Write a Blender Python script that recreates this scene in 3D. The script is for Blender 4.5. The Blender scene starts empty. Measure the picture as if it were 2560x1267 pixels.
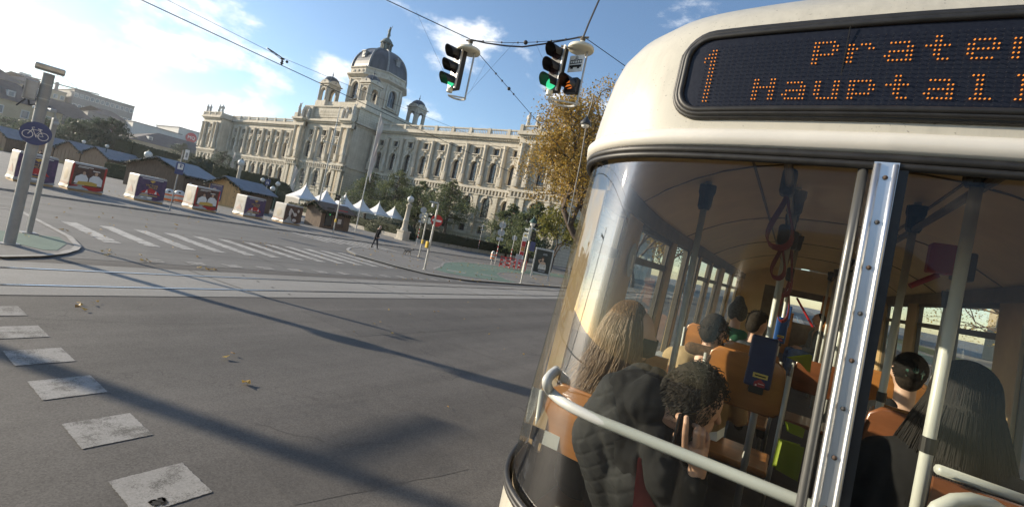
import bpy, bmesh, math, random
import numpy as np
from mathutils import Vector, Matrix, Quaternion, noise as mnoise
random.seed(7)
RNG = np.random.default_rng(7)
R_ = math.radians
sc = bpy.context.scene
col = sc.collection
# ------------------------------------------------------------------ camera, sky, sun, exposure
EYE = 2.35
FPX, YAW, PIT, ROLL, PSH = 1150.0, R_(32.2), R_(1.3), R_(11.9), 48.0      # full-resolution focal length and principal-point shift
_F = Vector((-math.sin(YAW)*math.cos(PIT), math.cos(YAW)*math.cos(PIT), math.sin(PIT)))
_R0 = Vector((math.cos(YAW), math.sin(YAW), 0)); _U0 = _R0.cross(_F)
_R = math.cos(ROLL)*_R0 + math.sin(ROLL)*_U0
_U = -math.sin(ROLL)*_R0 + math.cos(ROLL)*_U0
CAM = Vector((0, 0, EYE))
cd = bpy.data.cameras.new('camera'); cam = bpy.data.objects.new('camera', cd); col.objects.link(cam)
cam.matrix_world = Matrix(((_R.x, _U.x, -_F.x, 0), (_R.y, _U.y, -_F.y, 0), (_R.z, _U.z, -_F.z, EYE), (0, 0, 0, 1)))
cd.sensor_width = 36; cd.lens = FPX/2560*36; cd.shift_y = -PSH/2560; cd.clip_start = 0.05; cd.clip_end = 6000
sc.camera = cam
SUN_EL = R_(16.7); SUN_DIR = Vector((-0.940*math.cos(SUN_EL), -0.342*math.cos(SUN_EL), math.sin(SUN_EL)))   # towards the sun
sd = bpy.data.lights.new('sun', 'SUN'); sd.energy = 4.8; sd.angle = R_(0.55); sd.color = (1.0, 0.87, 0.68)
so = bpy.data.objects.new('sun', sd); col.objects.link(so)
so.rotation_mode = 'QUATERNION'; so.rotation_quaternion = SUN_DIR.to_track_quat('Z', 'Y'); so.location = (-60, -20, 40)
sc.view_settings.view_transform = 'Standard'; sc.view_settings.look = 'None'; sc.view_settings.exposure = 0.85; sc.view_settings.gamma = 1.0
sc.render.engine = 'CYCLES'; sc.cycles.use_denoising = True
sc.cycles.max_bounces = 8; sc.cycles.transparent_max_bounces = 16; sc.cycles.caustics_reflective = False; sc.cycles.caustics_refractive = False
sc.cycles.sample_clamp_indirect = 4.0

def ray(px, py):
    return _F + (px-1280)/FPX*_R - (py-(633.5-PSH))/FPX*_U
def G(px, py, z=0.0):
    d = ray(px, py); return CAM + d*((z-EYE)/d.z)
def aX(px, py, X):
    d = ray(px, py); return CAM + d*(X/d.x)
def aY(px, py, Y):
    d = ray(px, py); return CAM + d*(Y/d.y)
def dep(px, py, t):
    return CAM + ray(px, py)*t

# ------------------------------------------------------------------ node helpers
class NT:
    def __init__(s, tree): s.t = tree; s.t.nodes.clear()
    def n(s, typ, **kw):
        nd = s.t.nodes.new(typ)
        for k, v in kw.items():
            if k.startswith('i_'):
                k2 = k[2:]; k2 = int(k2) if k2.isdigit() else k2.replace('_', ' ')
                nd.inputs[k2].default_value = v
            else: setattr(nd, k, v)
        return nd
    def l(s, a, b, ao=0, bi=0):
        s.t.links.new(a.outputs[ao], b.inputs[bi])
    def math(s, op, a, b=None, c=None, clamp=False):
        nd = s.t.nodes.new('ShaderNodeMath'); nd.operation = op; nd.use_clamp = clamp
        for i, v in enumerate((a, b, c)):
            if v is None: continue
            if isinstance(v, (int, float)): nd.inputs[i].default_value = v
            else: s.t.links.new(v, nd.inputs[i])
        return nd.outputs[0]
    def ramp(s, fac, stops):
        nd = s.t.nodes.new('ShaderNodeValToRGB'); s.t.links.new(fac, nd.inputs[0])
        e = nd.color_ramp.elements
        while len(e) < len(stops): e.new(0.5)
        for el, (p, c) in zip(e, stops):
            el.position = p; el.color = (*c, 1) if len(c) == 3 else c
        return nd.outputs[0]
    def mix(s, fac, a, b, blend='MIX'):
        nd = s.t.nodes.new('ShaderNodeMix'); nd.data_type = 'RGBA'; nd.blend_type = blend
        for i, v in ((0, fac), (6, a), (7, b)):
            if isinstance(v, (int, float)): nd.inputs[i].default_value = v
            elif isinstance(v, tuple): nd.inputs[i].default_value = (*v, 1) if len(v) == 3 else v
            else: s.t.links.new(v, nd.inputs[i])
        return nd.outputs[2]

w = bpy.data.worlds.new('World'); sc.world = w; w.use_nodes = True
t = NT(w.node_tree)
out = t.n('ShaderNodeOutputWorld'); bg = t.n('ShaderNodeBackground', i_Strength=0.118)
sky = t.n('ShaderNodeTexSky', sky_type='NISHITA', sun_disc=False, sun_elevation=SUN_EL, sun_rotation=math.atan2(SUN_DIR.x, SUN_DIR.y), air_density=1.0, dust_density=.3, ozone_density=2.4)
tc = t.n('ShaderNodeTexCoord')
mp = t.n('ShaderNodeVectorMath', operation='MULTIPLY'); mp.inputs[1].default_value = (1, 1, 2.0); t.l(tc, mp, 0, 0)
ns = t.n('ShaderNodeTexNoise', i_Scale=7.0, i_Detail=9.0, i_Roughness=0.6); t.l(mp, ns)
ns2 = t.n('ShaderNodeTexNoise', i_Scale=2.6, i_Detail=3.0, i_Roughness=0.5); t.l(mp, ns2)
CLOUDS = [(-40, 40, .20, .42), (130, 190, .13, .36), (300, 190, .10, .40), (60, 290, .12, .34), (440, 60, .10, .42), (520, 90, .06, .34), (690, 222, .045, .62), (655, 235, .04, .4), (835, 205, .055, .58), (700, 152, .045, .32),
          (1150, 125, .042, .60), (1095, 160, .032, .45), (1185, 110, .035, .5), (560, 300, .08, .36), (380, 280, .09, .42), (800, 90, .05, .2), (1400, 280, .05, .34), (1050, 290, .06, .25), (250, 60, .12, .25)]
acc = None
for (cx, cy, rr, am) in CLOUDS:
    d = ray(cx, cy).normalized()
    dt = t.n('ShaderNodeVectorMath', operation='DISTANCE'); t.l(tc, dt, 0, 0); dt.inputs[1].default_value = d
    q = t.math('DIVIDE', dt.outputs['Value'], rr); q = t.math('MULTIPLY', q, q); q = t.math('MULTIPLY', q, -1.0); q = t.math('EXPONENT', q); q = t.math('MULTIPLY', q, am)
    acc = q if acc is None else t.math('MAXIMUM', acc, q)
nz = t.math('SUBTRACT', ns.outputs[0], 0.5); nz = t.math('MULTIPLY', nz, 2.0)
tot = t.math('ADD', acc, nz); tot = t.math('ADD', tot, t.math('MULTIPLY', t.math('SUBTRACT', ns2.outputs[0], 0.5), 0.25))
# other clouds round the rest of the sky, behind the camera too
cm = t.n('ShaderNodeMapRange', interpolation_type='SMOOTHSTEP'); cm.inputs[1].default_value = 0.16; cm.inputs[2].default_value = 0.58; t.t.links.new(tot, cm.inputs[0])
sh = t.ramp(ns.outputs[0], [(0.3, (4.6, 5.0, 5.5)), (0.62, (6.3, 6.4, 6.5))])
mixc = t.mix(t.math('MULTIPLY', cm.outputs[0], 0.92), sky.outputs[0], sh)
t.t.links.new(mixc, bg.inputs[0]); t.l(bg, out)

# ------------------------------------------------------------------ materials
MATS = {}
def pmat(name, color=(.5, .5, .5), rough=.6, metal=0.0, spec=.5, var=0.0, vscale=4.0, bump=0.0, bscale=40.0, color2=None, detail=6.0, obj=True, stretch=(1, 1, 1), emit=None, estr=0.0, trans=0.0, island=0.0, coat=0.0, sheen=0.0):
    """plain procedural material: noise-varied base colour, optional bump, optional per-island colour variation"""
    m = bpy.data.materials.new(name); m.use_nodes = True; t = NT(m.node_tree)
    o = t.n('ShaderNodeOutputMaterial'); p = t.n('ShaderNodeBsdfPrincipled'); t.l(p, o)
    p.inputs['Roughness'].default_value = rough; p.inputs['Metallic'].default_value = metal; p.inputs['Specular IOR Level'].default_value = spec
    if coat: p.inputs['Coat Weight'].default_value = coat; p.inputs['Coat Roughness'].default_value = .12
    if sheen: p.inputs['Sheen Weight'].default_value = sheen
    tc = t.n('ShaderNodeTexCoord'); mp = t.n('ShaderNodeMapping'); t.l(tc, mp, 3 if obj else 0, 0); mp.inputs['Scale'].default_value = stretch
    c2 = color2 if color2 else tuple(max(0, min(1, c*(1-var))) for c in color)
    c1 = color if color2 else tuple(min(1, c*(1+var)) for c in color)
    cur = None
    if var or color2:
        n = t.n('ShaderNodeTexNoise', i_Scale=vscale, i_Detail=detail, i_Roughness=.62); t.l(mp, n)
        cur = t.ramp(n.outputs[0], [(.36, c2), (.64, c1)])
    if island:
        g = t.n('ShaderNodeNewGeometry')
        r = t.ramp(g.outputs['Random Per Island'], [(0, (1-island,)*3), (.5, (1, 1, 1)), (1, (1+island, 1+island*.9, 1+island*.7))])
        cur = t.mix(1.0, cur if cur else color, r, 'MULTIPLY')
    if cur: t.t.links.new(cur, p.inputs['Base Color'])
    else: p.inputs['Base Color'].default_value = (*color, 1)
    if bump:
        nb = t.n('ShaderNodeTexNoise', i_Scale=bscale, i_Detail=5.0); t.l(mp, nb)
        b = t.n('ShaderNodeBump', i_Strength=bump, i_Distance=.02); t.l(nb, b, 0, 2); t.l(b, p, 0, 'Normal')
    if emit: p.inputs['Emission Color'].default_value = (*emit, 1); p.inputs['Emission Strength'].default_value = estr
    if trans: p.inputs['Transmission Weight'].default_value = trans
    MATS[name] = m; return m
def M(n): return MATS[n]
def leafmat(name, cols, tl=.35, rough=.6):
    m = bpy.data.materials.new(name); m.use_nodes = True; t = NT(m.node_tree)
    o = t.n('ShaderNodeOutputMaterial'); g = t.n('ShaderNodeNewGeometry')
    r = t.ramp(g.outputs['Random Per Island'], [(i/(len(cols)-1), c) for i, c in enumerate(cols)])
    d = t.n('ShaderNodeBsdfPrincipled', i_Roughness=rough); d.inputs['Specular IOR Level'].default_value = .3; tr = t.n('ShaderNodeBsdfTranslucent'); mx = t.n('ShaderNodeMixShader', i_0=tl)
    t.t.links.new(r, d.inputs[0]); t.t.links.new(r, tr.inputs[0]); t.l(d, mx, 0, 1); t.l(tr, mx, 0, 2); t.l(mx, o)
    MATS[name] = m; return m

def glassmat(name, tint=(.9, .93, .9), dirt=.04, fac=1.25, dirtcol=(.6, .57, .5)):
    m = bpy.data.materials.new(name); m.use_nodes = True; t = NT(m.node_tree)
    o = t.n('ShaderNodeOutputMaterial'); tr = t.n('ShaderNodeBsdfTransparent'); tr.inputs[0].default_value = (*tint, 1)
    gl = t.n('ShaderNodeBsdfGlossy', i_Roughness=.015); fr = t.n('ShaderNodeFresnel', i_IOR=1.45)
    mx = t.n('ShaderNodeMixShader'); t.t.links.new(t.math('MINIMUM', t.math('MULTIPLY', fr.outputs[0], fac), .30), mx.inputs[0]); t.l(tr, mx, 0, 1); t.l(gl, mx, 0, 2)
    df = t.n('ShaderNodeBsdfDiffuse'); df.inputs[0].default_value = (*dirtcol, 1)
    tc = t.n('ShaderNodeTexCoord'); mp = t.n('ShaderNodeMapping'); t.l(tc, mp, 3, 0); mp.inputs['Scale'].default_value = (26, 26, 1.6)
    n1 = t.n('ShaderNodeTexNoise', i_Scale=1.0, i_Detail=6.0, i_Roughness=.7); t.l(mp, n1)
    n2 = t.n('ShaderNodeTexNoise', i_Scale=420.0, i_Detail=2.0); t.l(tc, n2, 3, 0)
    sp = t.math('MULTIPLY', t.math('GREATER_THAN', n2.outputs[0], .72), .06)
    ff = t.math('ADD', t.math('MULTIPLY', t.math('POWER', n1.outputs[0], 2.0), dirt*4), sp)
    m2 = t.n('ShaderNodeMixShader'); t.t.links.new(ff, m2.inputs[0]); t.l(mx, m2, 0, 1); t.l(df, m2, 0, 2); t.l(m2, o)
    MATS[name] = m; return m

# ------------------------------------------------------------------ mesh builder
def rotz(a): return Matrix.Rotation(a, 4, 'Z')
def fromto(p0, p1):
    d = Vector(p1)-Vector(p0); L = d.length
    q = d.to_track_quat('Z', 'Y') if L > 1e-9 else Quaternion()
    return Matrix.Translation(Vector(p0)) @ q.to_matrix().to_4x4(), L
_I4 = Matrix.Identity(4)
class MB:
    def __init__(s): s.v = []; s.f = []; s.m = []; s.cur = 0; s.X = Matrix.Identity(4)
    def add(s, vs, fs):
        b = len(s.v); X = s.X
        s.v += [tuple(v) for v in vs] if X == _I4 else [tuple(X @ Vector(v)) for v in vs]; s.f += [tuple(i+b for i in f) for f in fs]; s.m += [s.cur]*len(fs); return s
    def box(s, c, d, rz=0, X=None):
        x, y, z = d[0]/2, d[1]/2, d[2]/2
        vs = [(-x, -y, -z), (x, -y, -z), (x, y, -z), (-x, y, -z), (-x, -y, z), (x, -y, z), (x, y, z), (-x, y, z)]
        T = Matrix.Translation(Vector(c)) @ (X if X is not None else rotz(rz))
        return s.add([T @ Vector(v) for v in vs], [(0, 3, 2, 1), (4, 5, 6, 7), (0, 1, 5, 4), (1, 2, 6, 5), (2, 3, 7, 6), (3, 0, 4, 7)])
    def box2(s, a, b):
        return s.box([(a[i]+b[i])/2 for i in range(3)], [abs(b[i]-a[i]) for i in range(3)])
    def bbox(s, c, d, r=.02, rz=0, X=None, n=3):
        """box with rounded edges"""
        bm = bmesh.new(); bmesh.ops.create_cube(bm, size=1)
        for v in bm.verts: v.co = Vector((v.co.x*d[0], v.co.y*d[1], v.co.z*d[2]))
        bmesh.ops.bevel(bm, geom=bm.edges[:], offset=r, segments=n, affect='EDGES', profile=.5)
        T = Matrix.Translation(Vector(c)) @ (X if X is not None else rotz(rz)); bm.verts.index_update()
        s.add([T @ v.co for v in bm.verts], [[v.index for v in f.verts] for f in bm.faces]); bm.free(); return s
    def cyl(s, p0, p1, r0, r1=None, n=12, caps=True):
        r1 = r0 if r1 is None else r1
        T, L = fromto(p0, p1)
        vs = []
        for k in range(n):
            a = 2*math.pi*k/n; vs.append(T @ Vector((r0*math.cos(a), r0*math.sin(a), 0)))
        for k in range(n):
            a = 2*math.pi*k/n; vs.append(T @ Vector((r1*math.cos(a), r1*math.sin(a), L)))
        fs = [(k, (k+1) % n, n+(k+1) % n, n+k) for k in range(n)]
        if caps: fs += [tuple(range(n-1, -1, -1)), tuple(range(n, 2*n))]
        return s.add(vs, fs)
    def lathe(s, prof, c=(0, 0, 0), n=16, X=None, a0=0.0):
        T = Matrix.Translation(Vector(c)) @ (X if X is not None else Matrix.Identity(4)); vs = []; m = len(prof)
        for r, z in prof:
            for k in range(n):
                a = 2*math.pi*k/n+a0; vs.append(T @ Vector((r*math.cos(a), r*math.sin(a), z)))
        fs = [(i*n+k, i*n+(k+1) % n, (i+1)*n+(k+1) % n, (i+1)*n+k) for i in range(m-1) for k in range(n)]
        fs += [tuple(range(n-1, -1, -1)), tuple((m-1)*n+k for k in range(n))]
        return s.add(vs, fs)
    def tube(s, pts, r, n=8, closed=False):
        pts = [Vector(p) for p in pts]; m = len(pts); rr = r if isinstance(r, (list, tuple)) else [r]*m; vs = []; prev = None
        for i, p in enumerate(pts):
            if closed: tg = pts[(i+1) % m]-pts[i-1]
            else: tg = pts[min(i+1, m-1)]-pts[max(i-1, 0)]
            tg.normalize()
            if prev is None: u = tg.orthogonal().normalized()
            else: u = (prev-tg*prev.dot(tg)); u = u.normalized() if u.length > 1e-6 else tg.orthogonal().normalized()
            prev = u; v = tg.cross(u)
            for k in range(n):
                a = 2*math.pi*k/n; vs.append(p+(u*math.cos(a)+v*math.sin(a))*rr[i])
        fs = [(i*n+k, i*n+(k+1) % n, (i+1)*n+(k+1) % n, (i+1)*n+k) for i in range(m-1) for k in range(n)]
        if closed: fs += [((m-1)*n+k, (m-1)*n+(k+1) % n, (k+1) % n, k) for k in range(n)]
        else: fs += [tuple(range(n-1, -1, -1)), tuple((m-1)*n+k for k in range(n))]
        return s.add(vs, fs)
    def ball(s, c, r, nu=12, nv=8, X=None):
        r = (r, r, r) if isinstance(r, (int, float)) else r
        T = Matrix.Translation(Vector(c)) @ (X if X is not None else Matrix.Identity(4))
        vs = [T @ Vector((0, 0, -r[2]))]
        for j in range(1, nv):
            b = math.pi*j/nv-math.pi/2
            for k in range(nu):
                a = 2*math.pi*k/nu; vs.append(T @ Vector((r[0]*math.cos(b)*math.cos(a), r[1]*math.cos(b)*math.sin(a), r[2]*math.sin(b))))
        vs.append(T @ Vector((0, 0, r[2]))); last = len(vs)-1
        fs = [(0, 1+(k+1) % nu, 1+k) for k in range(nu)]
        fs += [(1+j*nu+k, 1+j*nu+(k+1) % nu, 1+(j+1)*nu+(k+1) % nu, 1+(j+1)*nu+k) for j in range(nv-2) for k in range(nu)]
        fs += [(1+(nv-2)*nu+k, 1+(nv-2)*nu+(k+1) % nu, last) for k in range(nu)]
        return s.add(vs, fs)
    def prism(s, poly, z0, z1):
        n = len(poly)
        return s.add([(x, y, z0) for x, y in poly]+[(x, y, z1) for x, y in poly], [tuple(range(n-1, -1, -1)), tuple(range(n, 2*n))]+[(i, (i+1) % n, n+(i+1) % n, n+i) for i in range(n)])
    def loft(s, rows, closed=False, caps=False):
        n = len(rows[0]); vs = [p for r in rows for p in r]; m = len(rows); e = n if closed else n-1
        fs = [(i*n+k, i*n+(k+1) % n, (i+1)*n+(k+1) % n, (i+1)*n+k) for i in range(m-1) for k in range(e)]
        if caps: fs += [tuple(range(n-1, -1, -1)), tuple((m-1)*n+k for k in range(n))]
        return s.add(vs, fs)
    def panel(s, outer, holes, depth, plane='XZ'):
        """flat panel in x,z at y=0 with holes; reveals go back (+y) by depth"""
        bm = bmesh.new(); es = []
        for lp in [outer]+holes:
            vv = [bm.verts.new((x, 0, z)) for x, z in lp]
            es += [bm.edges.new((vv[i], vv[(i+1) % len(vv)])) for i in range(len(vv))]
        bmesh.ops.triangle_fill(bm, use_beauty=True, use_dissolve=False, edges=es, normal=(0, -1, 0)); bm.verts.index_update()
        s.add([v.co for v in bm.verts], [[v.index for v in f.verts] for f in bm.faces]); bm.free()
        for lp in holes:
            n = len(lp); s.add([(x, 0, z) for x, z in lp]+[(x, depth, z) for x, z in lp], [(i, (i+1) % n, n+(i+1) % n, n+i) for i in range(n)])
        return s
    def build(s, name, mat, parent=None, world=False, smooth=False, auto=None):
        me = bpy.data.meshes.new(name); me.from_pydata(s.v, [], s.f)
        for m in (mat if isinstance(mat, (list, tuple)) else [mat]): me.materials.append(m)
        if any(s.m): me.polygons.foreach_set('material_index', s.m)
        if smooth: me.polygons.foreach_set('use_smooth', [True]*len(me.polygons))
        me.update(); o = bpy.data.objects.new(name, me); col.objects.link(o)
        if auto is not None:
            bm = bmesh.new(); bm.from_mesh(me)
            bmesh.ops.remove_doubles(bm, verts=bm.verts, dist=1e-5)
            for f in bm.faces: f.smooth = True
            for e in bm.edges:
                if len(e.link_faces) == 2 and e.calc_face_angle(0) > R_(auto): e.smooth = False
            bm.to_mesh(me); bm.free()
        if parent is not None:
            o.parent = parent
            if world and parent.type == 'EMPTY': o.matrix_parent_inverse = Matrix.LocRotScale(parent.location, parent.rotation_euler, None).inverted()
        return o
def np_mesh(name, verts, faces, mat, parent=None, world=False, smooth=False):
    s = MB(); s.v = [tuple(v) for v in verts]; s.f = [tuple(f) for f in faces]; s.m = [0]*len(s.f)
    return s.build(name, mat, parent, world, smooth)
def tag(o, label=None, cat=None, group=None, kind=None):
    if label: o['label'] = label
    if cat: o['category'] = cat
    if group: o['group'] = group
    if kind: o['kind'] = kind
    return o
def thing(name, label, cat, loc=(0, 0, 0), rz=0, group=None):
    o = bpy.data.objects.new(name, None); col.objects.link(o); o.location = loc; o.rotation_euler = (0, 0, rz); o.empty_display_size = .2
    return tag(o, label, cat, group)
def dup(root, loc, rz=None, label=None, scale=None):
    r = root.copy(); col.objects.link(r); r.location = loc
    if rz is not None: r.rotation_euler = (0, 0, rz)
    if scale: r.scale = (scale,)*3
    if label: r['label'] = label
    for ch in list(root.children):
        c = ch.copy(); col.objects.link(c); c.parent = r
        for g in list(ch.children):
            d = g.copy(); col.objects.link(d); d.parent = c
    return r
def inst(o, parent, loc, X=None):
    """a copy of a part (and its sub-parts) under the same kind of parent"""
    c = o.copy(); col.objects.link(c); c.parent = parent; c.location = loc
    if X is not None: c.rotation_euler = X
    for g in list(o.children):
        d = g.copy(); col.objects.link(d); d.parent = c
    return c
def blob(name, prims, voxel, mat, parent=None, world=False, smooth_it=6, fac=.5):
    """one continuous body: capsules and ellipsoids fused by a voxel remesh. prim = ('c', p0, r0, p1, r1) or ('e', centre, radii[, rot])"""
    s = MB()
    for p in prims:
        if p[0] == 'c':
            _, p0, r0, p1, r1 = p; p0 = Vector(p0); p1 = Vector(p1); d = (p1-p0); L = d.length; d.normalize()
            u = d.orthogonal().normalized(); v = d.cross(u); rows = []; n = 12
            for i in range(5):
                a = math.pi/2*i/4; rows.append([p0-d*r0*math.cos(a)+(u*math.cos(b)+v*math.sin(b))*max(r0*math.sin(a), 1e-4) for b in [2*math.pi*k/n for k in range(n)]])
            for i in range(5):
                a = math.pi/2*i/4; rows.append([p1+d*r1*math.sin(a)+(u*math.cos(b)+v*math.sin(b))*max(r1*math.cos(a), 1e-4) for b in [2*math.pi*k/n for k in range(n)]])
            s.loft(rows, closed=True, caps=True)
        else:
            s.ball(p[1], p[2], 16, 12, p[3] if len(p) > 3 else None)
    o = s.build(name, mat)
    md = o.modifiers.new('r', 'REMESH'); md.mode = 'VOXEL'; md.voxel_size = voxel; md.use_smooth_shade = True
    if smooth_it:
        m2 = o.modifiers.new('s', 'SMOOTH'); m2.factor = fac; m2.iterations = smooth_it
    dg = bpy.context.evaluated_depsgraph_get(); me = bpy.data.meshes.new_from_object(o.evaluated_get(dg))
    old = o.data; o.modifiers.clear(); o.data = me; bpy.data.meshes.remove(old); me.name = name
    me.polygons.foreach_set('use_smooth', [True]*len(me.polygons))
    if not me.materials: me.materials.append(mat)
    if parent is not None:
        o.parent = parent
        if world and parent.type == 'EMPTY': o.matrix_parent_inverse = Matrix.LocRotScale(parent.location, parent.rotation_euler, None).inverted()
    return o
def text_mesh(txt, size, extr=0.0, align='CENTER'):
    cu = bpy.data.curves.new('t', 'FONT'); cu.body = txt; cu.size = size; cu.align_x = align; cu.align_y = 'CENTER'; cu.extrude = extr; cu.resolution_u = 2
    o = bpy.data.objects.new('t', cu); col.objects.link(o)
    dg = bpy.context.evaluated_depsgraph_get(); me = bpy.data.meshes.new_from_object(o.evaluated_get(dg))
    vs = [v.co.copy() for v in me.vertices]; fs = [tuple(p.vertices) for p in me.polygons]
    bpy.data.objects.remove(o); bpy.data.meshes.remove(me); return vs, fs
def add_text(mb, txt, size, X, extr=0.0, align='CENTER'):
    vs, fs = text_mesh(txt, size, extr, align); mb.add([X @ v for v in vs], fs); return mb
def frameX(c, xdir, zdir):
    """matrix whose x axis is xdir, y axis is zdir (up), z axis their cross (towards the viewer)"""
    x = Vector(xdir).normalized(); y = Vector(zdir); y = (y-x*y.dot(x)).normalized(); z = x.cross(y)
    return Matrix(((x.x, y.x, z.x, c[0]), (x.y, y.y, z.y, c[1]), (x.z, y.z, z.z, c[2]), (0, 0, 0, 1)))
def spline(pts, n=12):
    pts = [Vector(q) for q in pts]; o = []; P = [pts[0]*2-pts[1]]+pts+[pts[-1]*2-pts[-2]]; segs = len(pts)-1
    for i in range(n+1):
        t_ = i/n*segs; k = min(int(t_), segs-1); u = t_-k; a, b, c, d = P[k], P[k+1], P[k+2], P[k+3]
        o.append(.5*((2*b)+(c-a)*u+(2*a-5*b+4*c-d)*u*u+(3*b-a-3*c+d)*u**3))
    return o
def wrinkle(o, amp=.007, scale=11.0, stretch=(1, 1, .55), quilt=None):
    """fabric folds (or quilted diamonds) raised along the normals"""
    me = o.data; me.update(); off = Vector((3.1, 1.7, 9.2))*len(o.name)
    new = []
    for c, nrm in [(v.co.copy(), v.normal.copy()) for v in me.vertices]:
        if quilt:
            a = (c.x*.9+c.z)*quilt; b = (c.x*.9-c.z+c.y*.4)*quilt; d = amp*(min(1, abs(math.sin(a))*2.4)*min(1, abs(math.sin(b))*2.4)-1)
            d += .008*mnoise.noise(c*9)
        else:
            q = Vector((c.x*stretch[0], c.y*stretch[1], c.z*stretch[2]))*scale+off; n1 = mnoise.noise(q); d = amp*(1-2*abs(n1))*.7+amp*.6*mnoise.noise(q*2.3)
        new += list(c+nrm*d)
    me.vertices.foreach_set('co', new); me.update(); return o
# ------------------------------------------------------------------ material list
def roadmat(name, c_lo, c_hi, crack=True, rough=.8, streak=True, agg=.55, paint=None):
    m = bpy.data.materials.new(name); m.use_nodes = True; t = NT(m.node_tree)
    o = t.n('ShaderNodeOutputMaterial'); p = t.n('ShaderNodeBsdfPrincipled', i_Roughness=rough); t.l(p, o); p.inputs['Specular IOR Level'].default_value = .35
    tc = t.n('ShaderNodeTexCoord')
    big = t.n('ShaderNodeTexNoise', i_Scale=.30, i_Detail=6.0, i_Roughness=.65); t.l(tc, big, 3, 0)
    mid = t.n('ShaderNodeTexNoise', i_Scale=3.2, i_Detail=6.0, i_Roughness=.7); t.l(tc, mid, 3, 0)
    mp = t.n('ShaderNodeMapping'); t.l(tc, mp, 3, 0); mp.inputs['Scale'].default_value = (1.5, .05, 1)
    st = t.n('ShaderNodeTexNoise', i_Scale=1.0, i_Detail=5.0, i_Roughness=.6); t.l(mp, st)
    fine = t.n('ShaderNodeTexNoise', i_Scale=75.0, i_Detail=3.0, i_Roughness=.9); t.l(tc, fine, 3, 0)
    vor = t.n('ShaderNodeTexVoronoi', i_Scale=70.0); t.l(tc, vor, 3, 0)
    a = t.math('ADD', t.math('MULTIPLY', big.outputs[0], .42), t.math('MULTIPLY', st.outputs[0], .40 if streak else .12))
    a = t.math('ADD', a, t.math('MULTIPLY', mid.outputs[0], .18 if streak else .46))
    a = t.math('ADD', a, t.math('MULTIPLY', t.math('SUBTRACT', fine.outputs[0], .5), agg))
    sepc = t.n('ShaderNodeSeparateColor'); t.l(vor, sepc, 1, 0)
    a = t.math('ADD', a, t.math('MULTIPLY', t.math('SUBTRACT', sepc.outputs[0], .5), agg*.30))
    c = t.ramp(a, [(.34, c_lo), (.66, c_hi)])
    if streak:
        # darker oil and tyre lanes along the street, pale dust elsewhere
        sp = t.n('ShaderNodeSeparateXYZ'); t.l(tc, sp, 3, 0)
        wv = t.math('SINE', t.math('MULTIPLY', t.math('ADD', sp.outputs[0], t.math('MULTIPLY', big.outputs[0], 1.4)), 1.9))
        c = t.mix(t.math('MULTIPLY', t.math('MAXIMUM', wv, 0.0), .22), c, tuple(x*.62 for x in c_lo))
        bl = t.n('ShaderNodeTexNoise', i_Scale=.9, i_Detail=7.0, i_Roughness=.72); t.l(tc, bl, 3, 0)
        c = t.mix(t.math('MULTIPLY', t.math('GREATER_THAN', bl.outputs[0], .64), .25), c, tuple(x*.5 for x in c_lo))
    if crack:
        v = t.n('ShaderNodeTexVoronoi', feature='DISTANCE_TO_EDGE', i_Scale=.22)
        wn = t.n('ShaderNodeTexNoise', i_Scale=1.4, i_Detail=6.0); t.l(tc, wn, 3, 0)
        ad = t.n('ShaderNodeVectorMath', operation='MULTIPLY_ADD'); t.l(wn, ad, 1, 0); ad.inputs[1].default_value = (1.6, 1.6, 0); t.l(tc, ad, 3, 2); t.l(ad, v)
        k = t.math('LESS_THAN', v.outputs['Distance'], .0018)
        c = t.mix(t.math('MULTIPLY', k, .35), c, tuple(x*.35 for x in c_lo))
    if paint:
        # worn paint: the asphalt shows through in grains and scuffs
        wr_ = t.math('ADD', t.math('MULTIPLY', fine.outputs[0], .5), t.math('MULTIPLY', mid.outputs[0], .7))
        f_ = t.n('ShaderNodeMapRange', interpolation_type='SMOOTHSTEP'); t.t.links.new(wr_, f_.inputs[0]); f_.inputs[1].default_value = .55; f_.inputs[2].default_value = .70
        c = t.mix(f_.outputs[0], c, paint)
    t.t.links.new(c, p.inputs[0])
    b = t.n('ShaderNodeBump', i_Strength=.7, i_Distance=.012)
    g2 = t.n('ShaderNodeTexVoronoi', i_Scale=80.0); t.l(tc, g2, 3, 0); t.l(g2, b, 0, 2); t.l(b, p, 0, 'Normal')
    MATS[name] = m; return m
roadmat('asphalt', (.058, .053, .048), (.135, .125, .113))
roadmat('asphalt_side', (.095, .092, .086), (.165, .16, .15), crack=False)
roadmat('concrete', (.19, .184, .17), (.29, .28, .26), crack=False, rough=.85)
roadmat('pavement', (.125, .12, .112), (.20, .193, .18), crack=True, streak=False)
roadmat('greenpaint', (.075, .125, .098), (.125, .185, .15), crack=False, streak=False)
roadmat('whitepaint', (.20, .193, .18), (.38, .367, .345), crack=False, streak=False, agg=.35, paint=(.10, .095, .085))
roadmat('stripepaint', (.32, .31, .29), (.56, .545, .51), crack=False, streak=False, agg=.3, paint=(.17, .162, .15))
pmat('kerb', (.30, .29, .27), .85, var=.2, vscale=3, bump=.3)
pmat('lawn', (.06, .085, .025), .95, var=.4, vscale=1.5)
pmat('steel', (.42, .42, .41), .42, metal=.75, var=.12, vscale=6)
pmat('railsteel', (.55, .56, .58), .22, metal=1.0, var=.1, vscale=9)
pmat('grey_paint', (.30, .30, .29), .5, var=.1)
pmat('lightgrey_paint', (.56, .56, .53), .45, var=.06)
pmat('black_plastic', (.012, .012, .013), .45)
pmat('rubber', (.018, .017, .016), .5, var=.3, vscale=30, bump=.15)
pmat('white_plain', (.78, .77, .74), .5, var=.04)
pmat('blue_sign', (.03, .055, .17), .35, var=.1)
pmat('red_sign', (.50, .02, .025), .4, var=.08)
pmat('orange_band', (.72, .17, .03), .5, var=.08)
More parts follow.
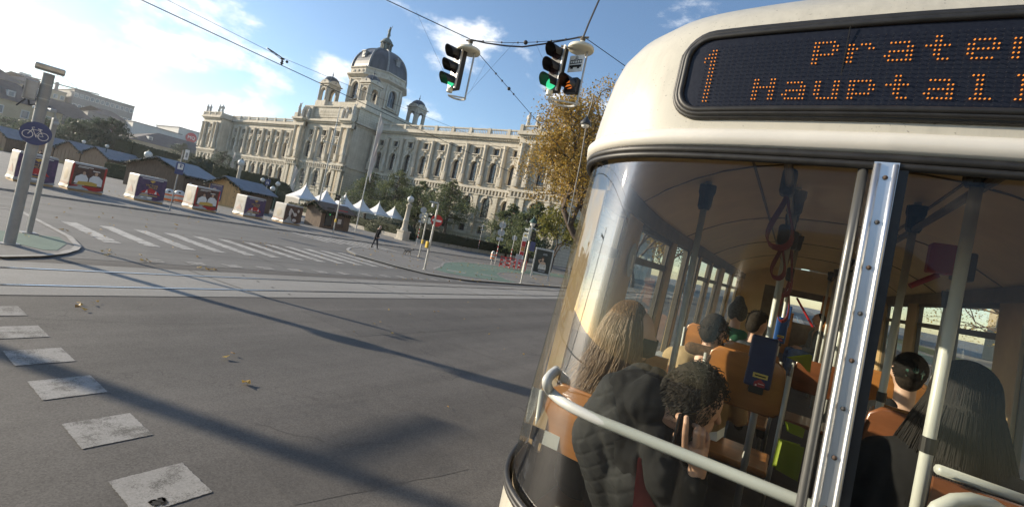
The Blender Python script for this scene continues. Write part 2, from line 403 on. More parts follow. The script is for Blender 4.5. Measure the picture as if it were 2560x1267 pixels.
pmat('yellow_paint', (.75, .50, .05), .5)
pmat('sign_back', (.40, .42, .44), .5, metal=.3, var=.12)
pmat('groove', (.012, .012, .012), .9)
# ------------------------------------------------------------------ ground
def sheet(name, poly, z, mat, kind='structure', depth=0.0):
    mb = MB(); n = len(poly)
    if depth: mb.prism(poly, z-depth, z)
    else: mb.add([(x, y, z) for x, y in poly], [tuple(range(n))])
    o = mb.build(name, M(mat)); tag(o, kind=kind); return o
def strip(mb, pts, wd, z):
    for (x0, y0), (x1, y1) in zip(pts[:-1], pts[1:]):
        d = Vector((x1-x0, y1-y0, 0)); L = d.length; a = math.atan2(d.y, d.x); nx, ny = -math.sin(a)*wd/2, math.cos(a)*wd/2
        mb.add([(x0-nx, y0-ny, z), (x1-nx, y1-ny, z), (x1+nx, y1+ny, z), (x0+nx, y0+ny, z)], [(0, 1, 2, 3)])
sheet('ground', [(-3000, -3000), (3000, -3000), (3000, 3000), (-3000, 3000)], -.03, 'pavement')
road = sheet('road', [(-31.2, -90), (24, -90), (24, 320), (-31.2, 320)], 0, 'asphalt')
mb = MB(); mb.add([(-31.0, -90, .004), (-13.2, -90, .004), (-13.8, 20, .004), (-15, 320, .004), (-31.0, 320, .004)], [(0, 1, 2, 3, 4)])
tag(mb.build('side_road', M('asphalt_side')), kind='structure')
# tram track beds
def tc_(Y): return -11.45-.012*Y-.0007*Y*Y if Y < 40 else -13.05-.068*(Y-40)
def track(name, cx, y0, y1, step):
    ys = [y0+i*step for i in range(int((y1-y0)/step)+1)]
    mb = MB(); mb.loft([[(cx(y)-1.45, y, .008), (cx(y)+1.45, y, .008)] for y in ys]); bed = mb.build(name, M('concrete')); tag(bed, kind='structure')
    for s in (-1, 1):
        r = MB(); r.loft([[(cx(y)+s*.735-.03, y, .016), (cx(y)+s*.735+.03, y, .016)] for y in ys]); r.build('rail', M('railsteel'), bed)
        g = MB(); g.loft([[(cx(y)+s*.735-.075, y, .012), (cx(y)+s*.735+.075, y, .012)] for y in ys]); g.build('rail_groove', M('groove'), bed)
    j = MB()
    y = y0+1.0
    while y < min(y1, 60):
        c = cx(y); a = .35
        strip(j, [(c-1.45, y-.2), (c+1.45, y+.2)], .025, .0125)
        for s in (-1.1, -.35, .35, 1.1): strip(j, [(c+s-.05, y+1.0), (c+s+.05, y+1.0)], .05, .0125)
        y += 5.0
    j.build('joint', M('groove'), bed); return bed
track('track_bed', tc_, -40, 200, 4)
track('track_bed', lambda y: .25, -30, 120, 10)
# islands and plaza
ISL = [(-13.2, -60), (-13.2, 2.5), (-13.6, 3.17), (-14.1, 3.63), (-14.8, 4.03), (-15.4, 4.24), (-17, 4.45), (-22.5, 4.45), (-22.5, -60)]
sheet('traffic_island', ISL, .03, 'pavement', depth=.06)
sheet('bike_path', [(-17, 3.15), (-16.75, 3.7), (-16.8, 4.2), (-15.7, 4.1), (-14.5, 3.64), (-14.42, 3.4), (-14.95, 3.1), (-15.2, 2.8), (-17, 1.4), (-22, -3), (-22, 1.2)], .036, 'greenpaint')
ISR = [(-23.77, 19.33), (-22.2, 17.9), (-20.3, 17.06), (-17.2, 17.08), (-15.6, 17.5), (-14.5, 19.4), (-14.6, 60), (-25.3, 60), (-25.3, 37.65), (-25.2, 27.9), (-25.4, 24.2), (-24.9, 21)]
sheet('traffic_island', ISR, .07, 'pavement', depth=.12)
GRN = [(-17.3, 20.04), (-19.4, 23.2), (-21.3, 25.6), (-22.6, 28), (-23.8, 31), (-24.2, 36.2), (-24.1, 60), (-20.6, 60), (-20.6, 37.8), (-19.8, 32), (-19.2, 30.0), (-18.3, 28.2), (-16.8, 26.4), (-15.6, 25.4), (-14.9, 25.5), (-14.7, 24), (-15.1, 22.5), (-15.5, 20.9), (-16.3, 20)]
sheet('bike_path', GRN, .078, 'greenpaint')
mb = MB(); strip(mb, [(-16.3, 20)]+GRN[0:6], .16, .084); strip(mb, GRN[8:15], .12, .084); strip(mb, [(-15.1, 22.5), (-15.5, 20.9), (-16.3, 20)], .12, .084)
for (x0, y0, x1, y1) in [(-17.6, 21.6, -16.9, 22.6), (-17.4, 24.2, -16.4, 25.4), (-22.4, 31, -21.6, 34), (-16.2, 29, -15.4, 30.5), (-22, 23.2, -21.6, 25), (-15.6, 27.6, -15.0, 28.6)]: strip(mb, [(x0, y0), (x1, y1)], .5, .084)
tag(mb.build('path_markings', M('whitepaint')), kind='structure')
plaza = sheet('plaza', [(-31.0, -90), (-31.0, 320), (-700, 320), (-700, -90)], .10, 'pavement', depth=.13)
mb = MB(); mb.box2((-31.02, -90, -.02), (-30.75, 320, .094)); tag(mb.build('kerb', M('kerb')), kind='structure')
mb = MB()
for a, b in zip(ISR, ISR[1:]+ISR[:1]):
    if a[1] < 59 or b[1] < 59: strip(mb, [a, b], .18, .086)
for a, b in zip(ISL[1:], ISL[2:]): strip(mb, [a, b], .14, .046)
tag(mb.build('kerb', M('kerb')), kind='structure')
sheet('lawn', [(-43, 45.5), (-43, 83), (-300, 83), (-300, 45.5)], .14, 'lawn')
# painted markings
mb = MB()
for i in range(12):
    y = 5.17+i*1.0+random.uniform(-.02, .02)
    for (xa, xb) in ((-20.9, -17.75), (-17.72, -17.15), (-17.1, -16.75)):
        mb.add([(xa, y, .012), (xb, y-.02, .012), (xb, y+.40, .012), (xa, y+.42, .012)], [(0, 1, 2, 3)])
tag(mb.build('crosswalk', M('stripepaint')), kind='structure')
mb = MB()
for i in range(7):
    y = 18.8+i*1.0; mb.add([(-30.4, y+.5, .012), (-26.2+.1*i, y+.6, .012), (-26.2+.1*i, y+1.05, .012), (-30.4, y+.95, .012)], [(0, 1, 2, 3)])
tag(mb.build('crosswalk', M('stripepaint')), kind='structure')
mb = MB()
for i in range(14):
    y = 5.17+i*1.02; x = -14.35-.012*i; mb.add([(x, y, .012), (x+.24, y+.02, .012), (x+.24, y+.48, .012), (x, y+.5, .012)], [(0, 1, 2, 3)]); mb.add([(x+.26, y+.02, .012), (x+.5, y+.05, .012), (x+.5, y+.43, .012), (x+.26, y+.48, .012)], [(0, 1, 2, 3)])
def ragged(x0, y0, x1, y1, z, amp=.012):
    pts = []; n = 40
    for a, b in (((x0, y0), (x1, y0)), ((x1, y0), (x1, y1)), ((x1, y1), (x0, y1)), ((x0, y1), (x0, y0))):
        for i in range(n): pts.append((a[0]+(b[0]-a[0])*i/n+random.uniform(-amp, amp), a[1]+(b[1]-a[1])*i/n+random.uniform(-amp, amp)))
    return pts
for x in (-9.35, -8.3, -7.3, -6.27, -5.15, -4.03, -2.9):
    p = ragged(x, 1.58, x+.53, 2.07, .006, .0035); n = len(p); mb.add([(a, b, .006) for a, b in p], [tuple(range(n))])
strip(mb, [(-28.4, 2), (-28.4, 23)], .12, .012); strip(mb, [(-9.9, -30), (-10.0, 20)], .0, .006)
tag(mb.build('lane_markings', M('whitepaint')), kind='structure')
mb = MB(); p = ragged(-3.62, 1.70, -3.54, 1.78, .008, .015); mb.add([(a, b, .0095) for a, b in p], [tuple(range(len(p)))])
tag(mb.build('road_patches', M('groove')), kind='structure')
# seams, sealed cracks and repaired patches in the asphalt
def wobble(pts, amp=.02, step=.25):
    o = []
    for (x0, y0), (x1, y1) in zip(pts[:-1], pts[1:]):
        L = math.hypot(x1-x0, y1-y0); k = max(1, int(L/step)); nx, ny = -(y1-y0)/L, (x1-x0)/L
        for i in range(k): w_ = random.uniform(-amp, amp); o.append((x0+(x1-x0)*i/k+nx*w_, y0+(y1-y0)*i/k+ny*w_))
    return o+[pts[-1]]
roadmat('asphalt_patch', (.052, .048, .044), (.122, .113, .103), crack=False); roadmat('tar_seam', (.035, .033, .031), (.07, .066, .06), crack=False, streak=False)
mb = MB()
for pl_ in ([(-9.9, 8.4), (-6.0, 8.0), (-2.2, 8.3)], [(-9.0, 1.2), (-8.2, 3.4), (-8.0, 6.5)], [(-6.6, 9), (-6.2, 14), (-6.3, 24)], [(-4.4, 2.9), (-3.6, 3.3), (-3.3, 3.9)]): strip(mb, wobble(pl_, .03, .10), .007, .0035)
for pl_ in ([(-16, 6), (-15.6, 12), (-16.2, 17)], [(-24, 3), (-23.4, 9), (-24, 16)], [(-27.5, 8), (-27.2, 18), (-27.6, 30)], [(-22, 9.6), (-14, 9.4)], [(-30, 13), (-22, 12.6)]): strip(mb, wobble(pl_, .03, .3), .03, .0075)
tag(mb.build('tar_seams', M('tar_seam')), kind='structure')
for q_, z_ in (([(-4.9, 2.6), (-3.0, 2.45), (-2.5, 4.1), (-4.4, 4.3)], .002), ([(-8.9, 6.3), (-6.9, 6.2), (-6.8, 11.5), (-8.8, 11.6)], .002), ([(-21.5, 10.5), (-18.5, 10.3), (-18.4, 13), (-21.4, 13.2)], .0055)):
    p_ = []
    for a, b in zip(q_, q_[1:]+q_[:1]): p_ += wobble([a, b], .02, .2)[:-1]
    sheet('road_patch', p_, z_, 'asphalt_patch')
# fallen leaves
leafmat('fallen', [(.25, .13, .03), (.45, .27, .05), (.55, .38, .10), (.20, .10, .04)], .15)
vs = []; fs = []
def leaf3(p, s, rng=random):
    n = Vector((rng.uniform(-.5, .5), rng.uniform(-.5, .5), 1)).normalized(); u = n.orthogonal().normalized(); u.rotate(Quaternion(n, rng.uniform(0, 6.28))); v = n.cross(u); b = len(vs); p = Vector(p)
    for a, bq in ((-1, 0), (-.2, -.7), (1, 0), (-.2, .7)): vs.append(p+u*a*s+v*bq*s+n*(.02*s if abs(bq) > 0 else s*.35))
    fs.append((b, b+1, b+2, b+3))
def scatter(n, fx, s0, s1):
    for _ in range(n):
        x, y, z = fx(); leaf3((x, y, z+.02), random.uniform(s0, s1))
for (px, py, k) in [(260, 628, 5), (278, 641, 4), (368, 655, 6), (505, 645, 4), (515, 674, 6), (525, 676, 5), (170, 772, 3), (210, 757, 3), (1005, 698, 3), (1032, 699, 3), (1100, 688, 3), (555, 890, 2), (1090, 780, 2), (620, 960, 2), (360, 550, 4), (630, 540, 6), (700, 552, 8), (880, 640, 3), (150, 577, 4), (88, 595, 3)]:
    for _ in range(k):
        q = G(px, py); leaf3((q.x+random.uniform(-.15, .15), q.y+random.uniform(-.18, .18), .03), random.uniform(.03, .06))
scatter(150, lambda: (random.uniform(-30.6, -13), random.uniform(4, 40), .05), .04, .075)
scatter(260, lambda: (random.uniform(-25, -14), random.uniform(18, 58), .09), .04, .09)
scatter(26, lambda: (random.uniform(-10, -2.5), random.uniform(5, 16), .0), .02, .04)
scatter(160, lambda: (random.uniform(-46, -31), random.uniform(8, 60), .12), .05, .08)
tag(np_mesh('fallen_leaves', vs, fs, M('fallen')), 'yellow brown autumn leaves scattered over the asphalt and the traffic islands', 'leaves', kind='stuff')
# ------------------------------------------------------------------ museum
def stonemat(name, lo, hi, brick=True, sc_=(1, 1, 1), mort=.55):
    m = bpy.data.materials.new(name); m.use_nodes = True; t = NT(m.node_tree)
    o = t.n('ShaderNodeOutputMaterial'); p = t.n('ShaderNodeBsdfPrincipled', i_Roughness=.85); t.l(p, o); p.inputs['Specular IOR Level'].default_value = .25
    tc = t.n('ShaderNodeTexCoord')
    n = t.n('ShaderNodeTexNoise', i_Scale=.35, i_Detail=8.0, i_Roughness=.68); t.l(tc, n, 3, 0)
    mp = t.n('ShaderNodeMapping'); t.l(tc, mp, 3, 0); mp.inputs['Scale'].default_value = (1.6, 1.6, .16)
    st = t.n('ShaderNodeTexNoise', i_Scale=1.0, i_Detail=5.0); t.l(mp, st)
    c = t.ramp(t.math('ADD', t.math('MULTIPLY', n.outputs[0], .6), t.math('MULTIPLY', st.outputs[0], .4)), [(.33, lo), (.62, hi)])
    if brick:
        # courses of ashlar: joints from x+y along the wall and z
        sp = t.n('ShaderNodeSeparateXYZ'); t.l(tc, sp, 3, 0)
        cb = t.n('ShaderNodeCombineXYZ'); t.t.links.new(t.math('ADD', sp.outputs[0], sp.outputs[1]), cb.inputs[0]); t.t.links.new(sp.outputs[2], cb.inputs[1])
        b = t.n('ShaderNodeTexBrick', i_Scale=1.0, i_Mortar_Size=.035, i_Brick_Width=1.5, i_Row_Height=.62, i_Mortar_Smooth=.3); t.l(cb, b)
        c = t.mix(t.math('MULTIPLY', b.outputs['Fac'], mort), c, tuple(x*.42 for x in lo))
        bp = t.n('ShaderNodeBump', i_Strength=.7, i_Distance=.08, invert=True); t.l(b, bp, 1, 2); t.l(bp, p, 0, 'Normal')
    t.t.links.new(c, p.inputs[0]); MATS[name] = m
stonemat('stone', (.38, .34, .275), (.58, .535, .45), brick=False)
stonemat('stone_block', (.37, .335, .265), (.55, .51, .425))
stonemat('stone_dark', (.30, .265, .205), (.46, .415, .335))
pmat('slate', (.055, .062, .075), .45, var=.3, vscale=.8, spec=.5, stretch=(1, 1, .3))
pmat('lead_rib', (.22, .23, .235), .55, var=.2, vscale=2)
pmat('verdigris', (.10, .13, .12), .7, var=.3, vscale=2)
pmat('statue_stone', (.45, .43, .39), .85, var=.25, vscale=1.5)
pmat('window_frame', (.055, .05, .05), .5)
pmat('window_glass', (.035, .042, .05), .06, spec=.9, var=.5, vscale=.25)
pmat('wood_door', (.20, .11, .05), .5, var=.2)
MX, MY = -116.5, 84.0
museum = thing('museum', 'large pale stone domed museum with arched windows and rooftop statues behind the garden trees', 'museum', (MX, MY, 0))
def arch(cx, hw, z0, zs, n=12, ell=1.0):
    return [(cx-hw, z0), (cx+hw, z0)]+[(cx+hw*math.cos(math.pi*k/n), zs+ell*hw*math.sin(math.pi*k/n)) for k in range(0, n+1)]
def rect(cx, hw, z0, z1): return [(cx-hw, z0), (cx+hw, z0), (cx+hw, z1), (cx-hw, z1)]
OPEN = dict(base=rect(0, .85, 3.3, 4.85), low=arch(0, 1.1, 7.0, 10.4), up=arch(0, .98, 14.9, 18.55), mez=rect(0, .8, 21.35, 22.8))
BAY = 5.45
def shift(lp, dx): return [(x+dx, z) for x, z in lp]
wall = MB(); low = MB(); trim = MB(); bal = MB()
def archring(mb, cx, r0, r1, zs, y0, y1, X, n=14):
    rows = []
    for k in range(n+1):
        a = math.pi*k/n; c, s_ = math.cos(a), math.sin(a)
        rows.append([X @ Vector((cx+r0*c, y1, zs+r0*s_)), X @ Vector((cx+r0*c, y0, zs+r0*s_)), X @ Vector((cx+r1*c, y0, zs+r1*s_)), X @ Vector((cx+r1*c, y1, zs+r1*s_))])
    mb.loft(rows, closed=True, caps=True)
WINS = []       # (matrix, kind)
def bay(X, half=BAY/2, upper=True):
    """one bay of the long front in local x,z with y=0 the wall face"""
    for mbx in (wall, low, trim): mbx.X = X
    wall.panel([(-half, 12.2), (half, 12.2), (half, 25), (-half, 25)], [OPEN['up'], OPEN['mez']], .75)
    low.panel([(-half, 0), (half, 0), (half, 12.2), (-half, 12.2)], [OPEN['base'], OPEN['low']], .75)
    I = Matrix.Identity(4)
    archring(trim, 0, 1.06, 1.48, 18.55, -.22, .02, I); archring(trim, 0, 1.18, 1.6, 10.4, -.16, .02, I)
    trim.box((0, -.2, 11.75), (.5, .4, .7)); trim.box((0, -.28, 19.95), (.62, .5, .95))
    for s in (-1, 1):
        trim.box((s*1.25, -.14, 16.9), (.34, .3, 3.3)); trim.box((s*1.25, -.2, 18.6), (.46, .42, .22)); trim.cyl((s*1.62, -.12, 14.9), (s*1.62, -.12, 18.5), .13, n=8)
        trim.box((s*1.36, -.1, 10.45), (.5, .24, .26)); trim.box((s*1.05, -.09, 22.1), (.3, .2, 1.9)); trim.ball((s*1.5, -.05, 19.9), (.55, .18, .32), 8, 6)
        trim.box((s*.55, -.15, 20.95), (.22, .3, .35))
    trim.box((0, -.12, 22.98), (2.5, .26, .22)); trim.box((0, -.2, 21.2), (2.5, .42, .2)); trim.box((0, -.22, 20.6), (1.9, .4, .16)); trim.box((0, -.1, 20.85), (1.3, .2, .3))
    trim.box((0, -.12, 14.25), (2.1, .26, .14)); trim.box((0, -.15, 14.85), (2.4, .36, .14))
    for k in range(7): trim.cyl((-.9+.3*k, -.1, 14.3), (-.9+.3*k, -.1, 14.8), .08, n=6, caps=False)
    trim.box((0, -.15, 6.9), (2.6, .34, .2)); trim.box((0, -.1, 6.3), (2.2, .22, .16))
    for k in range(6): trim.cyl((-.85+.34*k, -.08, 6.35), (-.85+.34*k, -.08, 6.85), .08, n=6, caps=False)
    for mbx in (wall, low, trim): mbx.X = I
    WINS.extend([(X, 'up'), (X, 'mez'), (X, 'low'), (X, 'base')])
def T3(x, y, z=0, a=0): return Matrix.Translation((x, y, z)) @ rotz(a)
def courses(x0, x1, y, o=trim, deep=1.0, n=None, endc=0):
    """string course, consoles, frieze, dentilled cornice and the balustrade along a straight front facing -y"""
    o.box2((x0-endc, y-.50, 13.25), (x1+endc, y+.3, 13.8)); o.box2((x0-endc*.6, y-.3, 12.05), (x1+endc*.6, y+.3, 12.3)); o.box2((x0, y-.3, 5.95), (x1, y+.3, 6.2)); o.box2((x0, y-.4, 2.6), (x1, y+.3, 3.0))
    k = x0+.45
    while k < x1: o.box((k, y-.22, 12.78), (.34, .44, .9)); k += .91
    o.box2((x0-.02, y-.12, 23.5), (x1+.02, y+.3, 23.9)); o.box2((x0-.01, y-.06, 23.9), (x1+.01, y+.3, 24.7)); o.box2((x0-endc*.5, y-.55, 24.95), (x1+endc*.5, y+.3, 25.2))
    k = x0+.2
    while k < x1: o.box((k, y-.42, 24.83), (.26, .35, .24)); k += .52
    o.box2((x0-endc, y-deep, 25.2), (x1+endc, y+.3, 25.75))
def balustrade(x0, x1, y, step):
    bal.box2((x0, y-.30, 25.75), (x1, y+.25, 26.1)); bal.box2((x0, y-.26, 27.0), (x1, y+.22, 27.3))
    n = max(1, round((x1-x0)/step))
    for i in range(n+1):
        x = x0+(x1-x0)*i/n; bal.box((x, y-.03, 26.6), (.75, .62, 1.56))
        if i < n:
            m = 9; s = (x1-x0)/n
            for k in range(m):
                xx = x+.55+(s-1.1)*(k+.5)/m; bal.lathe([(.08, 26.1), (.14, 26.35), (.07, 26.75), (.1, 27.0)], (xx, y-.03, 0), 6)
# columns as parts
cm = MB(); cm.bbox((0, 0, 15.2), (1.05, 1.0, 2.0), .04); cm.box((0, 0, 16.12), (1.2, 1.15, .2)); cm.lathe([(.56, 16.2), (.58, 16.35), (.46, 16.5), (.455, 19), (.40, 22.6), (.44, 22.7), (.42, 22.8), (.62, 23.4)], n=14); cm.box((0, 0, 23.45), (1.1, 1.1, .14))
col0 = cm.build('column', M('stone'), museum, auto=40)
pm = MB(); pm.bbox((0, 0, 9.0), (1.15, .5, 6.0), .05); pm.box((0, -.05, 12.0), (1.3, .6, .2)); pm.box((0, -.05, 6.2), (1.3, .6, .3)); pm.box((0, -.05, 4.4), (1.3, .5, 3.0))
pil0 = pm.build('pilaster', M('stone_block'), museum)
COLS = []; PILS = []
for side in (1, -1):
    xs = [MX+side*(16.85+i*BAY) for i in range(9)]
    for x in xs: bay(T3(x, MY))
    for i in range(10): COLS.append((MX+side*(16.85-BAY/2+i*BAY), MY-.42)); PILS.append((MX+side*(16.85-BAY/2+i*BAY), MY-.2))
    a, b = sorted((MX+side*(16.85-BAY/2), MX+side*(16.85+8.5*BAY)))
    courses(a, b, MY); balustrade(a, b, MY-.35, BAY)
# end pavilions
for side in (1, -1):
    x0, x1 = sorted((MX+side*63.5, MX+side*76.5)); xc = (x0+x1)/2; y = 80.0
    bay(T3(xc, y), half=2.2)
    for s in (-1, 1):
        wall.box2((xc+s*2.2, y, 12.2), (xc+s*6.5, y+.5, 25)); low.box2((xc+s*2.2, y, 0), (xc+s*6.5, y+.5, 12.2))
        for dx in (3.0, 5.3): COLS.append((xc+s*dx, y-.5)); PILS.append((xc+s*dx, y-.25))
    for xw in (x0, x1):
        wall.box2((xw-.25, y+.01, 12.2), (xw+.25, 150, 25)); low.box2((xw-.3, y+.01, 0), (xw+.3, 150, 12.2))
        trim.box2((xw-.8, y, 25.2), (xw+.8, 150, 25.75)); trim.box2((xw-.6, y, 13.25), (xw+.6, 150, 13.8)); bal.box2((xw-.3, y, 25.75), (xw+.3, y+5, 27.1))
    courses(x0, x1, y, endc=.6); balustrade(x0, x1, y-.3, 4.3)
    trim.box2((x0+.3, y+.4, 25.2), (x1-.3, 149, 25.6))
# central block
PX0, PX1, PY = MX-12.8, MX+12.8, 78.0
for dx in (-6.3, 0, 6.3): bay(T3(MX+dx, PY), half=2.7)
for dx in (-3.15, 3.15):
    wall.box2((MX+dx-.45, PY, 12.2), (MX+dx+.45, PY+.4, 25)); low.box2((MX+dx-.45, PY, 0), (MX+dx+.45, PY+.4, 12.2)); COLS.append((MX+dx, PY-.6)); PILS.append((MX+dx, PY-.35))
for s in (-1, 1):
    wall.box2((MX+s*9.0, PY-.5, 12.2), (MX+s*12.8, PY+.6, 25)); low.box2((MX+s*9.0, PY-.5, 0), (MX+s*12.8, PY+.6, 12.2))
    for dx in (9.2, 11.9): COLS.append((MX+s*dx, PY-1.4)); PILS.append((MX+s*dx, PY-1.2))
    courses(MX+min(s*8.4, s*13.0), MX+max(s*8.4, s*13.0), PY-1.5, endc=.4)
    low.box2((MX+s*12.5, PY+.6, 0), (MX+s*12.8, 96, 12.2)); wall.box2((MX+s*12.5, PY+.6, 12.2), (MX+s*12.8, 96, 25.2))
    trim.box2((MX+s*12.6, PY-.5, 13.25), (MX+s*13.3, 84, 13.8)); trim.box2((MX+s*12.6, PY-.5, 25.2), (MX+s*13.5, 84, 25.75)); trim.box2((MX+s*12.6, PY-.5, 24.6), (MX+s*13.05, 84, 25.0))
    for yy in np.arange(PY, 84, .6): trim.box((MX+s*13.0, yy, 24.85), (.4, .3, .25))
    trim.box2((MX+s*9.0, PY-1.2, 23.5), (MX+s*12.8, PY, 25.2)); trim.box2((MX+s*8.6, PY-1.2, 12.2), (MX+s*13.0, PY, 13.25))
courses(PX0+4.2, PX1-4.2, PY)
att = MB(); att.box2((MX-11.6, PY+.2, 25.75), (MX+12.6, 104, 29.6)); att.box2((MX-12.0, PY-.1, 29.55), (MX+13.0, 104.4, 29.95)); att.box2((MX-7.0, PY, 26.6), (MX+7.0, PY+.3, 29.0))
for s in (-10.2, -7.6, 7.6, 11.2): att.box((MX+s, PY-.1, 27.6), (1.5, 1.2, 3.8))
for s in (-12.2, 12.2): att.box((MX+s, PY-1.3, 26.4), (1.6, 1.5, 1.4))
DC = (MX, 92.0)
att.box((DC[0], DC[1], 31.1), (21, 21, 2.6)); att.build('attic', M('stone_block'), museum, True)
add = MB(); add.X = frameX((MX, PY-.03, 28.1), (1, 0, 0), (0, 0, 1)); vs_, fs_ = text_mesh('DEM REICHE DER NATUR', .75); add.add(vs_, fs_); add.X = frameX((MX, PY-.03, 27.2), (1, 0, 0), (0, 0, 1)); vs_, fs_ = text_mesh('UND SEINER ERFORSCHUNG', .75); add.add(vs_, fs_)
add.X = Matrix.Identity(4); add.build('inscription', M('stone_dark'), museum, True)
# drum and dome: an octagon with wide main faces
def octo(r, z, cham=.42):
    a = r; b = r*cham
    return [(DC[0]+x, DC[1]+y, z) for x, y in [(b, -a), (a, -b), (a, b), (b, a), (-b, a), (-a, b), (-a, -b), (-b, -a)]]
dr = MB(); dr.loft([octo(7.6, z_) for z_ in (32.4, 33.6)], True); dr.loft([octo(7.9, 32.4), octo(7.9, 33.2), octo(7.6, 33.3)], True)
for k in range(4):
    X = Matrix.Translation((DC[0], DC[1], 0)) @ rotz(k*math.pi/2) @ Matrix.Translation((0, -7.6, 0)); dr.X = X; b = 7.6*.42
    dr.panel([(-b, 33), (b, 33), (b, 41.2), (-b, 41.2)], [arch(0, 1.35, 34.6, 38.2)], .7); archring(dr, 0, 1.45, 1.95, 38.2, -.25, .02, Matrix.Identity(4))
    for s in (-1, 1): dr.box((s*2.6, -.15, 37), (.6, .4, 7)); dr.box((s*1.75, -.12, 36.4), (.4, .3, 3.6))
    dr.box((0, -.2, 34.3), (3.4, .5, .4)); dr.box((0, -.1, 40.5), (4.6, .35, .3))
    WINS.append((X, 'drum'))
    dr.X = Matrix.Translation((DC[0], DC[1], 0)) @ rotz(k*math.pi/2+math.pi/4) @ Matrix.Translation((0, -7.6*1.0041, 0)); c = 7.6*.58*math.sqrt(2)/2
    dr.panel([(-c, 33), (c, 33), (c, 41.2), (-c, 41.2)], [arch(0, 1.0, 34.8, 38.0)], .7); archring(dr, 0, 1.1, 1.5, 38.0, -.2, .02, Matrix.Identity(4))
dr.X = Matrix.Identity(4)
dr.loft([octo(7.7, 41.0), octo(8.0, 41.2), octo(8.7, 41.6), octo(8.7, 42.0), octo(7.8, 42.1), octo(7.8, 43.6), octo(8.1, 43.8), octo(8.1, 44.1), octo(7.5, 44.2)], True)
for k in range(8):
    for j in range(3):
        a = k*math.pi/4; X = Matrix.Translation((DC[0], DC[1], 0)) @ rotz(a); dr.X = X; dr.ball(((j-1)*1.9, -7.85, 42.85), (.75, .22, .45), 8, 6)
dr.X = Matrix.Identity(4); dr.build('drum', M('stone'), museum, True)
prof = [(7.45*math.cos(a)**.9 if a < 1.56 else 0, 44.1+8.2*math.sin(a)) for a in np.linspace(0, 1.36, 12)]
dm = MB(); dm.loft([octo(max(r, 1.9), z_, .5) for r, z_ in prof], True, True); dome = dm.build('dome', M('slate'), museum, True)
for k in range(8):
    pts = []
    for r, z_ in prof:
        o = octo(max(r, 1.9)+.06, z_, .5)[k]; pts.append(o)
    rb = MB(); rb.tube(pts, .26, 6); rb.build('rib', M('lead_rib'), dome)
for k in range(4):
    X = Matrix.Translation((DC[0], DC[1], 0)) @ rotz(k*math.pi/2)
    mbd = MB(); mbd.X = X; mbd.box((0, -6.4, 48.1), (1.3, 1.6, 1.8)); mbd.box((0, -6.6, 49.1), (1.7, 1.7, .25)); mbd.cyl((0, -7.3, 48.2), (0, -7.18, 48.2), .4, n=12); mbd.lathe([(.6, 49.1), (.4, 49.6), (.05, 49.9)], (0, -6.5, 0), 8); mbd.build('dormer', M('lead_rib'), dome)
la = MB(); la.lathe([(2.3, 51.9), (2.4, 52.2), (1.9, 52.3), (1.9, 52.5)], (DC[0], DC[1], 0), 16)
for k in range(8):
    a = k*math.pi/4; la.cyl((DC[0]+1.5*math.cos(a), DC[1]+1.5*math.sin(a), 52.4), (DC[0]+1.5*math.cos(a), DC[1]+1.5*math.sin(a), 54.6), .25, n=6)
la.lathe([(1.1, 52.4), (1.1, 54.6)], (DC[0], DC[1], 0), 8)
la.lathe([(1.95, 54.5), (2.0, 54.8), (1.7, 54.9), (1.5, 55.5), (.8, 56.2), (.35, 56.5), (.4, 57.1), (.3, 57.2)], (DC[0], DC[1], 0), 16); la.build('lantern', M('verdigris'), museum, True)
# four small towers on the corners of the drum block
tw = MB(); h = 2.0
for k in range(4):
    tw.X = rotz(k*math.pi/2) @ Matrix.Translation((0, -h, 0)); tw.panel([(-h, 1.4), (h, 1.4), (h, 6.6), (-h, 6.6)], [arch(0, 1.0, 1.45, 4.4)], .55)
    tw.box((0, -.1, 6.15), (4.3, .3, .25)); archring(tw, 0, 1.05, 1.35, 4.4, -.12, .02, Matrix.Identity(4))
    for s in (-1, 1): tw.cyl((s*1.65, -.1, 1.7), (s*1.65, -.1, 6.0), .2, n=8)
    tw.add([(-1.9, -.25, 6.9)]+[(1.9*math.cos(a), -.25, 6.9+1.0*math.sin(a)) for a in np.linspace(math.pi, 0, 9)]+[(-1.9, .4, 6.9)]+[(1.9*math.cos(a), .4, 6.9+1.0*math.sin(a)) for a in np.linspace(math.pi, 0, 9)], [tuple(range(0, 10)), tuple(range(19, 9, -1))]+[(i, i+1, i+11, i+10) for i in range(9)])
tw.X = Matrix.Identity(4); tw.box((0, 0, .0), (4.6, 4.6, 2.8)); tw.box((0, 0, 6.75), (4.9, 4.9, .3)); tw.box((0, 0, 1.35), (4.5, 4.5, .2)); tw.box((0, 0, 6.4), (3.8, 3.8, .3))
tower0 = tw.build('turret', M('stone'), museum)
td = MB(); td.lathe([(2.3*math.cos(a), 7.2+2.3*math.sin(a)*.95) for a in np.linspace(0, 1.45, 8)]+[(.12, 9.5), (.14, 9.9), (.28, 10.0), (.1, 10.2), (.03, 11.2)], n=16); td.build('turret_dome', M('slate'), tower0, smooth=True)
rbm = MB()
for k in range(8): rbm.tube([(2.33*math.cos(a)*math.cos(k*math.pi/4), 2.33*math.cos(a)*math.sin(k*math.pi/4), 7.2+2.33*math.sin(a)*.95) for a in np.linspace(0, 1.45, 7)], .07, 5)
rbm.build('turret_rib', M('lead_rib'), tower0)
def place(o, x, y, z=0): o.location = (x-MX, y-MY, z)
place(tower0, DC[0]-9.2, DC[1]-9.2, 31.0)
for sx, sy in ((1, -1), (1, 1), (-1, 1)): inst(tower0, museum, (DC[0]+sx*9.2-MX, DC[1]+sy*9.2-MY, 31.0))
place(col0, *COLS[0]); place(pil0, *PILS[0])
for x, y in COLS[1:]: inst(col0, museum, (x-MX, y-MY, 0))
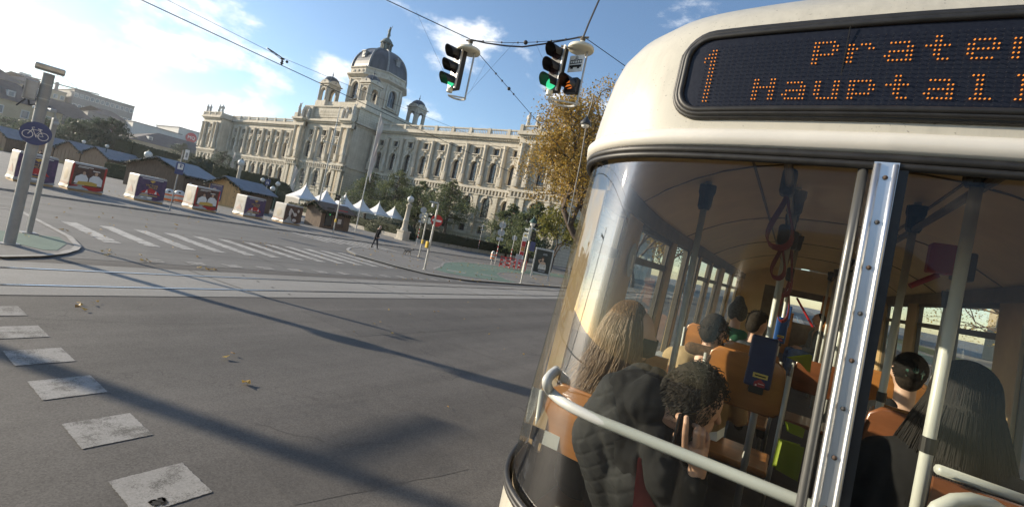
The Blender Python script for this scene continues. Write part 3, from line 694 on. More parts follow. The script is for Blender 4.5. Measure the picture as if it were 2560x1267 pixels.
for x, y in PILS[1:]: inst(pil0, museum, (x-MX, y-MY, 0))
wall.build('upper_wall', M('stone'), museum, True); low.build('ground_floor_wall', M('stone_block'), museum, True); trim.build('cornices', M('stone'), museum, True); bal.build('balustrade', M('stone'), museum, True)
rf = MB(); rf.box2((MX-63, 84.3, 25.0), (MX+63, 150, 25.6)); rf.box2((MX-76, 149.4, 0), (MX+76, 150, 25)); rf.build('roof', M('lead_rib'), museum, True)
# windows: frame with muntins > pane
def window(kind):
    f = MB(); g = MB()
    if kind in ('up', 'low', 'drum'):
        hw, z0, zs = dict(up=(.98, 14.9, 18.55), low=(1.1, 7.0, 10.4), drum=(1.35, 34.6, 38.2))[kind]
        lp = arch(0, hw, z0, zs); g.add([(x, .55, z_) for x, z_ in lp], [tuple(range(len(lp)))])
        f.tube([(x*.95, .5, z0+(z_-z0)*.985+.05) for x, z_ in lp], .07, 4, True)
        for x in (-hw*.36, hw*.36): f.box2((x-.035, .46, z0), (x+.035, .54, zs+hw*.85))
        for z_ in (z0+(zs-z0)*.34, z0+(zs-z0)*.67, zs): f.box2((-hw, .45, z_-.05), (hw, .54, z_+.05))
    else:
        hw, z0, z1 = dict(mez=(.8, 21.35, 22.8), base=(.85, 3.3, 4.85))[kind]
        g.add([(x, .55, z_) for x, z_ in rect(0, hw, z0, z1)], [(0, 1, 2, 3)])
        f.tube([(x*.95, .5, z0+(z_-z0)*.96+.03) for x, z_ in rect(0, hw, z0, z1)], .06, 4, True)
        for x in (-.28, .28): f.box2((x-.03, .46, z0), (x+.03, .54, z1))
        f.box2((-hw, .46, (z0+z1)/2-.03), (hw, .54, (z0+z1)/2+.03))
    o = f.build('window', M('window_frame'), museum); g.build('pane', M('window_glass'), o); return o
proto = {}
nwin = 0
for X, kind in WINS:
    if kind == 'base' and X.translation.x < -100: continue
    p = X.translation
    if kind not in proto: o = window(kind); proto[kind] = o; o.location = (p.x-MX, p.y-MY, p.z); o.rotation_euler = X.to_euler()
    else: inst(proto[kind], museum, (p.x-MX, p.y-MY, p.z), X.to_euler())
# statues
def figure(h, pose=0):
    k = h/2.9
    P = [('c', (0, 0, .05*k), .42*k, (0, .02*k, 1.2*k), .34*k), ('c', (0, 0, 1.2*k), .33*k, (.03*k, 0, 2.05*k), .36*k), ('e', (0, 0, 2.68*k), (.2*k, .22*k, .25*k)), ('c', (0, 0, 2.2*k), .13*k, (0, 0, 2.6*k), .11*k), ('c', (-.38*k, 0, 2.1*k), .15*k, (-.5*k, -.1*k, 1.4*k), .12*k)]
    P += [('c', (.38*k, 0, 2.1*k), .15*k, (.5*k, -.2*k, 1.5*k), .12*k), ('c', (.5*k, -.2*k, 1.5*k), .12*k, (.2*k, -.4*k, 1.6*k), .1*k)] if pose == 0 else [('c', (.38*k, 0, 2.1*k), .15*k, (.7*k, -.1*k, 2.5*k), .11*k), ('c', (.7*k, -.1*k, 2.5*k), .11*k, (.9*k, 0, 3.1*k), .09*k)]
    P += [('c', (-.2*k, .2*k, 1.9*k), .2*k, (.25*k, .3*k, .3*k), .18*k)]
    return blob('statue', P, .09*k, M('statue_stone'), museum, smooth_it=2)
s0 = figure(2.9); s1 = figure(3.0, 1); STAT = []
for side in (1, -1):
    for dx in (-5.6, -3.3, 3.3, 5.6): STAT.append((MX+side*70+dx, 80.0, 27.3))
STAT2 = [(MX-12.2, PY-1.3, 27.1), (MX-10.2, PY-1.3, 26.0), (MX-7.8, PY-1.0, 26.0), (MX+7.6, PY-1.0, 26.0), (MX+9.8, PY-1.3, 26.0), (MX+12.2, PY-1.3, 27.1)]
s0.location = (STAT[0][0]-MX, STAT[0][1]-MY, STAT[0][2]); s1.location = (STAT2[0][0]-MX, STAT2[0][1]-MY, STAT2[0][2])
for i, (x, y, z_) in enumerate(STAT[1:]): inst(s0, museum, (x-MX, y-MY, z_), (0, 0, .7*i))
for i, (x, y, z_) in enumerate(STAT2[1:]): inst(s1, museum, (x-MX, y-MY, z_), (0, 0, math.pi*(i % 2)))
st = figure(3.0, 1); st.name = 'rooftop_statue'; st.data.materials.clear(); st.data.materials.append(M('verdigris')); st.location = (DC[0]-MX, DC[1]-MY, 57.0)
# ------------------------------------------------------------------ street furniture, stalls, people outside
PZ = .10
def cyl_thing(mb, pts, r): mb.tube(pts, r, 10)
def disc(mb, c, nrm, r, th=.012, n=28):
    c = Vector(c); d = Vector(nrm).normalized(); mb.cyl(c-d*th/2, c+d*th/2, r, n=n)
def facing(x, y): return Vector((-x, -y, 0)).normalized()
# --- bicycle-sign post on the left island
bx, by = -14.93, 2.94
p = thing('sign_post', 'thick grey post with a round blue bicycle sign, junction box and tilted top panel', 'sign post', (bx, by, .03))
m = MB(); m.cyl((0, 0, 0), (0, 0, 3.95), .102, n=20); m.cyl((0, 0, 0), (0, 0, .02), .17, n=16); m.build('post', M('grey_paint'), p, auto=50)
nd = facing(bx, by); rt = Vector((-nd.y, nd.x, 0))   # rt: to the right seen from the road
def upX(c, n): return frameX(c, (-Vector(n).y, Vector(n).x, 0), (0, 0, 1))
m = MB(); X = Matrix.Translation(Vector((0, 0, 4.06))) @ rotz(math.atan2(rt.y, rt.x)) ; m.bbox((0, 0, 0), (.50, .30, .13), .03, X=rotz(math.atan2(rt.y, rt.x))); m.v = [(x, y, z+4.06) for x, y, z in m.v]; o = m.build('top_panel', M('steel'), p)
m = MB(); m.X = upX(nd*.185+Vector((0, 0, 4.08))-rt*.14, nd); add_text(m, '0115', .05, Matrix.Identity(4)); m.build('number', M('grey_paint'), o)
m = MB(); bxc = -rt*.22-nd*.03+Vector((0, 0, 3.50)); m.bbox(bxc, (.22, .20, .42), .02, rz=math.atan2(nd.y, nd.x)); m.box(bxc-rt*.10+nd*.05, (.26, .02, .43), rz=math.atan2(nd.y, nd.x)); b = m.build('junction_box', M('sign_back'), p)
m = MB(); m.box(bxc-rt*.115+nd*.10, (.02, .03, .08), rz=math.atan2(nd.y, nd.x)); m.build('lock', M('black_plastic'), b)
m = MB()
for z_ in (3.36, 3.70): m.cyl((0, 0, z_-.012), (0, 0, z_+.012), .107, n=20)
m.build('clamp_band', M('steel'), p)
m = MB(); m.tube([bxc+Vector((0, 0, -.23)), bxc+Vector((.03, .02, -.34)), bxc*.4+Vector((0, 0, 3.5*.6-.30)), Vector((nd.x*.05, nd.y*.05, 3.1))+rt*-.08], .018, 6); m.tube([bxc+rt*-.05+Vector((0, 0, -.23)), bxc+rt*-.16+Vector((0, 0, -.42))], .014, 6); m.build('cable', M('black_plastic'), p)
def bike_sign(parent, c, n, r):
    m = MB(); disc(m, c, n, r, .02); s = m.build('round_sign', M('blue_sign'), parent)
    b = MB(); X = upX(Vector(c)+Vector(n)*.013, n); k = r/.42
    def L(*pts, w=.012): b.tube([X @ Vector((x*k, y*k, 0)) for x, y in pts], w*k, 5)
    def C(cx, cy, rr): b.tube([X @ Vector(((cx+rr*math.cos(a))*k, (cy+rr*math.sin(a))*k, 0)) for a in np.linspace(0, 2*math.pi, 25)[:-1]], .012*k, 5, True)
    C(-.20, -.07, .135); C(.20, -.07, .135)
    L((-.20, -.07), (-.10, .13), (-.125, .19), (-.06, .21)); L((-.10, .13), (.10, .12), (.0, -.07), (-.09, .12)); L((.0, -.07), (.20, -.07), (.10, .12), (.085, .17)); L((.03, .175), (.14, .165), w=.018); L((.0, -.07), (.03, -.14)); L((.0, -.07), (-.03, 0.0))
    b.build('bicycle_symbol', M('white_plain'), s); return s
bike_sign(p, nd*.135+rt*.01+Vector((0, 0, 2.56)), nd, .26)
# --- second post behind it
p = thing('camera_post', 'square grey post with small floodlights on top, just behind the bicycle sign post', 'post', (-17.05, 3.66, .03))
m = MB(); m.bbox((0, 0, 1.55), (.11, .11, 3.1), .02, rz=.2); m.box((0, 0, .01), (.3, .3, .02)); m.build('post', M('grey_paint'), p)
m = MB(); m.tube([(0, 0, 3.1), (.05, -.05, 3.25), (.1, -.3, 3.27)], .025, 6); m.bbox((.12, -.38, 3.25), (.2, .13, .09), .02, rz=.4); m.bbox((.1, -.12, 3.27), (.2, .13, .09), .02, rz=.2); m.ball((.02, .02, 2.98), .07, 10, 8); m.build('floodlight', M('sign_back'), p)
# --- hanging signals are built with the wires; now the poles of the right island
def tl_head(parent, c, n, aspects=2, sz=.24, body='black_plastic', lit=None, litcol=None, visor=True):
    """signal head: stacked lens boxes with visors, facing n"""
    n = Vector(n).normalized(); X = upX(c, n); m = MB(); m.X = X
    lens = MB(); lens.X = X; vz = MB(); vz.X = X
    hgt = sz*aspects
    m.bbox((0, 0, -.09), (sz*.96, hgt, .18), .03, n=2); h = m.build('signal_head', M(body), parent)
    for i in range(aspects):
        y = hgt/2-sz*(i+.5); r = sz*.40
        rows = []
        for k in range(15):
            a = math.pi*(-.14+1.28*k/14); rows.append([(r*1.08*math.cos(a), y+r*1.08*math.sin(a), 0), (r*1.08*math.cos(a), y+r*1.08*math.sin(a)-.02, (.22+.1*math.sin(a))*sz/.3)])
        vz.loft(rows)
        l = MB(); l.X = X; l.cyl((0, y, .0), (0, y, .015), r, n=20)
        l.build('lens', M(litcol) if lit == i else M('lens_dark'), h)
    vz.build('visor', M(body), h); return h
pmat('lens_dark', (.03, .012, .01), .2)
pmat('lens_green', (.05, .5, .25), .25, emit=(.06, .75, .34), estr=.55)
pmat('lens_orange', (.8, .2, .03), .3, emit=(1, .25, .03), estr=.3)
pmat('beige_metal', (.62, .60, .50), .5, var=.05)
def pole(mb, h, r=.05, band=None): mb.cyl((0, 0, 0), (0, 0, h), r, r*.92, n=12); mb.cyl((0, 0, 0), (0, 0, .03), r*1.8, n=12)
def striped(parent, h, r=.032, z0=.9, z1=1.9):
    m = MB(); pole(m, h, r); m.build('post', M('steel'), parent, auto=50)
    for i, z_ in enumerate(np.arange(z0, z1, .2)):
        b = MB(); b.cyl((0, 0, z_), (0, 0, z_+.2), r+.004, n=12); b.build('stripe', M('red_sign' if i % 2 == 0 else 'white_plain'), parent)
# crossing signal far left of the flagpole (two heads)
def ped_signal(px, py, h, label, dirs, box=True, z=.1):
    q = G(px, py, z); t_ = thing('traffic_light', label, 'traffic light', (q.x, q.y, z))
    m = MB(); pole(m, h, .055); m.build('post', M('steel'), t_, auto=50)
    for (off, zz, n, asp, body) in dirs: tl_head(t_, Vector(off)+Vector((0, 0, zz)), n, asp, .24, body)
    if box: m = MB(); m.bbox((.09, -.06, 1.15), (.12, .14, .30), .02); m.build('push_button_box', M('yellow_paint'), t_)
    return t_
f1 = facing(-36, 27)
ped_signal(832, 583, 2.95, 'crossing signal with black and cream heads, in front of the small brown kiosk', [((-.05, -.22, 0), 3.15, (.2, -1, 0), 2, 'black_plastic'), ((.28, .1, 0), 3.0, (.95, .2, 0), 3, 'beige_metal')])
t_ = ped_signal(1047, 642, 3.2, 'crossing signal pole with cream and green-black heads and a yellow button box, nearer the dog', [((-.05, -.2, 0), 2.9, (-.3, -1, 0), 3, 'beige_metal'), ((.3, .1, 0), 3.1, (.9, -.3, 0), 2, 'black_plastic'), ((.3, .1, 0), 2.75, (.95, .3, 0), 2, 'beige_metal')], z=.07)
# no-entry pole
q = G(1061, 674, .07); p = thing('sign_post', 'slim steel pole with a red no-entry disc, floodlight and yellow box', 'sign post', (q.x, q.y, .07))
m = MB(); pole(m, 3.62, .06); m.build('post', M('steel'), p, auto=50)
m = MB(); disc(m, (.05, .1, 2.72), (.75, -.65, 0), .32); s = m.build('no_entry_sign', M('red_sign'), p); m = MB(); m.X = upX(Vector((.05, .1, 2.72))+Vector((.75, -.65, 0)).normalized()*.01, (.75, -.65, 0)); m.box((0, 0, 0), (.5, .11, .006)); m.build('bar', M('white_plain'), s)
m = MB(); m.bbox((-.2, -.12, 3.66), (.5, .16, .06), .02, rz=.5); m.bbox((-.27, -.1, 3.5), (.12, .12, .22), .02); m.build('floodlight', M('sign_back'), p)
m = MB(); m.bbox((-.12, -.08, 1.35), (.14, .14, .36), .02); m.build('push_button_box', M('yellow_paint'), p)
# groups of round signs seen from behind
def round_signs(px, py, z, label, specs, h, band=True, lean=0):
    q = G(px, py, z); p = thing('sign_post', label, 'sign post', (q.x, q.y, z)); striped(p, h)
    f = facing(q.x, q.y)
    for kind, zz, r in specs:
        m = MB(); c = -f*.05+Vector((0, 0, zz))
        if kind == 'o': disc(m, c, f, r, .014)
        elif kind == '8': m.cyl(c-f*.007, c+f*.007, r, n=8)
        else: m.X = upX(c, f); m.bbox((0, 0, 0), (r*2, r*.9, .014), .006)
        s = m.build('sign_plate', M('sign_back' if kind != 'w' else 'white_plain'), p)
        b = MB(); b.X = upX(Vector((0, 0, zz))-f*.03, f); b.box((0, 0, 0), (.05, r*1.3, .03)); b.build('bracket', M('steel'), s)
round_signs(1040, 614, .1, 'striped post with two round sign backs and a small plate, left of the no-entry pole', [('o', 4.0, .33), ('o', 3.3, .33), ('r', 2.7, .3)], 4.35)
round_signs(1236, 662, .07, 'striped post with octagonal and round sign backs stacked over a plate beside a litter bin', [('8', 4.0, .36), ('o', 3.25, .36), ('r', 2.6, .34)], 4.4)
round_signs(1271, 669, .07, 'short striped post with one round sign back, standing before the red barrier', [('o', 3.0, .26)], 3.3)
round_signs(1193, 632, .1, 'striped post covered with dark stickers, standing by the hedge behind two people', [('r', 4.1, .22), ('r', 3.6, .2)], 4.5)
# litter bin
def litter_bin(loc, label, h=.95, r=.24, on_post=False, hood=True):
    p = thing('litter_bin', label, 'litter bin', loc); z0 = .5 if on_post else .0
    m = MB(); m.lathe([(r*.92, z0), (r, z0+.05), (r, z0+h*.68), (r*.93, z0+h*.8), (r*.72, z0+h*.92), (r*.4, z0+h*.985), (.02, z0+h)], n=18); m.build('shell', M('lightgrey_paint'), p, smooth=True)
    for a in ((.1, .26), (.5, .62)):
        b = MB(); b.cyl((0, 0, z0+h*a[0]), (0, 0, z0+h*a[1]), r*1.015, n=18, caps=False); b.build('band', M('orange_band'), p)
    f = facing(*loc[:2]); b = MB(); b.ball(f*r*.78+Vector((0, 0, z0+h*.8)), (.1, .1, .08), 10, 6); b.build('opening', M('black_plastic'), p)
    if on_post: b = MB(); b.cyl((0, 0, 0), (0, 0, z0), .04, n=8); b.build('post', M('steel'), p)
    return p
q = G(1234, 663, .07); litter_bin((q.x-.25, q.y-.1, .07), 'white and orange litter bin on a short post beside the octagonal sign post', .85, .2, True)
q = G(418, 504, PZ); litter_bin((q.x, q.y, PZ), 'rounded grey litter bin left of the thin bus stop post', 1.0, .40)
q = G(444, 506, PZ); litter_bin((q.x, q.y, PZ), 'rounded grey litter bin right of the thin bus stop post', 1.0, .40)
# barrier, grey board, stop column
pmat('barrier_red', (.62, .03, .03), .4); pmat('yellow_soft', (.75, .6, .15), .5)
def barrier(a, b, label):
    a = Vector(a); b = Vector(b); c = (a+b)/2; p = thing('road_barrier', label, 'barrier', (c.x, c.y, a.z)); d = b-a; L = d.length; an = math.atan2(d.y, d.x)
    m = MB(); m.X = rotz(an)
    for x in np.linspace(-L/2, L/2, 4): m.box((x, 0, .52), (.05, .05, 1.04))
    m.box((0, 0, 1.0), (L, .05, .06)); m.build('frame', M('barrier_red'), p)
    for zz in (.28, .68):
        r = MB(); r.X = rotz(an); r.bbox((0, -.03, zz), (L, .03, .2), .008); rb = r.build('rail', M('barrier_red'), p)
        s = MB(); s.X = rotz(an)
        for x in np.linspace(-L/2+.4, L/2-.4, max(2, int(L/1.0))): s.box((x, -.048, zz), (.32, .006, .12))
        s.build('reflector', M('white_plain'), rb)
q1 = G(1248, 666, .07); q2 = G(1285, 673, .07); q3 = G(1312, 678, .07)
barrier((q1.x, q1.y, .07), (q2.x, q2.y, .07), 'red and white slatted road barrier, left one behind the short sign post'); barrier((q2.x, q2.y+.6, .07), (q3.x, q3.y, .07), 'red and white slatted road barrier, right one behind the grey board')
q = G(1291, 671, .07); p = thing('notice_board', 'plain grey board on two legs standing in front of the red barriers', 'board', (q.x, q.y, .07)); f = facing(q.x, q.y); m = MB(); m.X = upX((0, 0, .95), f); m.bbox((0, 0, 0), (.62, 1.05, .05), .01); m.build('panel', M('sign_back'), p)
for s in (-.22, .22): m = MB(); m.X = upX((0, 0, 0), f); m.cyl((s, 0, -.02), (s, .5, -.02), .025, n=8); m.build('leg', M('steel'), p)
q = aX(1301, 600, -24.5); gq = G(1296, 676, .07); p = thing('tram_stop_sign', 'tall narrow stop sign, white with a yellow disc and coloured notices, behind the red barriers', 'stop sign', (gq.x-2.5, gq.y+4.2, .07)); f = facing(gq.x, gq.y); m = MB(); m.X = upX((0, 0, 0), f); m.bbox((0, 2.15, 0), (.5, 3.3, .08), .02); m.cyl((0, 0, 0), (0, .6, 0), .05, n=8); m.build('board', M('white_plain'), p)
m = MB(); m.X = upX(f*.05, f); m.cyl((0, 3.5, -.005), (0, 3.5, .005), .15, n=20); m.build('disc', M('yellow_paint'), p)
for zz, hh, mt in ((2.65, .55, 'red_sign'), (2.1, .5, 'lens_orange2'), (1.6, .4, 'red_sign')):
    if mt not in MATS: pmat(mt, (.75, .42, .06), .5, color2=(.35, .05, .08), vscale=12)
    m = MB(); m.X = upX(f*.05, f); m.box((0, zz, 0), (.42, hh, .012)); m.build('notice', M(mt), p)
# old lamp signal at the right
q = G(1302, 708, .07); p = thing('traffic_light', 'crossing signal on a slim pole with green-capped lamp and cream heads, before the poster', 'traffic light', (q.x, q.y, .07))
m = MB(); pole(m, 3.0, .055); m.build('post', M('steel'), p, auto=50); tl_head(p, (-.16, -.1, 3.15), (-.9, -.4, 0), 3, .26, 'beige_metal'); tl_head(p, (.18, .1, 3.1), (.5, -.85, 0), 2, .27, 'black_plastic')
m = MB(); m.tube([(-.2, -.1, 3.58), (0, 0, 3.62), (.25, .1, 3.52)], .03, 6); m.build('bracket', M('lightgrey_paint'), p)
m = MB(); m.bbox((.2, .15, 2.45), (.34, .05, .62), .01, rz=.8); s = m.build('direction_sign', M('blue_sign'), p)
pmat('green_metal', (.03, .075, .06), .5)
q = dep(1331, 566, 42); p = thing('street_lamp', 'green hooded street lamp with round glass behind the crossing signal', 'street lamp', (q.x, q.y, .07)); m = MB(); m.cyl((0, 0, 0), (0, 0, 4.5), .09, .06, n=10); m.cyl((0, 0, 0), (0, 0, 1.0), .14, .11, n=10); m.build('post', M('beige_metal'), p); m = MB(); m.lathe([(.38, 4.62), (.36, 4.68), (.2, 4.95), (.08, 5.05), (.05, 5.25), (.01, 5.35)], n=16); m.build('hood', M('green_metal'), p); m = MB(); m.lathe([(.1, 4.3), (.2, 4.4), (.24, 4.62)], n=14); m.build('lamp_glass', M('white_plain'), p)
# advertising display with poster
q1 = G(1325, 692, .07); q2 = G(1371, 702, .07); c = (q1+q2)/2; d = (q2-q1); d.z = 0; L = d.length; p = thing('poster_display', 'freestanding glazed poster display with a dark exhibition poster on two white legs', 'poster display', (c.x, c.y, .07)); n = Vector((d.y, -d.x, 0)).normalized(); n = n if n.dot(facing(c.x, c.y)) > 0 else -n
m = MB(); m.X = upX((0, 0, 0), n); W_ = L-.12
for s in (-1, 1): m.bbox((s*(W_/2), 1.28, 0), (.12, 2.5, .16), .02)
m.bbox((0, 2.45, 0), (W_, .14, .15), .02); m.bbox((0, .45, 0), (W_, .14, .15), .02); m.build('frame', M('steel'), p)
pmat('poster_dark', (.020, .024, .022), .3, var=.4, vscale=3); pmat('poster_skin', (.55, .36, .24), .5, var=.15, vscale=8); pmat('poster_hair', (.10, .05, .025), .6); pmat('poster_cloth', (.55, .50, .42), .6, var=.25, vscale=9)
m = MB(); m.X = upX((0, 0, 0), n); m.box((0, 1.45, 0), (W_-.1, 1.9, .06)); po = m.build('poster', M('poster_dark'), p)
m = MB(); m.X = upX(n*.035, n); k = W_/1.2
m.ball((-.02*k, 1.62, 0), (.1, .14, .012), 14, 8); m.ball((.03, 1.32, 0), (.24, .13, .012), 14, 8); m.tube([(-.24, 1.3, 0), (-.34, 1.5, .0), (-.16, 1.58, 0)], .05, 6); m.build('painted_figure', M('poster_skin'), po)
m = MB(); m.X = upX(n*.032, n); m.ball((-.03*k, 1.69, 0), (.13, .16, .012), 14, 8); m.build('painted_hair', M('poster_hair'), po)
m = MB(); m.X = upX(n*.04, n); m.add([(-.20, 1.28, 0), (.10, 1.30, 0), (.32, 1.22, 0), (.36, .80, 0), (-.30, .80, 0), (-.28, 1.1, 0)], [(5, 4, 3, 2, 1, 0)]); m.build('painted_dress', M('poster_cloth'), po)
m = MB(); m.X = upX(n*.055, n); add_text(m, 'Tizian', .26, Matrix.Translation((.0, .93, 0)), .002); m.build('poster_lettering', M('white_plain'), po)
m = MB(); m.X = upX(n*.055, n)
for i, (y, ww) in enumerate(((.72, .6), (.67, .5), (.63, .55), (2.12, .3), (2.06, .4), (2.0, .36))): m.box((.05 if i < 3 else .1, y, 0), (ww, .022, .004))
m.build('poster_lines', M('sign_back'), po)
for s in (-1, 1): m = MB(); m.X = upX((0, 0, 0), n); m.bbox((s*(W_/2-.02), .02, .02), (.1, .85, .1), .02); m.build('leg', M('white_plain'), p)
# stop post by the bins
q = G(424, 527, PZ); p = thing('bus_stop_sign', 'thin dark pole with a blue stop plate and a white flag sign', 'stop sign', (q.x, q.y, PZ)); f = facing(q.x, q.y); m = MB(); m.cyl((0, 0, 0), (0, 0, 3.75), .035, n=10); m.build('post', M('grey_paint'), p)
m = MB(); m.X = upX(f*.05, f); m.bbox((.02, 2.62, 0), (.42, .72, .03), .015); s = m.build('blue_plate', M('blue_sign'), p)
m = MB(); m.X = upX(f*.07, f); m.box((.04, 2.74, 0), (.28, .34, .006)); m.build('white_panel', M('white_plain'), s)
m = MB(); m.X = upX(f*.076, f); m.box((.04, 2.78, 0), (.05, .2, .004)); m.box((.08, 2.83, 0), (.12, .05, .004)); m.box((.08, 2.72, 0), (.12, .04, .004)); m.build('symbol', M('blue_sign'), s)
m = MB(); m.X = upX(f*.0, f); m.bbox((.21, 3.52, 0), (.22, .62, .06), .03); s = m.build('flag_sign', M('white_plain'), p); m = MB(); m.X = upX(f*.035, f); m.box((.21, 3.5, 0), (.1, .3, .004)); m.build('symbol', M('grey_paint'), s)
# --- banners cubes
pmat('tarp_white', (.36, .35, .33), .42, var=.06, vscale=3, bump=.5, bscale=2.5); pmat('tarp_blue', (.035, .03, .085), .35, color2=(.09, .05, .15), vscale=5, bump=.25, bscale=3)
pmat('tarp_dark', (.04, .025, .03), .35, color2=(.11, .05, .035), vscale=5, bump=.25, bscale=3); pmat('tarp_red', (.42, .02, .025), .35, var=.15, bump=.25, bscale=3); pmat('gold_print', (.62, .40, .08), .45); pmat('pale_print', (.55, .46, .44), .4, color2=(.66, .62, .56), vscale=6); pmat('wood_pale', (.42, .28, .13), .7, var=.2, stretch=(1, 1, 8))
def cube(px, lab, style, size=(1.62, 1.62, 1.72)):
    q = G(*px, PZ); sx, sy, h = size
    p = thing('banner_cube', lab, 'banner cube', (q.x, q.y, PZ), 0, 'banner cubes along the kerb')   # near corner is at the origin: -y face to the left, +x face to the right
    a = .06
    m = MB(); m.box((-sx/2, sy/2, .05), (sx, sy, .1)); m.build('wooden_base', M('wood_pale'), p)
    m = MB()
    # slack tarpaulin with a flared hem
    def ring(z_, o, jag=0): return [(-sx-o, -o, z_), (-sx*.66, -o-jag, z_), (-sx*.33, -o+jag, z_), (o, -o, z_), (o+jag, sy*.33, z_), (o-jag, sy*.66, z_), (o, sy+o, z_), (-sx-o, sy+o, z_)]
    m.loft([ring(.12, .05, .03), ring(.3, .015, .02), ring(.9, .0, .015), ring(h-.06, 0, 0), ring(h, -.04, 0)], True, True); m.build('white_cover', M('tarp_white'), p)
    m = MB(); m.add([(.022, -.01, .14), (.022, sy+.01, .14), (.012, sy, h-.12), (.012, 0, h-.12)], [(0, 1, 2, 3)]); pr = m.build('printed_banner', M(dict(c='tarp_blue', g='tarp_dark', b='tarp_dark')[style]), p)
    def deco(name, mat, items, xo=.03):
        m = MB()
        for it in items:
            if it[0] == 't': m.X = frameX((xo, sy*it[2], it[3]), (0, 1, 0), (0, 0, 1)); add_text(m, it[1], it[4], Matrix.Identity(4)); m.X = Matrix.Identity(4)
            elif it[0] == 'b': m.box((xo, sy*it[1], it[2]), (.006, it[3], it[4]))
            elif it[0] == 'e': m.ball((xo, sy*it[1], it[2]), (.006, it[3], it[4]), 12, 8)
            elif it[0] == 'p': m.add([(xo, sy*y, z_) for y, z_ in it[1]], [tuple(range(len(it[1])))])
        return m.build(name, M(mat), pr)
    if style == 'c':
        deco('gold_lettering', 'gold_print', [('t', 'VICTOR', .5, 1.12, .2), ('t', 'MORA', .55, .98, .17), ('b', .45, .45, 1.0, .05), ('p', [(.4, 1.42), (.5, 1.3), (.6, 1.44), (.52, 1.5)])])
        deco('tent_print', 'red_sign', [('p', [(.15, .6), (.85, .55), (.75, .75), (.5, .95), (.25, .75)])]); deco('pale_print', 'white_plain', [('b', .5, 1.54, 1.2, .04), ('t', '8.12 - 23.12', .45, .6, .1), ('p', [(.3, .62), (.36, .86), (.4, .62)]), ('p', [(.62, .6), (.68, .84), (.72, .6)]), ('e', .5, .3, .16, .07), ('e', .25, .28, .1, .05)], .034)
    elif style == 'g':
        mr = MB(); mr.box((.026, sy/2, .26), (.006, sy, .24)); mr.box((.026, sy*.03, .9), (.006, .1, 1.5)); mr.box((.026, sy*.97, .9), (.006, .1, 1.5)); mr.build('red_border', M('tarp_red'), pr)
        deco('figures_print', 'white_plain', [('p', [(.12, .5), (.5, .5), (.5, .85), (.42, 1.06), (.28, 1.06), (.14, .88)]), ('p', [(.53, .48), (.93, .48), (.92, .9), (.8, 1.08), (.62, 1.08), (.54, .9)]), ('b', .7, 1.36, .34, .05), ('b', .38, 1.52, .7, .035), ('b', .3, 1.46, .5, .02)]); deco('faces_print', 'poster_skin', [('e', .36, 1.14, .075, .11), ('e', .71, 1.20, .08, .12)], .034); deco('tray_print', 'gold_print', [('p', [(.2, .42), (.8, .44), (.78, .62), (.6, .68), (.24, .62)])], .034)
    else: deco('figures_print', 'pale_print', [('e', .3, 1.0, .12, .3), ('e', .6, .9, .16, .16), ('e', .75, 1.25, .1, .14), ('p', [(.25, 1.35), (.6, .75), (.68, .8), (.32, 1.4)]), ('e', .6, .4, .2, .14), ('b', .2, .35, .25, .1)])
    # left face: white ground and paled print stand in for sun glare
    ml = MB(); ml.add([(-sx*.97, -.018, .34), (-sx*.03, -.018, .34), (-sx*.03, -.012, h-.2), (-sx*.97, -.012, h-.2)], [(0, 1, 2, 3)]); fp = ml.build('side_print', M('tarp_white'), p)
    m2 = MB(); m2.X = frameX((-sx*.5, -.03, 1.15), (1, 0, 0), (0, 0, 1))
    if style == 'c':
        add_text(m2, 'VICTOR', .24, Matrix.Identity(4)); m2.X = Matrix.Identity(4); m2.build('faded_lettering', M('faded_gold'), fp); m2 = MB(); m2.add([(-sx*.8, -.03, .5), (-sx*.2, -.03, .5), (-sx*.35, -.03, .75), (-sx*.5, -.03, .98), (-sx*.65, -.03, .75)], [(0, 1, 2, 3, 4)]); m2.build('faded_tent', M('faded_red'), fp)
    else: m2.X = Matrix.Identity(4); m2.ball((-sx*.5, -.02, .9), (.4, .01, .35), 12, 8); m2.build('faded_figures', M('faded_gold'), fp); m2 = MB(); m2.box((-sx*.5, -.03, .38), (sx*.9, .008, .14)); m2.build('faded_border', M('faded_red'), fp)
    return p
pmat('faded_gold', (.38, .32, .22), .45, color2=(.34, .32, .29), vscale=5); pmat('faded_red', (.36, .22, .19), .45, color2=(.36, .30, .27), vscale=6)  # tones whitened for sun glare on the cubes; red also prints the stall poster
cube((168, 474), 'white-topped banner cube behind the bicycle sign post, second from the left in the row', 'g'); cube((334, 500), 'banner cube with gold circus lettering on dark blue, left of the litter bins', 'c'); cube((480, 523), 'red-edged banner cube showing two people in white, right of the litter bins', 'g')
cube((607, 541), 'faded banner cube with a gold base strip before the plywood stall', 'c'); cube((706, 558), 'banner cube with black and white figures, rightmost of the row', 'b'); cube((32, 453), 'dark banner cube cut by the left edge of the photo', 'c')
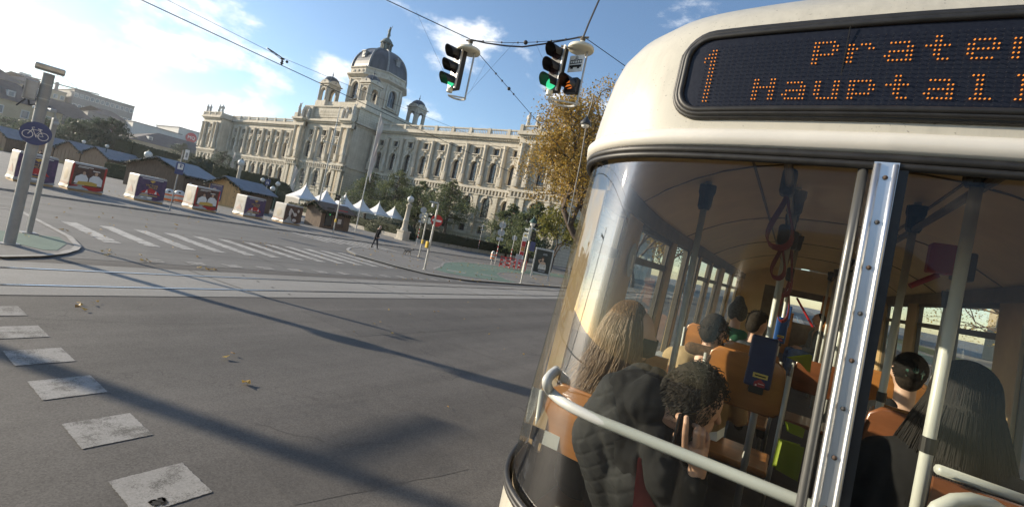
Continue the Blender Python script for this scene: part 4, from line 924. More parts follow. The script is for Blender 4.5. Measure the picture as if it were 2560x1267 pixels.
# --- flagpoles
def flag(px, base, h, lab, wave, lng=5.6, z=.1, r=.07, pink=True, at=None):
    q = G(px, base, z) if at is None else Vector((*at, z)); p = thing('flagpole', lab, 'flagpole', (q.x, q.y, z)); m = MB(); m.cyl((0, 0, 0), (0, 0, h), r, r*.5, n=10); m.ball((0, 0, h), r*.9, 8, 6); m.build('pole', M('lightgrey_paint'), p, auto=50)
    rows = []
    for i in range(26):
        zz = h-.25-lng*i/25; rows.append([(j*.16*wave[0]+.05, .12*math.sin(i*.5+j*1.1)*(j/6)+j*.16*wave[1], zz-.14*j) for j in range(7)])
    m = MB(); m.loft(rows); m.build('banner', M('banner_cloth'), p, smooth=True); return p
pmat('banner_cloth', (.56, .53, .49), .8, color2=(.50, .40, .35), vscale=.7)
flag(888, 580, 13.9, 'tall white flagpole with a long furled pale banner in front of the museum portal', (.45, .2), 7.0)
flag(0, 0, 9.6, 'white flagpole with a slack pink banner, left of the light-cone mast', (.8, .3), 6.5, at=(-92, 56.5))
flag(0, 0, 13.2, 'flagpole with a straight pinkish banner before the left wing of the museum', (.9, .2), 10, at=(-150, 72))
# --- tall slim mast with cross arms by the light cone
q = aX(795, 520, -62); p = thing('lighting_mast', 'tall thin grey mast with three short cross arms in front of the wire light cone', 'mast', (-62, q.y, PZ)); m = MB(); m.cyl((0, 0, 0), (0, 0, 17.4), .12, .05, n=8)
m.build('pole', M('steel'), p)
for zz in (5.2, 8.3, 11.6): m = MB(); m.box((0, 0, zz), (.08, 3.0, .08)); m.build('cross_arm', M('steel'), p)
pmat('wire_dim', (.35, .34, .31), .6)
p = thing('light_cone', 'tall see-through cone of fine light strings standing before the museum portal', 'light cone', (-98, 64.5, .1)); m = MB(); H_ = 18.5
for i in range(26):
    a = 2*math.pi*i/26; m.tube([(3.4*math.cos(a), 3.4*math.sin(a), 0), (.15*math.cos(a), .15*math.sin(a), H_)], .018, 3)
for zz in np.arange(.6, H_, .7): m.tube([((3.4*(1-zz/H_)+.1)*math.cos(a)*random.uniform(.96, 1.04), (3.4*(1-zz/H_)+.1)*math.sin(a), zz+random.uniform(-.15, .15)) for a in np.linspace(0, 2*math.pi, 20)[:-1]], .016, 3, True)
m.build('light_strings', M('wire_dim'), p); m = MB(); m.cyl((0, 0, 0), (0, 0, H_), .1, .04, n=8); m.build('pole', M('steel'), p)
# --- lamp column at the garden corner
pmat('lamp_glass', (.62, .62, .58), .15, var=.1, spec=.8)
q = G(1005, 600, PZ); p = thing('lamp_column', 'stone lamp column with one glass globe at the corner of the hedge', 'lamp column', (q.x, q.y, PZ)); m = MB()
m.bbox((0, 0, .55), (1.15, 1.15, 1.1), .04); m.box((0, 0, 1.15), (1.3, 1.3, .14)); m.box((0, 0, .1), (1.4, 1.4, .2)); m.lathe([(.5, 1.2), (.46, 1.4), (.36, 1.6), (.34, 2.4), (.40, 2.5), (.31, 2.65), (.26, 4.2), (.36, 4.35), (.40, 4.5), (.2, 4.6), (.12, 4.75)], n=14); m.build('column', M('stone'), p, auto=40); m = MB(); m.ball((0, 0, 5.2), .43, 18, 12); g = m.build('globe', M('lamp_glass'), p, smooth=True); m = MB(); m.lathe([(.16, 5.6), (.1, 5.72), (.02, 5.8)], n=10); m.build('globe_cap', M('green_metal'), g)
for (x, y, hh, lab) in [(-66.0, 32.9, 5.6, 'stone lamp pillar with a round globe rising behind the blue-roofed stall'), (-71.0, 24.2, 3.9, 'round white lamp globe on a green post above the brown stall roof')]:
    p = thing('lamp_column', lab, 'lamp column', (x, y, PZ)); m = MB(); m.cyl((0, 0, 0), (0, 0, hh-.4), .3 if hh > 5 else .08, .2 if hh > 5 else .06, n=10); m.bbox((0, 0, .5), (.9, .9, 1), .04) if hh > 5 else None; m.build('column', M('stone' if hh > 5 else 'green_metal'), p); m = MB(); m.ball((0, 0, hh), .45, 16, 10); g = m.build('globe', M('lamp_glass'), p, smooth=True); m = MB(); m.lathe([(.17, hh+.42), (.08, hh+.56), (.02, hh+.65)], n=10); m.build('globe_cap', M('green_metal'), g)
# small street lanterns far left
for (px, py, d, lab) in [(210, 355, 105, 'round white lamp globe between the left market stalls, left one'), (268, 366, 100, 'round white lamp globe above the last left market stall, right one'), (682, 472, 70, 'pale lamp globe left of the white tents, lower left of the blue sign'), (695, 460, 78, 'pale lamp globe beside the round clipped bush'), (657, 450, 82, 'pale lamp globe behind the right end of the blue-roofed stall')]:
    q = dep(px, py, d*.8); p = thing('street_lamp', lab, 'street lamp', (q.x, q.y, PZ)); m = MB(); m.cyl((0, 0, 0), (0, 0, q.z-.4), .09, .06, n=8); m.build('post', M('green_metal'), p); m = MB(); m.ball((0, 0, q.z-.1), .30, 12, 8); g = m.build('globe', M('lamp_glass'), p, smooth=True); m = MB(); m.lathe([(.12, q.z+.18), (.03, q.z+.34)], n=8); m.build('globe_cap', M('green_metal'), g)
# --- pedestrian zone sign (blue) behind stall
q = dep(669, 458, 52); p = thing('street_sign', 'square blue pedestrian sign on a post right of the blue-roofed stall', 'sign', (q.x, q.y, PZ)); f = facing(q.x, q.y); m = MB(); m.cyl((0, 0, 0), (0, 0, q.z+.5), .03, n=8); m.build('post', M('steel'), p); m = MB(); m.X = upX(f*.04+Vector((0, 0, q.z)), f); m.bbox((0, 0, 0), (.5, .68, .02), .01); s = m.build('sign_plate', M('blue_sign'), p); m = MB(); m.X = upX(f*.055+Vector((0, 0, q.z)), f)
for dx in (-.07, .07): m.ball((dx, .07, 0), (.035, .035, .005), 8, 6); m.box((dx, -.08, 0), (.07, .2, .004))
m.build('symbol', M('white_plain'), s)
# --- market stalls
pmat('roof_blue', (.165, .18, .205), .55, var=.12, vscale=1.5); pmat('wood_dark', (.15, .10, .065), .75, var=.3, vscale=2, stretch=(6, 6, .6), bump=.3); pmat('wood_orange', (.50, .29, .115), .65, var=.18, vscale=2, stretch=(5, 5, .5), bump=.15); pmat('wood_plank', (.40, .25, .15), .7, color2=(.28, .17, .10), vscale=3, stretch=(6, 6, .4)); leafmat('garland', [(.008, .018, .008), (.02, .035, .012), (.03, .03, .015)], .1)
def garland(name, pts, parent, n, spread, s=.09):
    V_ = []; F_ = []
    for _ in range(n):
        i = random.randrange(len(pts)-1); u = random.random(); p_ = Vector(pts[i]).lerp(Vector(pts[i+1]), u)+Vector((random.gauss(0, spread), random.gauss(0, spread), random.gauss(0, spread)-spread*.6)); d1 = Vector((random.gauss(0, 1), random.gauss(0, 1), random.gauss(0, 1))).normalized()*s; d2 = d1.cross(Vector((random.gauss(0, 1), random.gauss(0, 1), 1))).normalized()*s*.5; b = len(V_); V_ += [p_-d1, p_+d2, p_+d1, p_-d2]; F_.append((b, b+1, b+2, b+3))
    return np_mesh(name, V_, F_, M('garland'), parent)
def stall(x, y, rz, W_, L_, he, hr, lab, walls='wood_dark', front='wood_dark', group=None, extras=None, gn=260, boards=0, roofm='roof_blue'):
    """gabled hut: gable front at local y=0 facing -y, width W_ along x, length L_ along +y"""
    p = thing('market_stall', lab, 'market stall', (x, y, PZ), rz, group); w2 = W_/2
    m = MB(); m.add([(-w2, 0, 0), (w2, 0, 0), (w2, 0, he), (0, 0, hr-.12), (-w2, 0, he)], [(0, 1, 2, 3, 4)]); m.build('front_wall', M(front), p)
    m = MB(); m.add([(w2, 0, 0), (w2, L_, 0), (w2, L_, he), (w2, 0, he), (-w2, 0, 0), (-w2, L_, 0), (-w2, L_, he), (-w2, 0, he)], [(0, 1, 2, 3), (5, 4, 7, 6)]); m.add([(-w2, L_, 0), (w2, L_, 0), (w2, L_, he), (0, L_, hr-.12), (-w2, L_, he)], [(4, 3, 2, 1, 0)]); m.build('side_walls', M(walls), p)
    k = (hr-he)/w2; ov = .45; m = MB()
    for s in (-1, 1): m.add([(s*(w2+ov), -.35, he-ov*k), (s*(w2+ov), L_+.35, he-ov*k), (0, L_+.35, hr), (0, -.35, hr), (s*(w2+ov), -.35, he-ov*k-.1), (s*(w2+ov), L_+.35, he-ov*k-.1), (0, L_+.35, hr-.1), (0, -.35, hr-.1)], [(0, 1, 2, 3), (7, 6, 5, 4), (0, 3, 7, 4), (1, 0, 4, 5), (2, 1, 5, 6)])
    m.build('roof', M(roofm), p)
    garland('garland', [(-w2-ov, -.38, he-ov*k-.1), (0, -.38, hr-.15), (w2+ov, -.38, he-ov*k-.1)], p, gn, .10)
    garland('garland', [(w2+ov, -.3, he-ov*k-.15), (w2+ov, L_+.3, he-ov*k-.15)], p, gn//2, .09)
    if boards:
        m = MB()
        for i in range(boards):
            xx = -w2+W_*(i+.5)/boards; m.box((xx, -.03, he*.52), (W_/boards*.86, .05, he*.9)); 
        m.build('shutter_boards', M('wood_plank'), p); m = MB(); m.box((0, -.06, .3), (W_*.98, .08, .38)); m.build('base_board', M('wood_pale'), p)
    if extras: extras(p, w2, L_, he, hr)
    return p
# left row: long gabled huts in a chain
for i, (px, py, lab) in enumerate([(229, 424, 'market stall nearest the trees, right end of the left chain, with a long blue roof'), (188, 414, 'gabled market stall second from the right in the left chain'), (147, 404, 'gabled market stall just right of the bicycle sign post'), (58, 386, 'gabled market stall just left of the bicycle sign post'), (18, 377, 'gabled market stall at the far left, with a pale base board')]):
    q = aX(229, 424, -104); q = q+Vector((-.814, -.581, 0))*4.45*i*(1.0 if i < 3 else 1.25)
    stall(q.x, q.y, .62, 4.3, 8.5 if i == 0 else 5.0, 2.7, 4.1, lab, 'wood_dark', 'wood_plank', 'chain of gabled market stalls at the left', boards=7)
def brownx(p, w2, L_, he, hr):
    m = MB(); m.box((w2+.02, 1.2, 1.5), (.03, .3, .22)); m.build('notice', M('white_plain'), p)
    m = MB()
    for i in range(9): m.tube([(-w2*.5+i*.35, -.15, .3), (-w2*.5+i*.35+random.uniform(-.5, .5), -.15, 1.5)], .03, 4)
    m.build('lattice', M('wood_pale'), p)
stall(-60.5, 21.6, .62, 6.2, 6.5, 2.55, 3.75, 'large dark brown market stall in shade behind the litter bins, with a blue-grey roof', extras=brownx, gn=420)
def plyx(p, w2, L_, he, hr):
    m = MB(); m.box((.95, -.03, 1.1), (1.75, .05, 2.1)); d = m.build('door', M('wood_orange'), p)
    m = MB()
    for zz in (.5, 1.1, 1.7): m.box((1.2, -.065, zz), (.05, .02, .14))
    m.build('hinge', M('black_plastic'), d); m = MB(); m.box((-.95, -.04, 1.25), (1.5, .03, 1.7)); po = m.build('poster', M('tarp_blue'), p); m = MB(); m.box((-.95, -.06, 1.98), (1.2, .006, .12)); m.ball((-1.1, -.06, 1.3), (.3, .006, .4), 10, 8); m.build('poster_print', M('faded_red'), po); m = MB(); m.box((-.95, -.06, .75), (1.3, .006, .3)); m.build('poster_print', M('pale_print'), po); m = MB(); m.box((0, -.05, .07), (w2*2, .06, .14)); m.build('base_board', M('wood_pale'), p)
stall(-50.8, 24.3, .42, 3.7, 5.0, 2.3, 3.15, 'market stall with a bright plywood door and a blue poster under a blue roof', 'wood_dark', 'wood_orange', extras=plyx, gn=300)
pmat('screen_dark', (.02, .025, .03), .2); pmat('green_led', (.05, .6, .2), .5, emit=(.1, 1, .3), estr=1.0)
def kioskx(p, w2, L_, he, hr):
    m = MB(); m.bbox((w2+.04, .95, 1.2), (.1, .9, 1.9), .03); k = m.build('machine', M('screen_dark'), p); m = MB(); m.box((w2+.1, .95, 1.45), (.01, .08, .05)); m.build('indicator', M('green_led'), k)
    m = MB(); m.box((w2+.03, 2.5, 1.1), (.04, 1.1, 1.5)); m.build('poster', M('tarp_dark'), p); m = MB(); m.box((w2+.06, 2.4, .9), (.01, .5, .5)); m.build('poster_print', M('pale_print'), p); m = MB(); m.box((w2+.04, 2.6, 2.0), (.03, 1.3, .18)); m.build('name_board', M('barrier_red'), p)
q = G(797, 568, PZ); stall(q.x-1.1, q.y-.1, .12, 2.2, 3.9, 2.05, 2.6, 'small brown kiosk with a vending screen and posters at the end of the tents', extras=kioskx, gn=420, roofm='wood_dark')
# --- pagoda tents
pmat('tent_white', (.72, .71, .69), .6, var=.03); pmat('tent_wall', (.36, .34, .30), .7, var=.15, stretch=(8, 8, .3))
def tent(x, y, lab, s=2.05, he=2.65, ha=5.5, wall=False):
    p = thing('pagoda_tent', lab, 'tent', (x, y, PZ), 0, 'white pagoda tents behind the hedge'); rows = []; n = 10
    for i in range(n+1):
        u = i/n; k = max(.02, (1-u)**1.75); zz = he+(ha-he)*u; e = s*k
        rows.append([(-e, -e, zz), (0, -e*.98, zz+.12*(1-u)), (e, -e, zz), (e*.98, 0, zz+.12*(1-u)), (e, e, zz), (0, e*.98, zz+.12*(1-u)), (-e, e, zz), (-e*.98, 0, zz+.12*(1-u))])
    m = MB(); m.loft([[(a, b, c-.28) for a, b, c in rows[0]]]+rows, True, False); m.build('roof', M('tent_white'), p, auto=50)
    for sx in (-1, 1):
        for sy in (-1, 1): m = MB(); m.cyl((sx*(s-.06), sy*(s-.06), 0), (sx*(s-.06), sy*(s-.06), he), .04, n=6); m.build('leg', M('lightgrey_paint'), p)
    if wall: m = MB(); m.box2((-s+.03, -s+.02, .9), (s-.03, -s+.05, he-.2)); m.build('side_curtain', M('tent_wall'), p)
    return p
for i, (yy, lab) in enumerate([(48.9, 'white pagoda tent with a grey side curtain, largest and leftmost of the row'), (53.1, 'white pagoda tent left of the flagpole, behind the mast'), (57.4, 'white pagoda tent just behind the crossing signal'), (61.5, 'white pagoda tent cut by the tall flagpole'), (65.9, 'white pagoda tent second from the right end'), (70.3, 'white pagoda tent at the right end, beside the lamp column')]): tent(-75, yy, lab, wall=i == 0)
# ------------------------------------------------------------------ plants
leafmat('pine_leaf', [(.055, .08, .038), (.10, .13, .058), (.155, .175, .08), (.075, .10, .052)], .4)
leafmat('cedar_leaf', [(.055, .075, .056), (.09, .115, .078), (.07, .095, .064)], .35)
leafmat('hedge_leaf', [(.018, .022, .008), (.034, .040, .012), (.05, .055, .018), (.025, .03, .01)], .15)
leafmat('hedge_brown', [(.030, .022, .012), (.045, .036, .016), (.06, .05, .02), (.022, .018, .01)], .15)
leafmat('autumn_leaf', [(.22, .13, .022), (.38, .24, .04), (.48, .33, .07), (.27, .18, .045), (.17, .14, .04), (.36, .19, .035)], .4)
leafmat('yellowgreen_leaf', [(.13, .14, .03), (.22, .20, .04), (.10, .12, .03), (.28, .24, .06)], .4)
pmat('bark', (.075, .055, .042), .9, var=.4, vscale=3, bump=.6, bscale=14, stretch=(1, 1, .3))
pmat('hedge_core', (.034, .040, .016), .95)
def rnd_quads(P, s, rng, flat=.0, asp=.5):
    """leaf quads at points P (n,3) with sizes s (n,)"""
    n = len(P); d = rng.normal(size=(n, 3)); d /= np.linalg.norm(d, axis=1, keepdims=True); e = rng.normal(size=(n, 3)); e[:, 2] += flat; u = np.cross(d, e); u /= np.linalg.norm(u, axis=1, keepdims=True)
    d = d*s[:, None]; u = u*s[:, None]*asp
    V_ = np.stack([P-d, P+u, P+d, P-u], 1).reshape(-1, 3); F_ = np.arange(n*4).reshape(-1, 4); return V_, F_
def conifer(x, y, h, rad, lab, seed, cat='tree', mat='pine_leaf', base=.22, droop=.12, n=9500, kind='conifer_tree', irregular=.45, leaf=.21, group=None):
    rng = np.random.default_rng(seed); p = thing(kind, lab, cat, (x, y, .12), 0, group)
    tr = MB(); lean = rng.normal(0, .02, 2); pts = [(lean[0]*z*z/h, lean[1]*z*z/h, z) for z in np.linspace(0, h*.96, 9)]; tr.tube(pts, list(np.linspace(h*.022+.06, .04, 9)), 8)
    P = []; S = []
    nb = 46
    for i in range(nb):
        u = base+(1-base)*(i/nb)**.9; z = h*u; a = rng.uniform(0, 2*math.pi); prof_ = math.sin(min(1, (1-u)/(1-base)*1.15)*math.pi/2)**.8*(.75 if u < base+.08 else 1)
        L = rad*prof_*rng.uniform(1-irregular, 1+irregular*.6)+.3; dz = -droop*L+rng.uniform(-.1, .35)*L*.4
        e = np.array([math.cos(a)*L, math.sin(a)*L, dz]); b0 = np.array([lean[0]*z*z/h, lean[1]*z*z/h, z])
        tr.tube([b0, b0+e*.5+np.array([0, 0, .1*L]), b0+e], [.07+L*.012, .05, .02], 5)
        m = int(n/nb*(L/rad)*1.3)+12; t_ = rng.uniform(.25, 1.05, m)**.7
        c = b0[None]+e[None]*t_[:, None]+np.array([0, 0, .12*L])[None]*np.sin(t_*math.pi)[:, None]
        k = rng.integers(0, 5, m); off = rng.normal(size=(5, 3))*np.array([.28, .28, .14])*L*.75
        P.append(c+off[k]*t_[:, None]+rng.normal(size=(m, 3))*np.array([.13, .13, .08])*max(L, 1.2)); S.append(rng.uniform(.6, 1.2, m)*leaf)
    P = np.concatenate(P); S = np.concatenate(S); V_, F_ = rnd_quads(P, S, rng, 1.2, .45)
    tr.build('trunk', M('bark'), p, smooth=True); np_mesh('crown', V_, F_, M(mat), p); return p

def pine_at(px, ptop, Y, w, lab, seed, **kw):
    t_ = aY(px, ptop, Y); h = t_.z-.12; return conifer(t_.x, Y, h, w, lab, seed, **kw)
bpy.data.objects.remove(bpy.data.objects['crown']) if False else None
pine_at(935, 432, 77, 5.2, 'dark bushy pine between the portal and the tall flagpole, leftmost of the pines', 1)
pine_at(1003, 424, 77, 4.6, 'tall dense pine, the highest of the group behind the white tents', 2)
pine_at(1060, 453, 76, 4.3, 'rounded pine behind the lamp column', 3)
pine_at(1138, 452, 75, 5.4, 'broad pine with a bare trunk right of the no-entry pole', 4, base=.3, irregular=.6)
pine_at(1290, 512, 66, 3.6, 'dark pine behind the octagonal sign, low in front of the museum', 5, base=.1)
pine_at(1348, 505, 62, 3.4, 'dark spreading pine behind the poster display', 6, base=.15)
pine_at(563, 378, 70, 4.8, 'wide grey-green cedar in front of the left museum pavilion', 7, mat='cedar_leaf', base=.06, droop=.05)
pine_at(462, 358, 66, 6.2, 'spreading cedar between the clipped hedge and the museum corner', 8, mat='cedar_leaf', base=.08, droop=.0)
for i, (px, pt, X_, w_, lab) in enumerate([(215, 305, -125, 7.0, 'broad cedar right of the grey posts'), (285, 300, -120, 5.5, 'cedar with a gap in its crown, left of the clipped hedge block'), (36, 302, -150, 7.5, 'dark cedar behind the left end of the stall chain'), (120, 300, -140, 6.0, 'cedar hidden by the bicycle sign posts')]):
    t_ = aX(px, pt, X_); conifer(t_.x, t_.y, t_.z, w_, lab, 20+i, mat='cedar_leaf', base=.1, droop=.02, leaf=.34)
def clipped(name, lab, c, size, rz=0, shape='box', mat='hedge_leaf', dens=1.0, leaf=.10, cat='hedge', seed=0, group=None, z=.12):
    """clipped hedge block or dome: solid core with a skin of small leaves"""
    rng = np.random.default_rng(seed+100); p = thing(name, lab, cat, (c[0], c[1], z), rz, group); sx, sy, sz = size; m = MB()
    if shape == 'box':
        m.bbox((0, 0, sz/2), (sx, sy, sz), min(.12, sx/4, sy/4)); A = [sx*sz, sx*sz, sy*sz, sy*sz, sx*sy]; nt = int(sum(A)*26*dens); k = rng.choice(5, nt, p=np.array(A)/sum(A)); r1 = rng.uniform(-.5, .5, nt); r2 = rng.uniform(-.5, .5, nt)
        P = np.zeros((nt, 3)); 
        P[k == 0] = np.stack([r1*sx, np.full(nt, -sy/2), (r2+.5)*sz], 1)[k == 0]; P[k == 1] = np.stack([r1*sx, np.full(nt, sy/2), (r2+.5)*sz], 1)[k == 1]; P[k == 2] = np.stack([np.full(nt, sx/2), r1*sy, (r2+.5)*sz], 1)[k == 2]; P[k == 3] = np.stack([np.full(nt, -sx/2), r1*sy, (r2+.5)*sz], 1)[k == 3]; P[k == 4] = np.stack([r1*sx, r2*sy, np.full(nt, sz)], 1)[k == 4]
    else:
        m.ball((0, 0, sz*.15), (sx*.98, sy*.98, sz*.84), 24, 16); nt = int(sx*sz*170*dens); d = rng.normal(size=(nt, 3)); d /= np.linalg.norm(d, axis=1, keepdims=True); d[:, 2] = np.abs(d[:, 2]); P = d*np.array([sx, sy, sz*.85])+np.array([0, 0, sz*.15])
    P = P+rng.normal(size=P.shape)*.035; m.build('hedge_body', M('hedge_core'), p, smooth=True); V_, F_ = rnd_quads(P, rng.uniform(.7, 1.3, len(P))*leaf, rng, 0, .6); np_mesh('leaves', V_, F_, M(mat), p); return p
clipped('hedge', 'long low brown clipped hedge along the pavement, right of the lamp column', (-42.6, 66.5), (1.2, 43, 1.45), 0, mat='hedge_brown', dens=.8, z=.55, seed=1)
clipped('hedge', 'low clipped hedge facing the square, left of the lamp column', (-58, 44.4), (26, 1.2, 1.2), 0, mat='hedge_brown', dens=.8, z=.5, seed=2)
pmat('wall_stone', (.38, .35, .30), .85, var=.2, vscale=1.5, bump=.3)
for nm, lab, a, b in (('garden_wall', 'low pale stone plinth wall under the pavement hedge', (-42.9, 45, .1), (-42.0, 88, .62)), ('garden_wall', 'low pale stone plinth wall under the hedge facing the square', (-71, 43.75, .1), (-45, 44.6, .6))):
    m = MB(); m.box2(a, b); tag(m.build(nm, M('wall_stone')), lab, 'wall')
for (px, pt, X_, s, lab, sd) in [(1160, 610, -46.5, 2.3, 'smooth dome-shaped bush behind the hedge, in front of the basement windows', 3), (1272, 640, -46, 2.4, 'low dome-shaped bush behind the octagonal sign post', 4), (985, 548, -50, 4.0, 'wide dome-shaped bush behind the lamp column', 5)]:
    t_ = aX(px, pt, X_); clipped('clipped_bush', lab, (t_.x, t_.y), (s, s, max(1.2, t_.z-.12)), shape='dome', cat='bush', seed=sd)
for (px, pt, dd, s, lab, sd, mt) in [(706, 455, 88, 2.7, 'large dark round clipped bush left of the first white tent', 6, 'hedge_leaf'), (703, 478, 84, 2.3, 'smaller olive round clipped bush in front of the large one', 7, 'hedge_leaf')]:
    t_ = dep(px, pt, dd); clipped('clipped_bush', lab, (t_.x, t_.y), (s, s, t_.z-.12), shape='dome', cat='bush', seed=sd, mat=mt)
t_ = dep(338, 361, 92); clipped('clipped_hedge', 'tall squared clipped hedge block right of the left stall chain', (t_.x, t_.y), (3.6, 5, t_.z), .5, seed=9, leaf=.16, dens=.5)
t_ = dep(402, 379, 92); clipped('clipped_hedge', 'broad dark clipped hedge with a rounded shoulder behind the brown stall', (t_.x-1, t_.y), (7.6, 6, t_.z), .5, seed=10, leaf=.16, dens=.5)
t_ = dep(505, 398, 74); clipped('clipped_bush', 'big dark domed hedge above the brown stall roof', (t_.x, t_.y), (5.6, 5, t_.z), shape='dome', seed=11, leaf=.16, dens=.5, cat='bush')
t_ = dep(620, 434, 70); clipped('clipped_hedge', 'long low clipped hedge behind the blue-roofed stall', (t_.x, t_.y), (7.5, 5, t_.z), .5, seed=12, leaf=.16, dens=.5)
t_ = dep(318, 425, 62); clipped('clipped_hedge', 'low dark hedge behind the blue circus cube', (t_.x, t_.y), (4.5, 2, 1.9), .6, seed=13, leaf=.14, dens=.6)
# broad-leaved trees with limbs
def limb_tree(kind, x, y, h, lab, seed, mat, spread, nleaf, leaf, trunk_h=.28, r0=.32, z=.1, tocam=1.0, levels=5, gap=.25, lo=0.0, wide=1.0, dome=None):
    rng = np.random.default_rng(seed); p = thing(kind, lab, 'tree', (x, y, z)); tr = MB(); tips = []
    def grow(a, d, L, r, lv):
        n = 5; pts = [a]; dd = d.copy()
        for i in range(n):
            dd = dd+rng.normal(size=3)*.16+np.array([0, 0, .03]); dd /= np.linalg.norm(dd); pts.append(pts[-1]+dd*L/n)
        tr.tube([tuple(q) for q in pts], list(np.linspace(r, r*.62, n+1)), 6 if lv < 2 else 4)
        if lv >= 2: tips.extend(pts[2:])
        if lv == levels: return
        for j in range(3 if lv < 3 else 2):
            ax = rng.normal(size=3); ax -= ax.dot(dd)*dd; ax /= np.linalg.norm(ax); sp = rng.uniform(.5, .95)*spread
            nd_ = dd+ax*sp; nd_ /= np.linalg.norm(nd_); grow(pts[-1] if j < 2 else pts[3], nd_, L*rng.uniform(.62, .86), r*.6, lv+1)
    th = h*trunk_h; grow(np.array([0., 0, 0]), np.array([.03, .02, 1.]), th, r0, 0)
    tips = np.array(tips); k = h/tips[:, 2].max(); tr.v = [(a*k, b*k, c*k) for a, b, c in tr.v]; tips = tips*k; tips[:, :2] *= wide; tr.v = [(a*wide, b*wide, c) for a, b, c in tr.v]; tips = tips[tips[:, 2] > lo*h]
    if dome:
        def cmp_(q):
            c = np.array([0, 0, dome[1]]); v = (np.array(q)-c)/np.array([dome[0], dome[0], h-dome[1]]); r = np.linalg.norm(v); r2 = r if r < .8 else .8+.2*math.tanh((r-.8)/.3); return tuple(c+v*(r2/max(r, 1e-6))*np.array([dome[0], dome[0], h-dome[1]])) if q[2] > dome[1]*.55 else tuple(q)
        tips = np.array([cmp_(q) for q in tips]); tr.v = [cmp_(q) for q in tr.v]
    idx = rng.integers(0, len(tips), nleaf); P = tips[idx]+rng.normal(size=(nleaf, 3))*gap*np.array([1, 1, .8]); V_, F_ = rnd_quads(P, rng.uniform(.6, 1.25, nleaf)*leaf, rng, .3, .7)
    tr.build('trunk', M('bark'), p, smooth=True); np_mesh('crown', V_, F_, M(mat), p); return p
yt = aY(1462, 640, 44); limb_tree('plane_tree', yt.x, 44, 20.5, 'tall plane tree with thin golden autumn leaves beside the tram', 42, 'autumn_leaf', 1.05, 30000, .105, trunk_h=.20, r0=.36, gap=.75, wide=1.45, dome=(9.0, 11.0))
gt = aY(1378, 660, 50); limb_tree('lime_tree', gt.x, 50, 7.8, 'small yellow-green tree with a forked trunk behind the poster display', 11, 'yellowgreen_leaf', .75, 4200, .15, trunk_h=.34, r0=.16, gap=.45)
for i, (x, y, h, lab) in enumerate([(-18.5, 62, 17, 'tall thin-leaved tree along the avenue, behind the golden plane tree'), (-18.5, 78, 17, 'avenue tree further down the row on the left of the tramway'), (15.5, 16, 15, 'bare-crowned tree on the right pavement seen through the tram windows'), (16, 27, 16, 'sparse brown tree on the right pavement, second along the avenue'), (15.6, 38, 15, 'sparse brown tree on the right pavement, farther along the avenue'), (15.8, 52, 16, 'sparse brown tree on the right pavement, farthest of the visible row'), (-18.6, 96, 16, 'avenue tree far ahead on the left side')]):
    limb_tree('plane_tree', x, y, h, lab, 60+i, 'autumn_leaf', .75, 7000 if x > 0 else 3000, .06 if x > 0 else .17, r0=.26, gap=.6)
# ------------------------------------------------------------------ the tram ahead
def paintmat(name, c):
    """old tram enamel: faint rain streaks, road dust and small chips"""
    m = bpy.data.materials.new(name); m.use_nodes = True; t = NT(m.node_tree); o = t.n('ShaderNodeOutputMaterial'); p = t.n('ShaderNodeBsdfPrincipled', i_Roughness=.34); t.l(p, o); p.inputs['Coat Weight'].default_value = .35; p.inputs['Coat Roughness'].default_value = .14
    tc = t.n('ShaderNodeTexCoord'); mp = t.n('ShaderNodeMapping'); t.l(tc, mp, 3, 0); mp.inputs['Scale'].default_value = (30, 30, 2.2)
    st = t.n('ShaderNodeTexNoise', i_Scale=1.0, i_Detail=6.0, i_Roughness=.7); t.l(mp, st); bg_ = t.n('ShaderNodeTexNoise', i_Scale=3.0, i_Detail=5.0); t.l(tc, bg_, 3, 0); sp = t.n('ShaderNodeTexNoise', i_Scale=150.0, i_Detail=1.0); t.l(tc, sp, 3, 0)
    a = t.math('ADD', t.math('MULTIPLY', st.outputs[0], .55), t.math('MULTIPLY', bg_.outputs[0], .45)); col_ = t.ramp(a, [(.34, tuple(x*.80 for x in c)), (.55, c), (.75, tuple(min(1, x*1.05) for x in c))])
    k = t.math('MULTIPLY', t.math('GREATER_THAN', sp.outputs[0], .735), .55); col_ = t.mix(k, col_, (.10, .085, .065)); t.t.links.new(col_, p.inputs[0]); t.t.links.new(t.math('ADD', t.math('MULTIPLY', bg_.outputs[0], .22), .22), p.inputs['Roughness'])
    b = t.n('ShaderNodeBump', i_Strength=.08, i_Distance=.02); t.l(bg_, b, 0, 2); t.l(b, p, 0, 'Normal'); MATS[name] = m; return m
paintmat('cream_paint', (.50, .475, .40)); pmat('white_trim', (.62, .60, .55), .35, var=.05, coat=.2); pmat('tram_red', (.42, .02, .025), .35, coat=.3)
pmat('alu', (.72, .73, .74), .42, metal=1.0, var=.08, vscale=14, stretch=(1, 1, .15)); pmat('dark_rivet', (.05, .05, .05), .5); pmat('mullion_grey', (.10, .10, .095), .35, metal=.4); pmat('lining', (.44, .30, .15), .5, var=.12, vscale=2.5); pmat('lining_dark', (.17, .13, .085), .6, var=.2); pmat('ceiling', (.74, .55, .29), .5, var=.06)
pmat('laminate', (.40, .165, .045), .3, var=.18, vscale=1.6, stretch=(1, 6, 6), coat=.4); pmat('laminate_red', (.21, .075, .03), .3, var=.15, stretch=(1, 5, 5), coat=.4); pmat('floor_dark', (.05, .045, .04), .7, var=.2); pmat('tube_grey', (.50, .51, .48), .35, var=.05, coat=.3)
pmat('display_black', (.008, .009, .016), .38, color2=(.014, .016, .024), vscale=130, spec=.25); pmat('led', (.45, .15, .02), .4, emit=(1.0, .30, .03), estr=.42); pmat('led_off', (.03, .032, .04), .6, spec=.2)
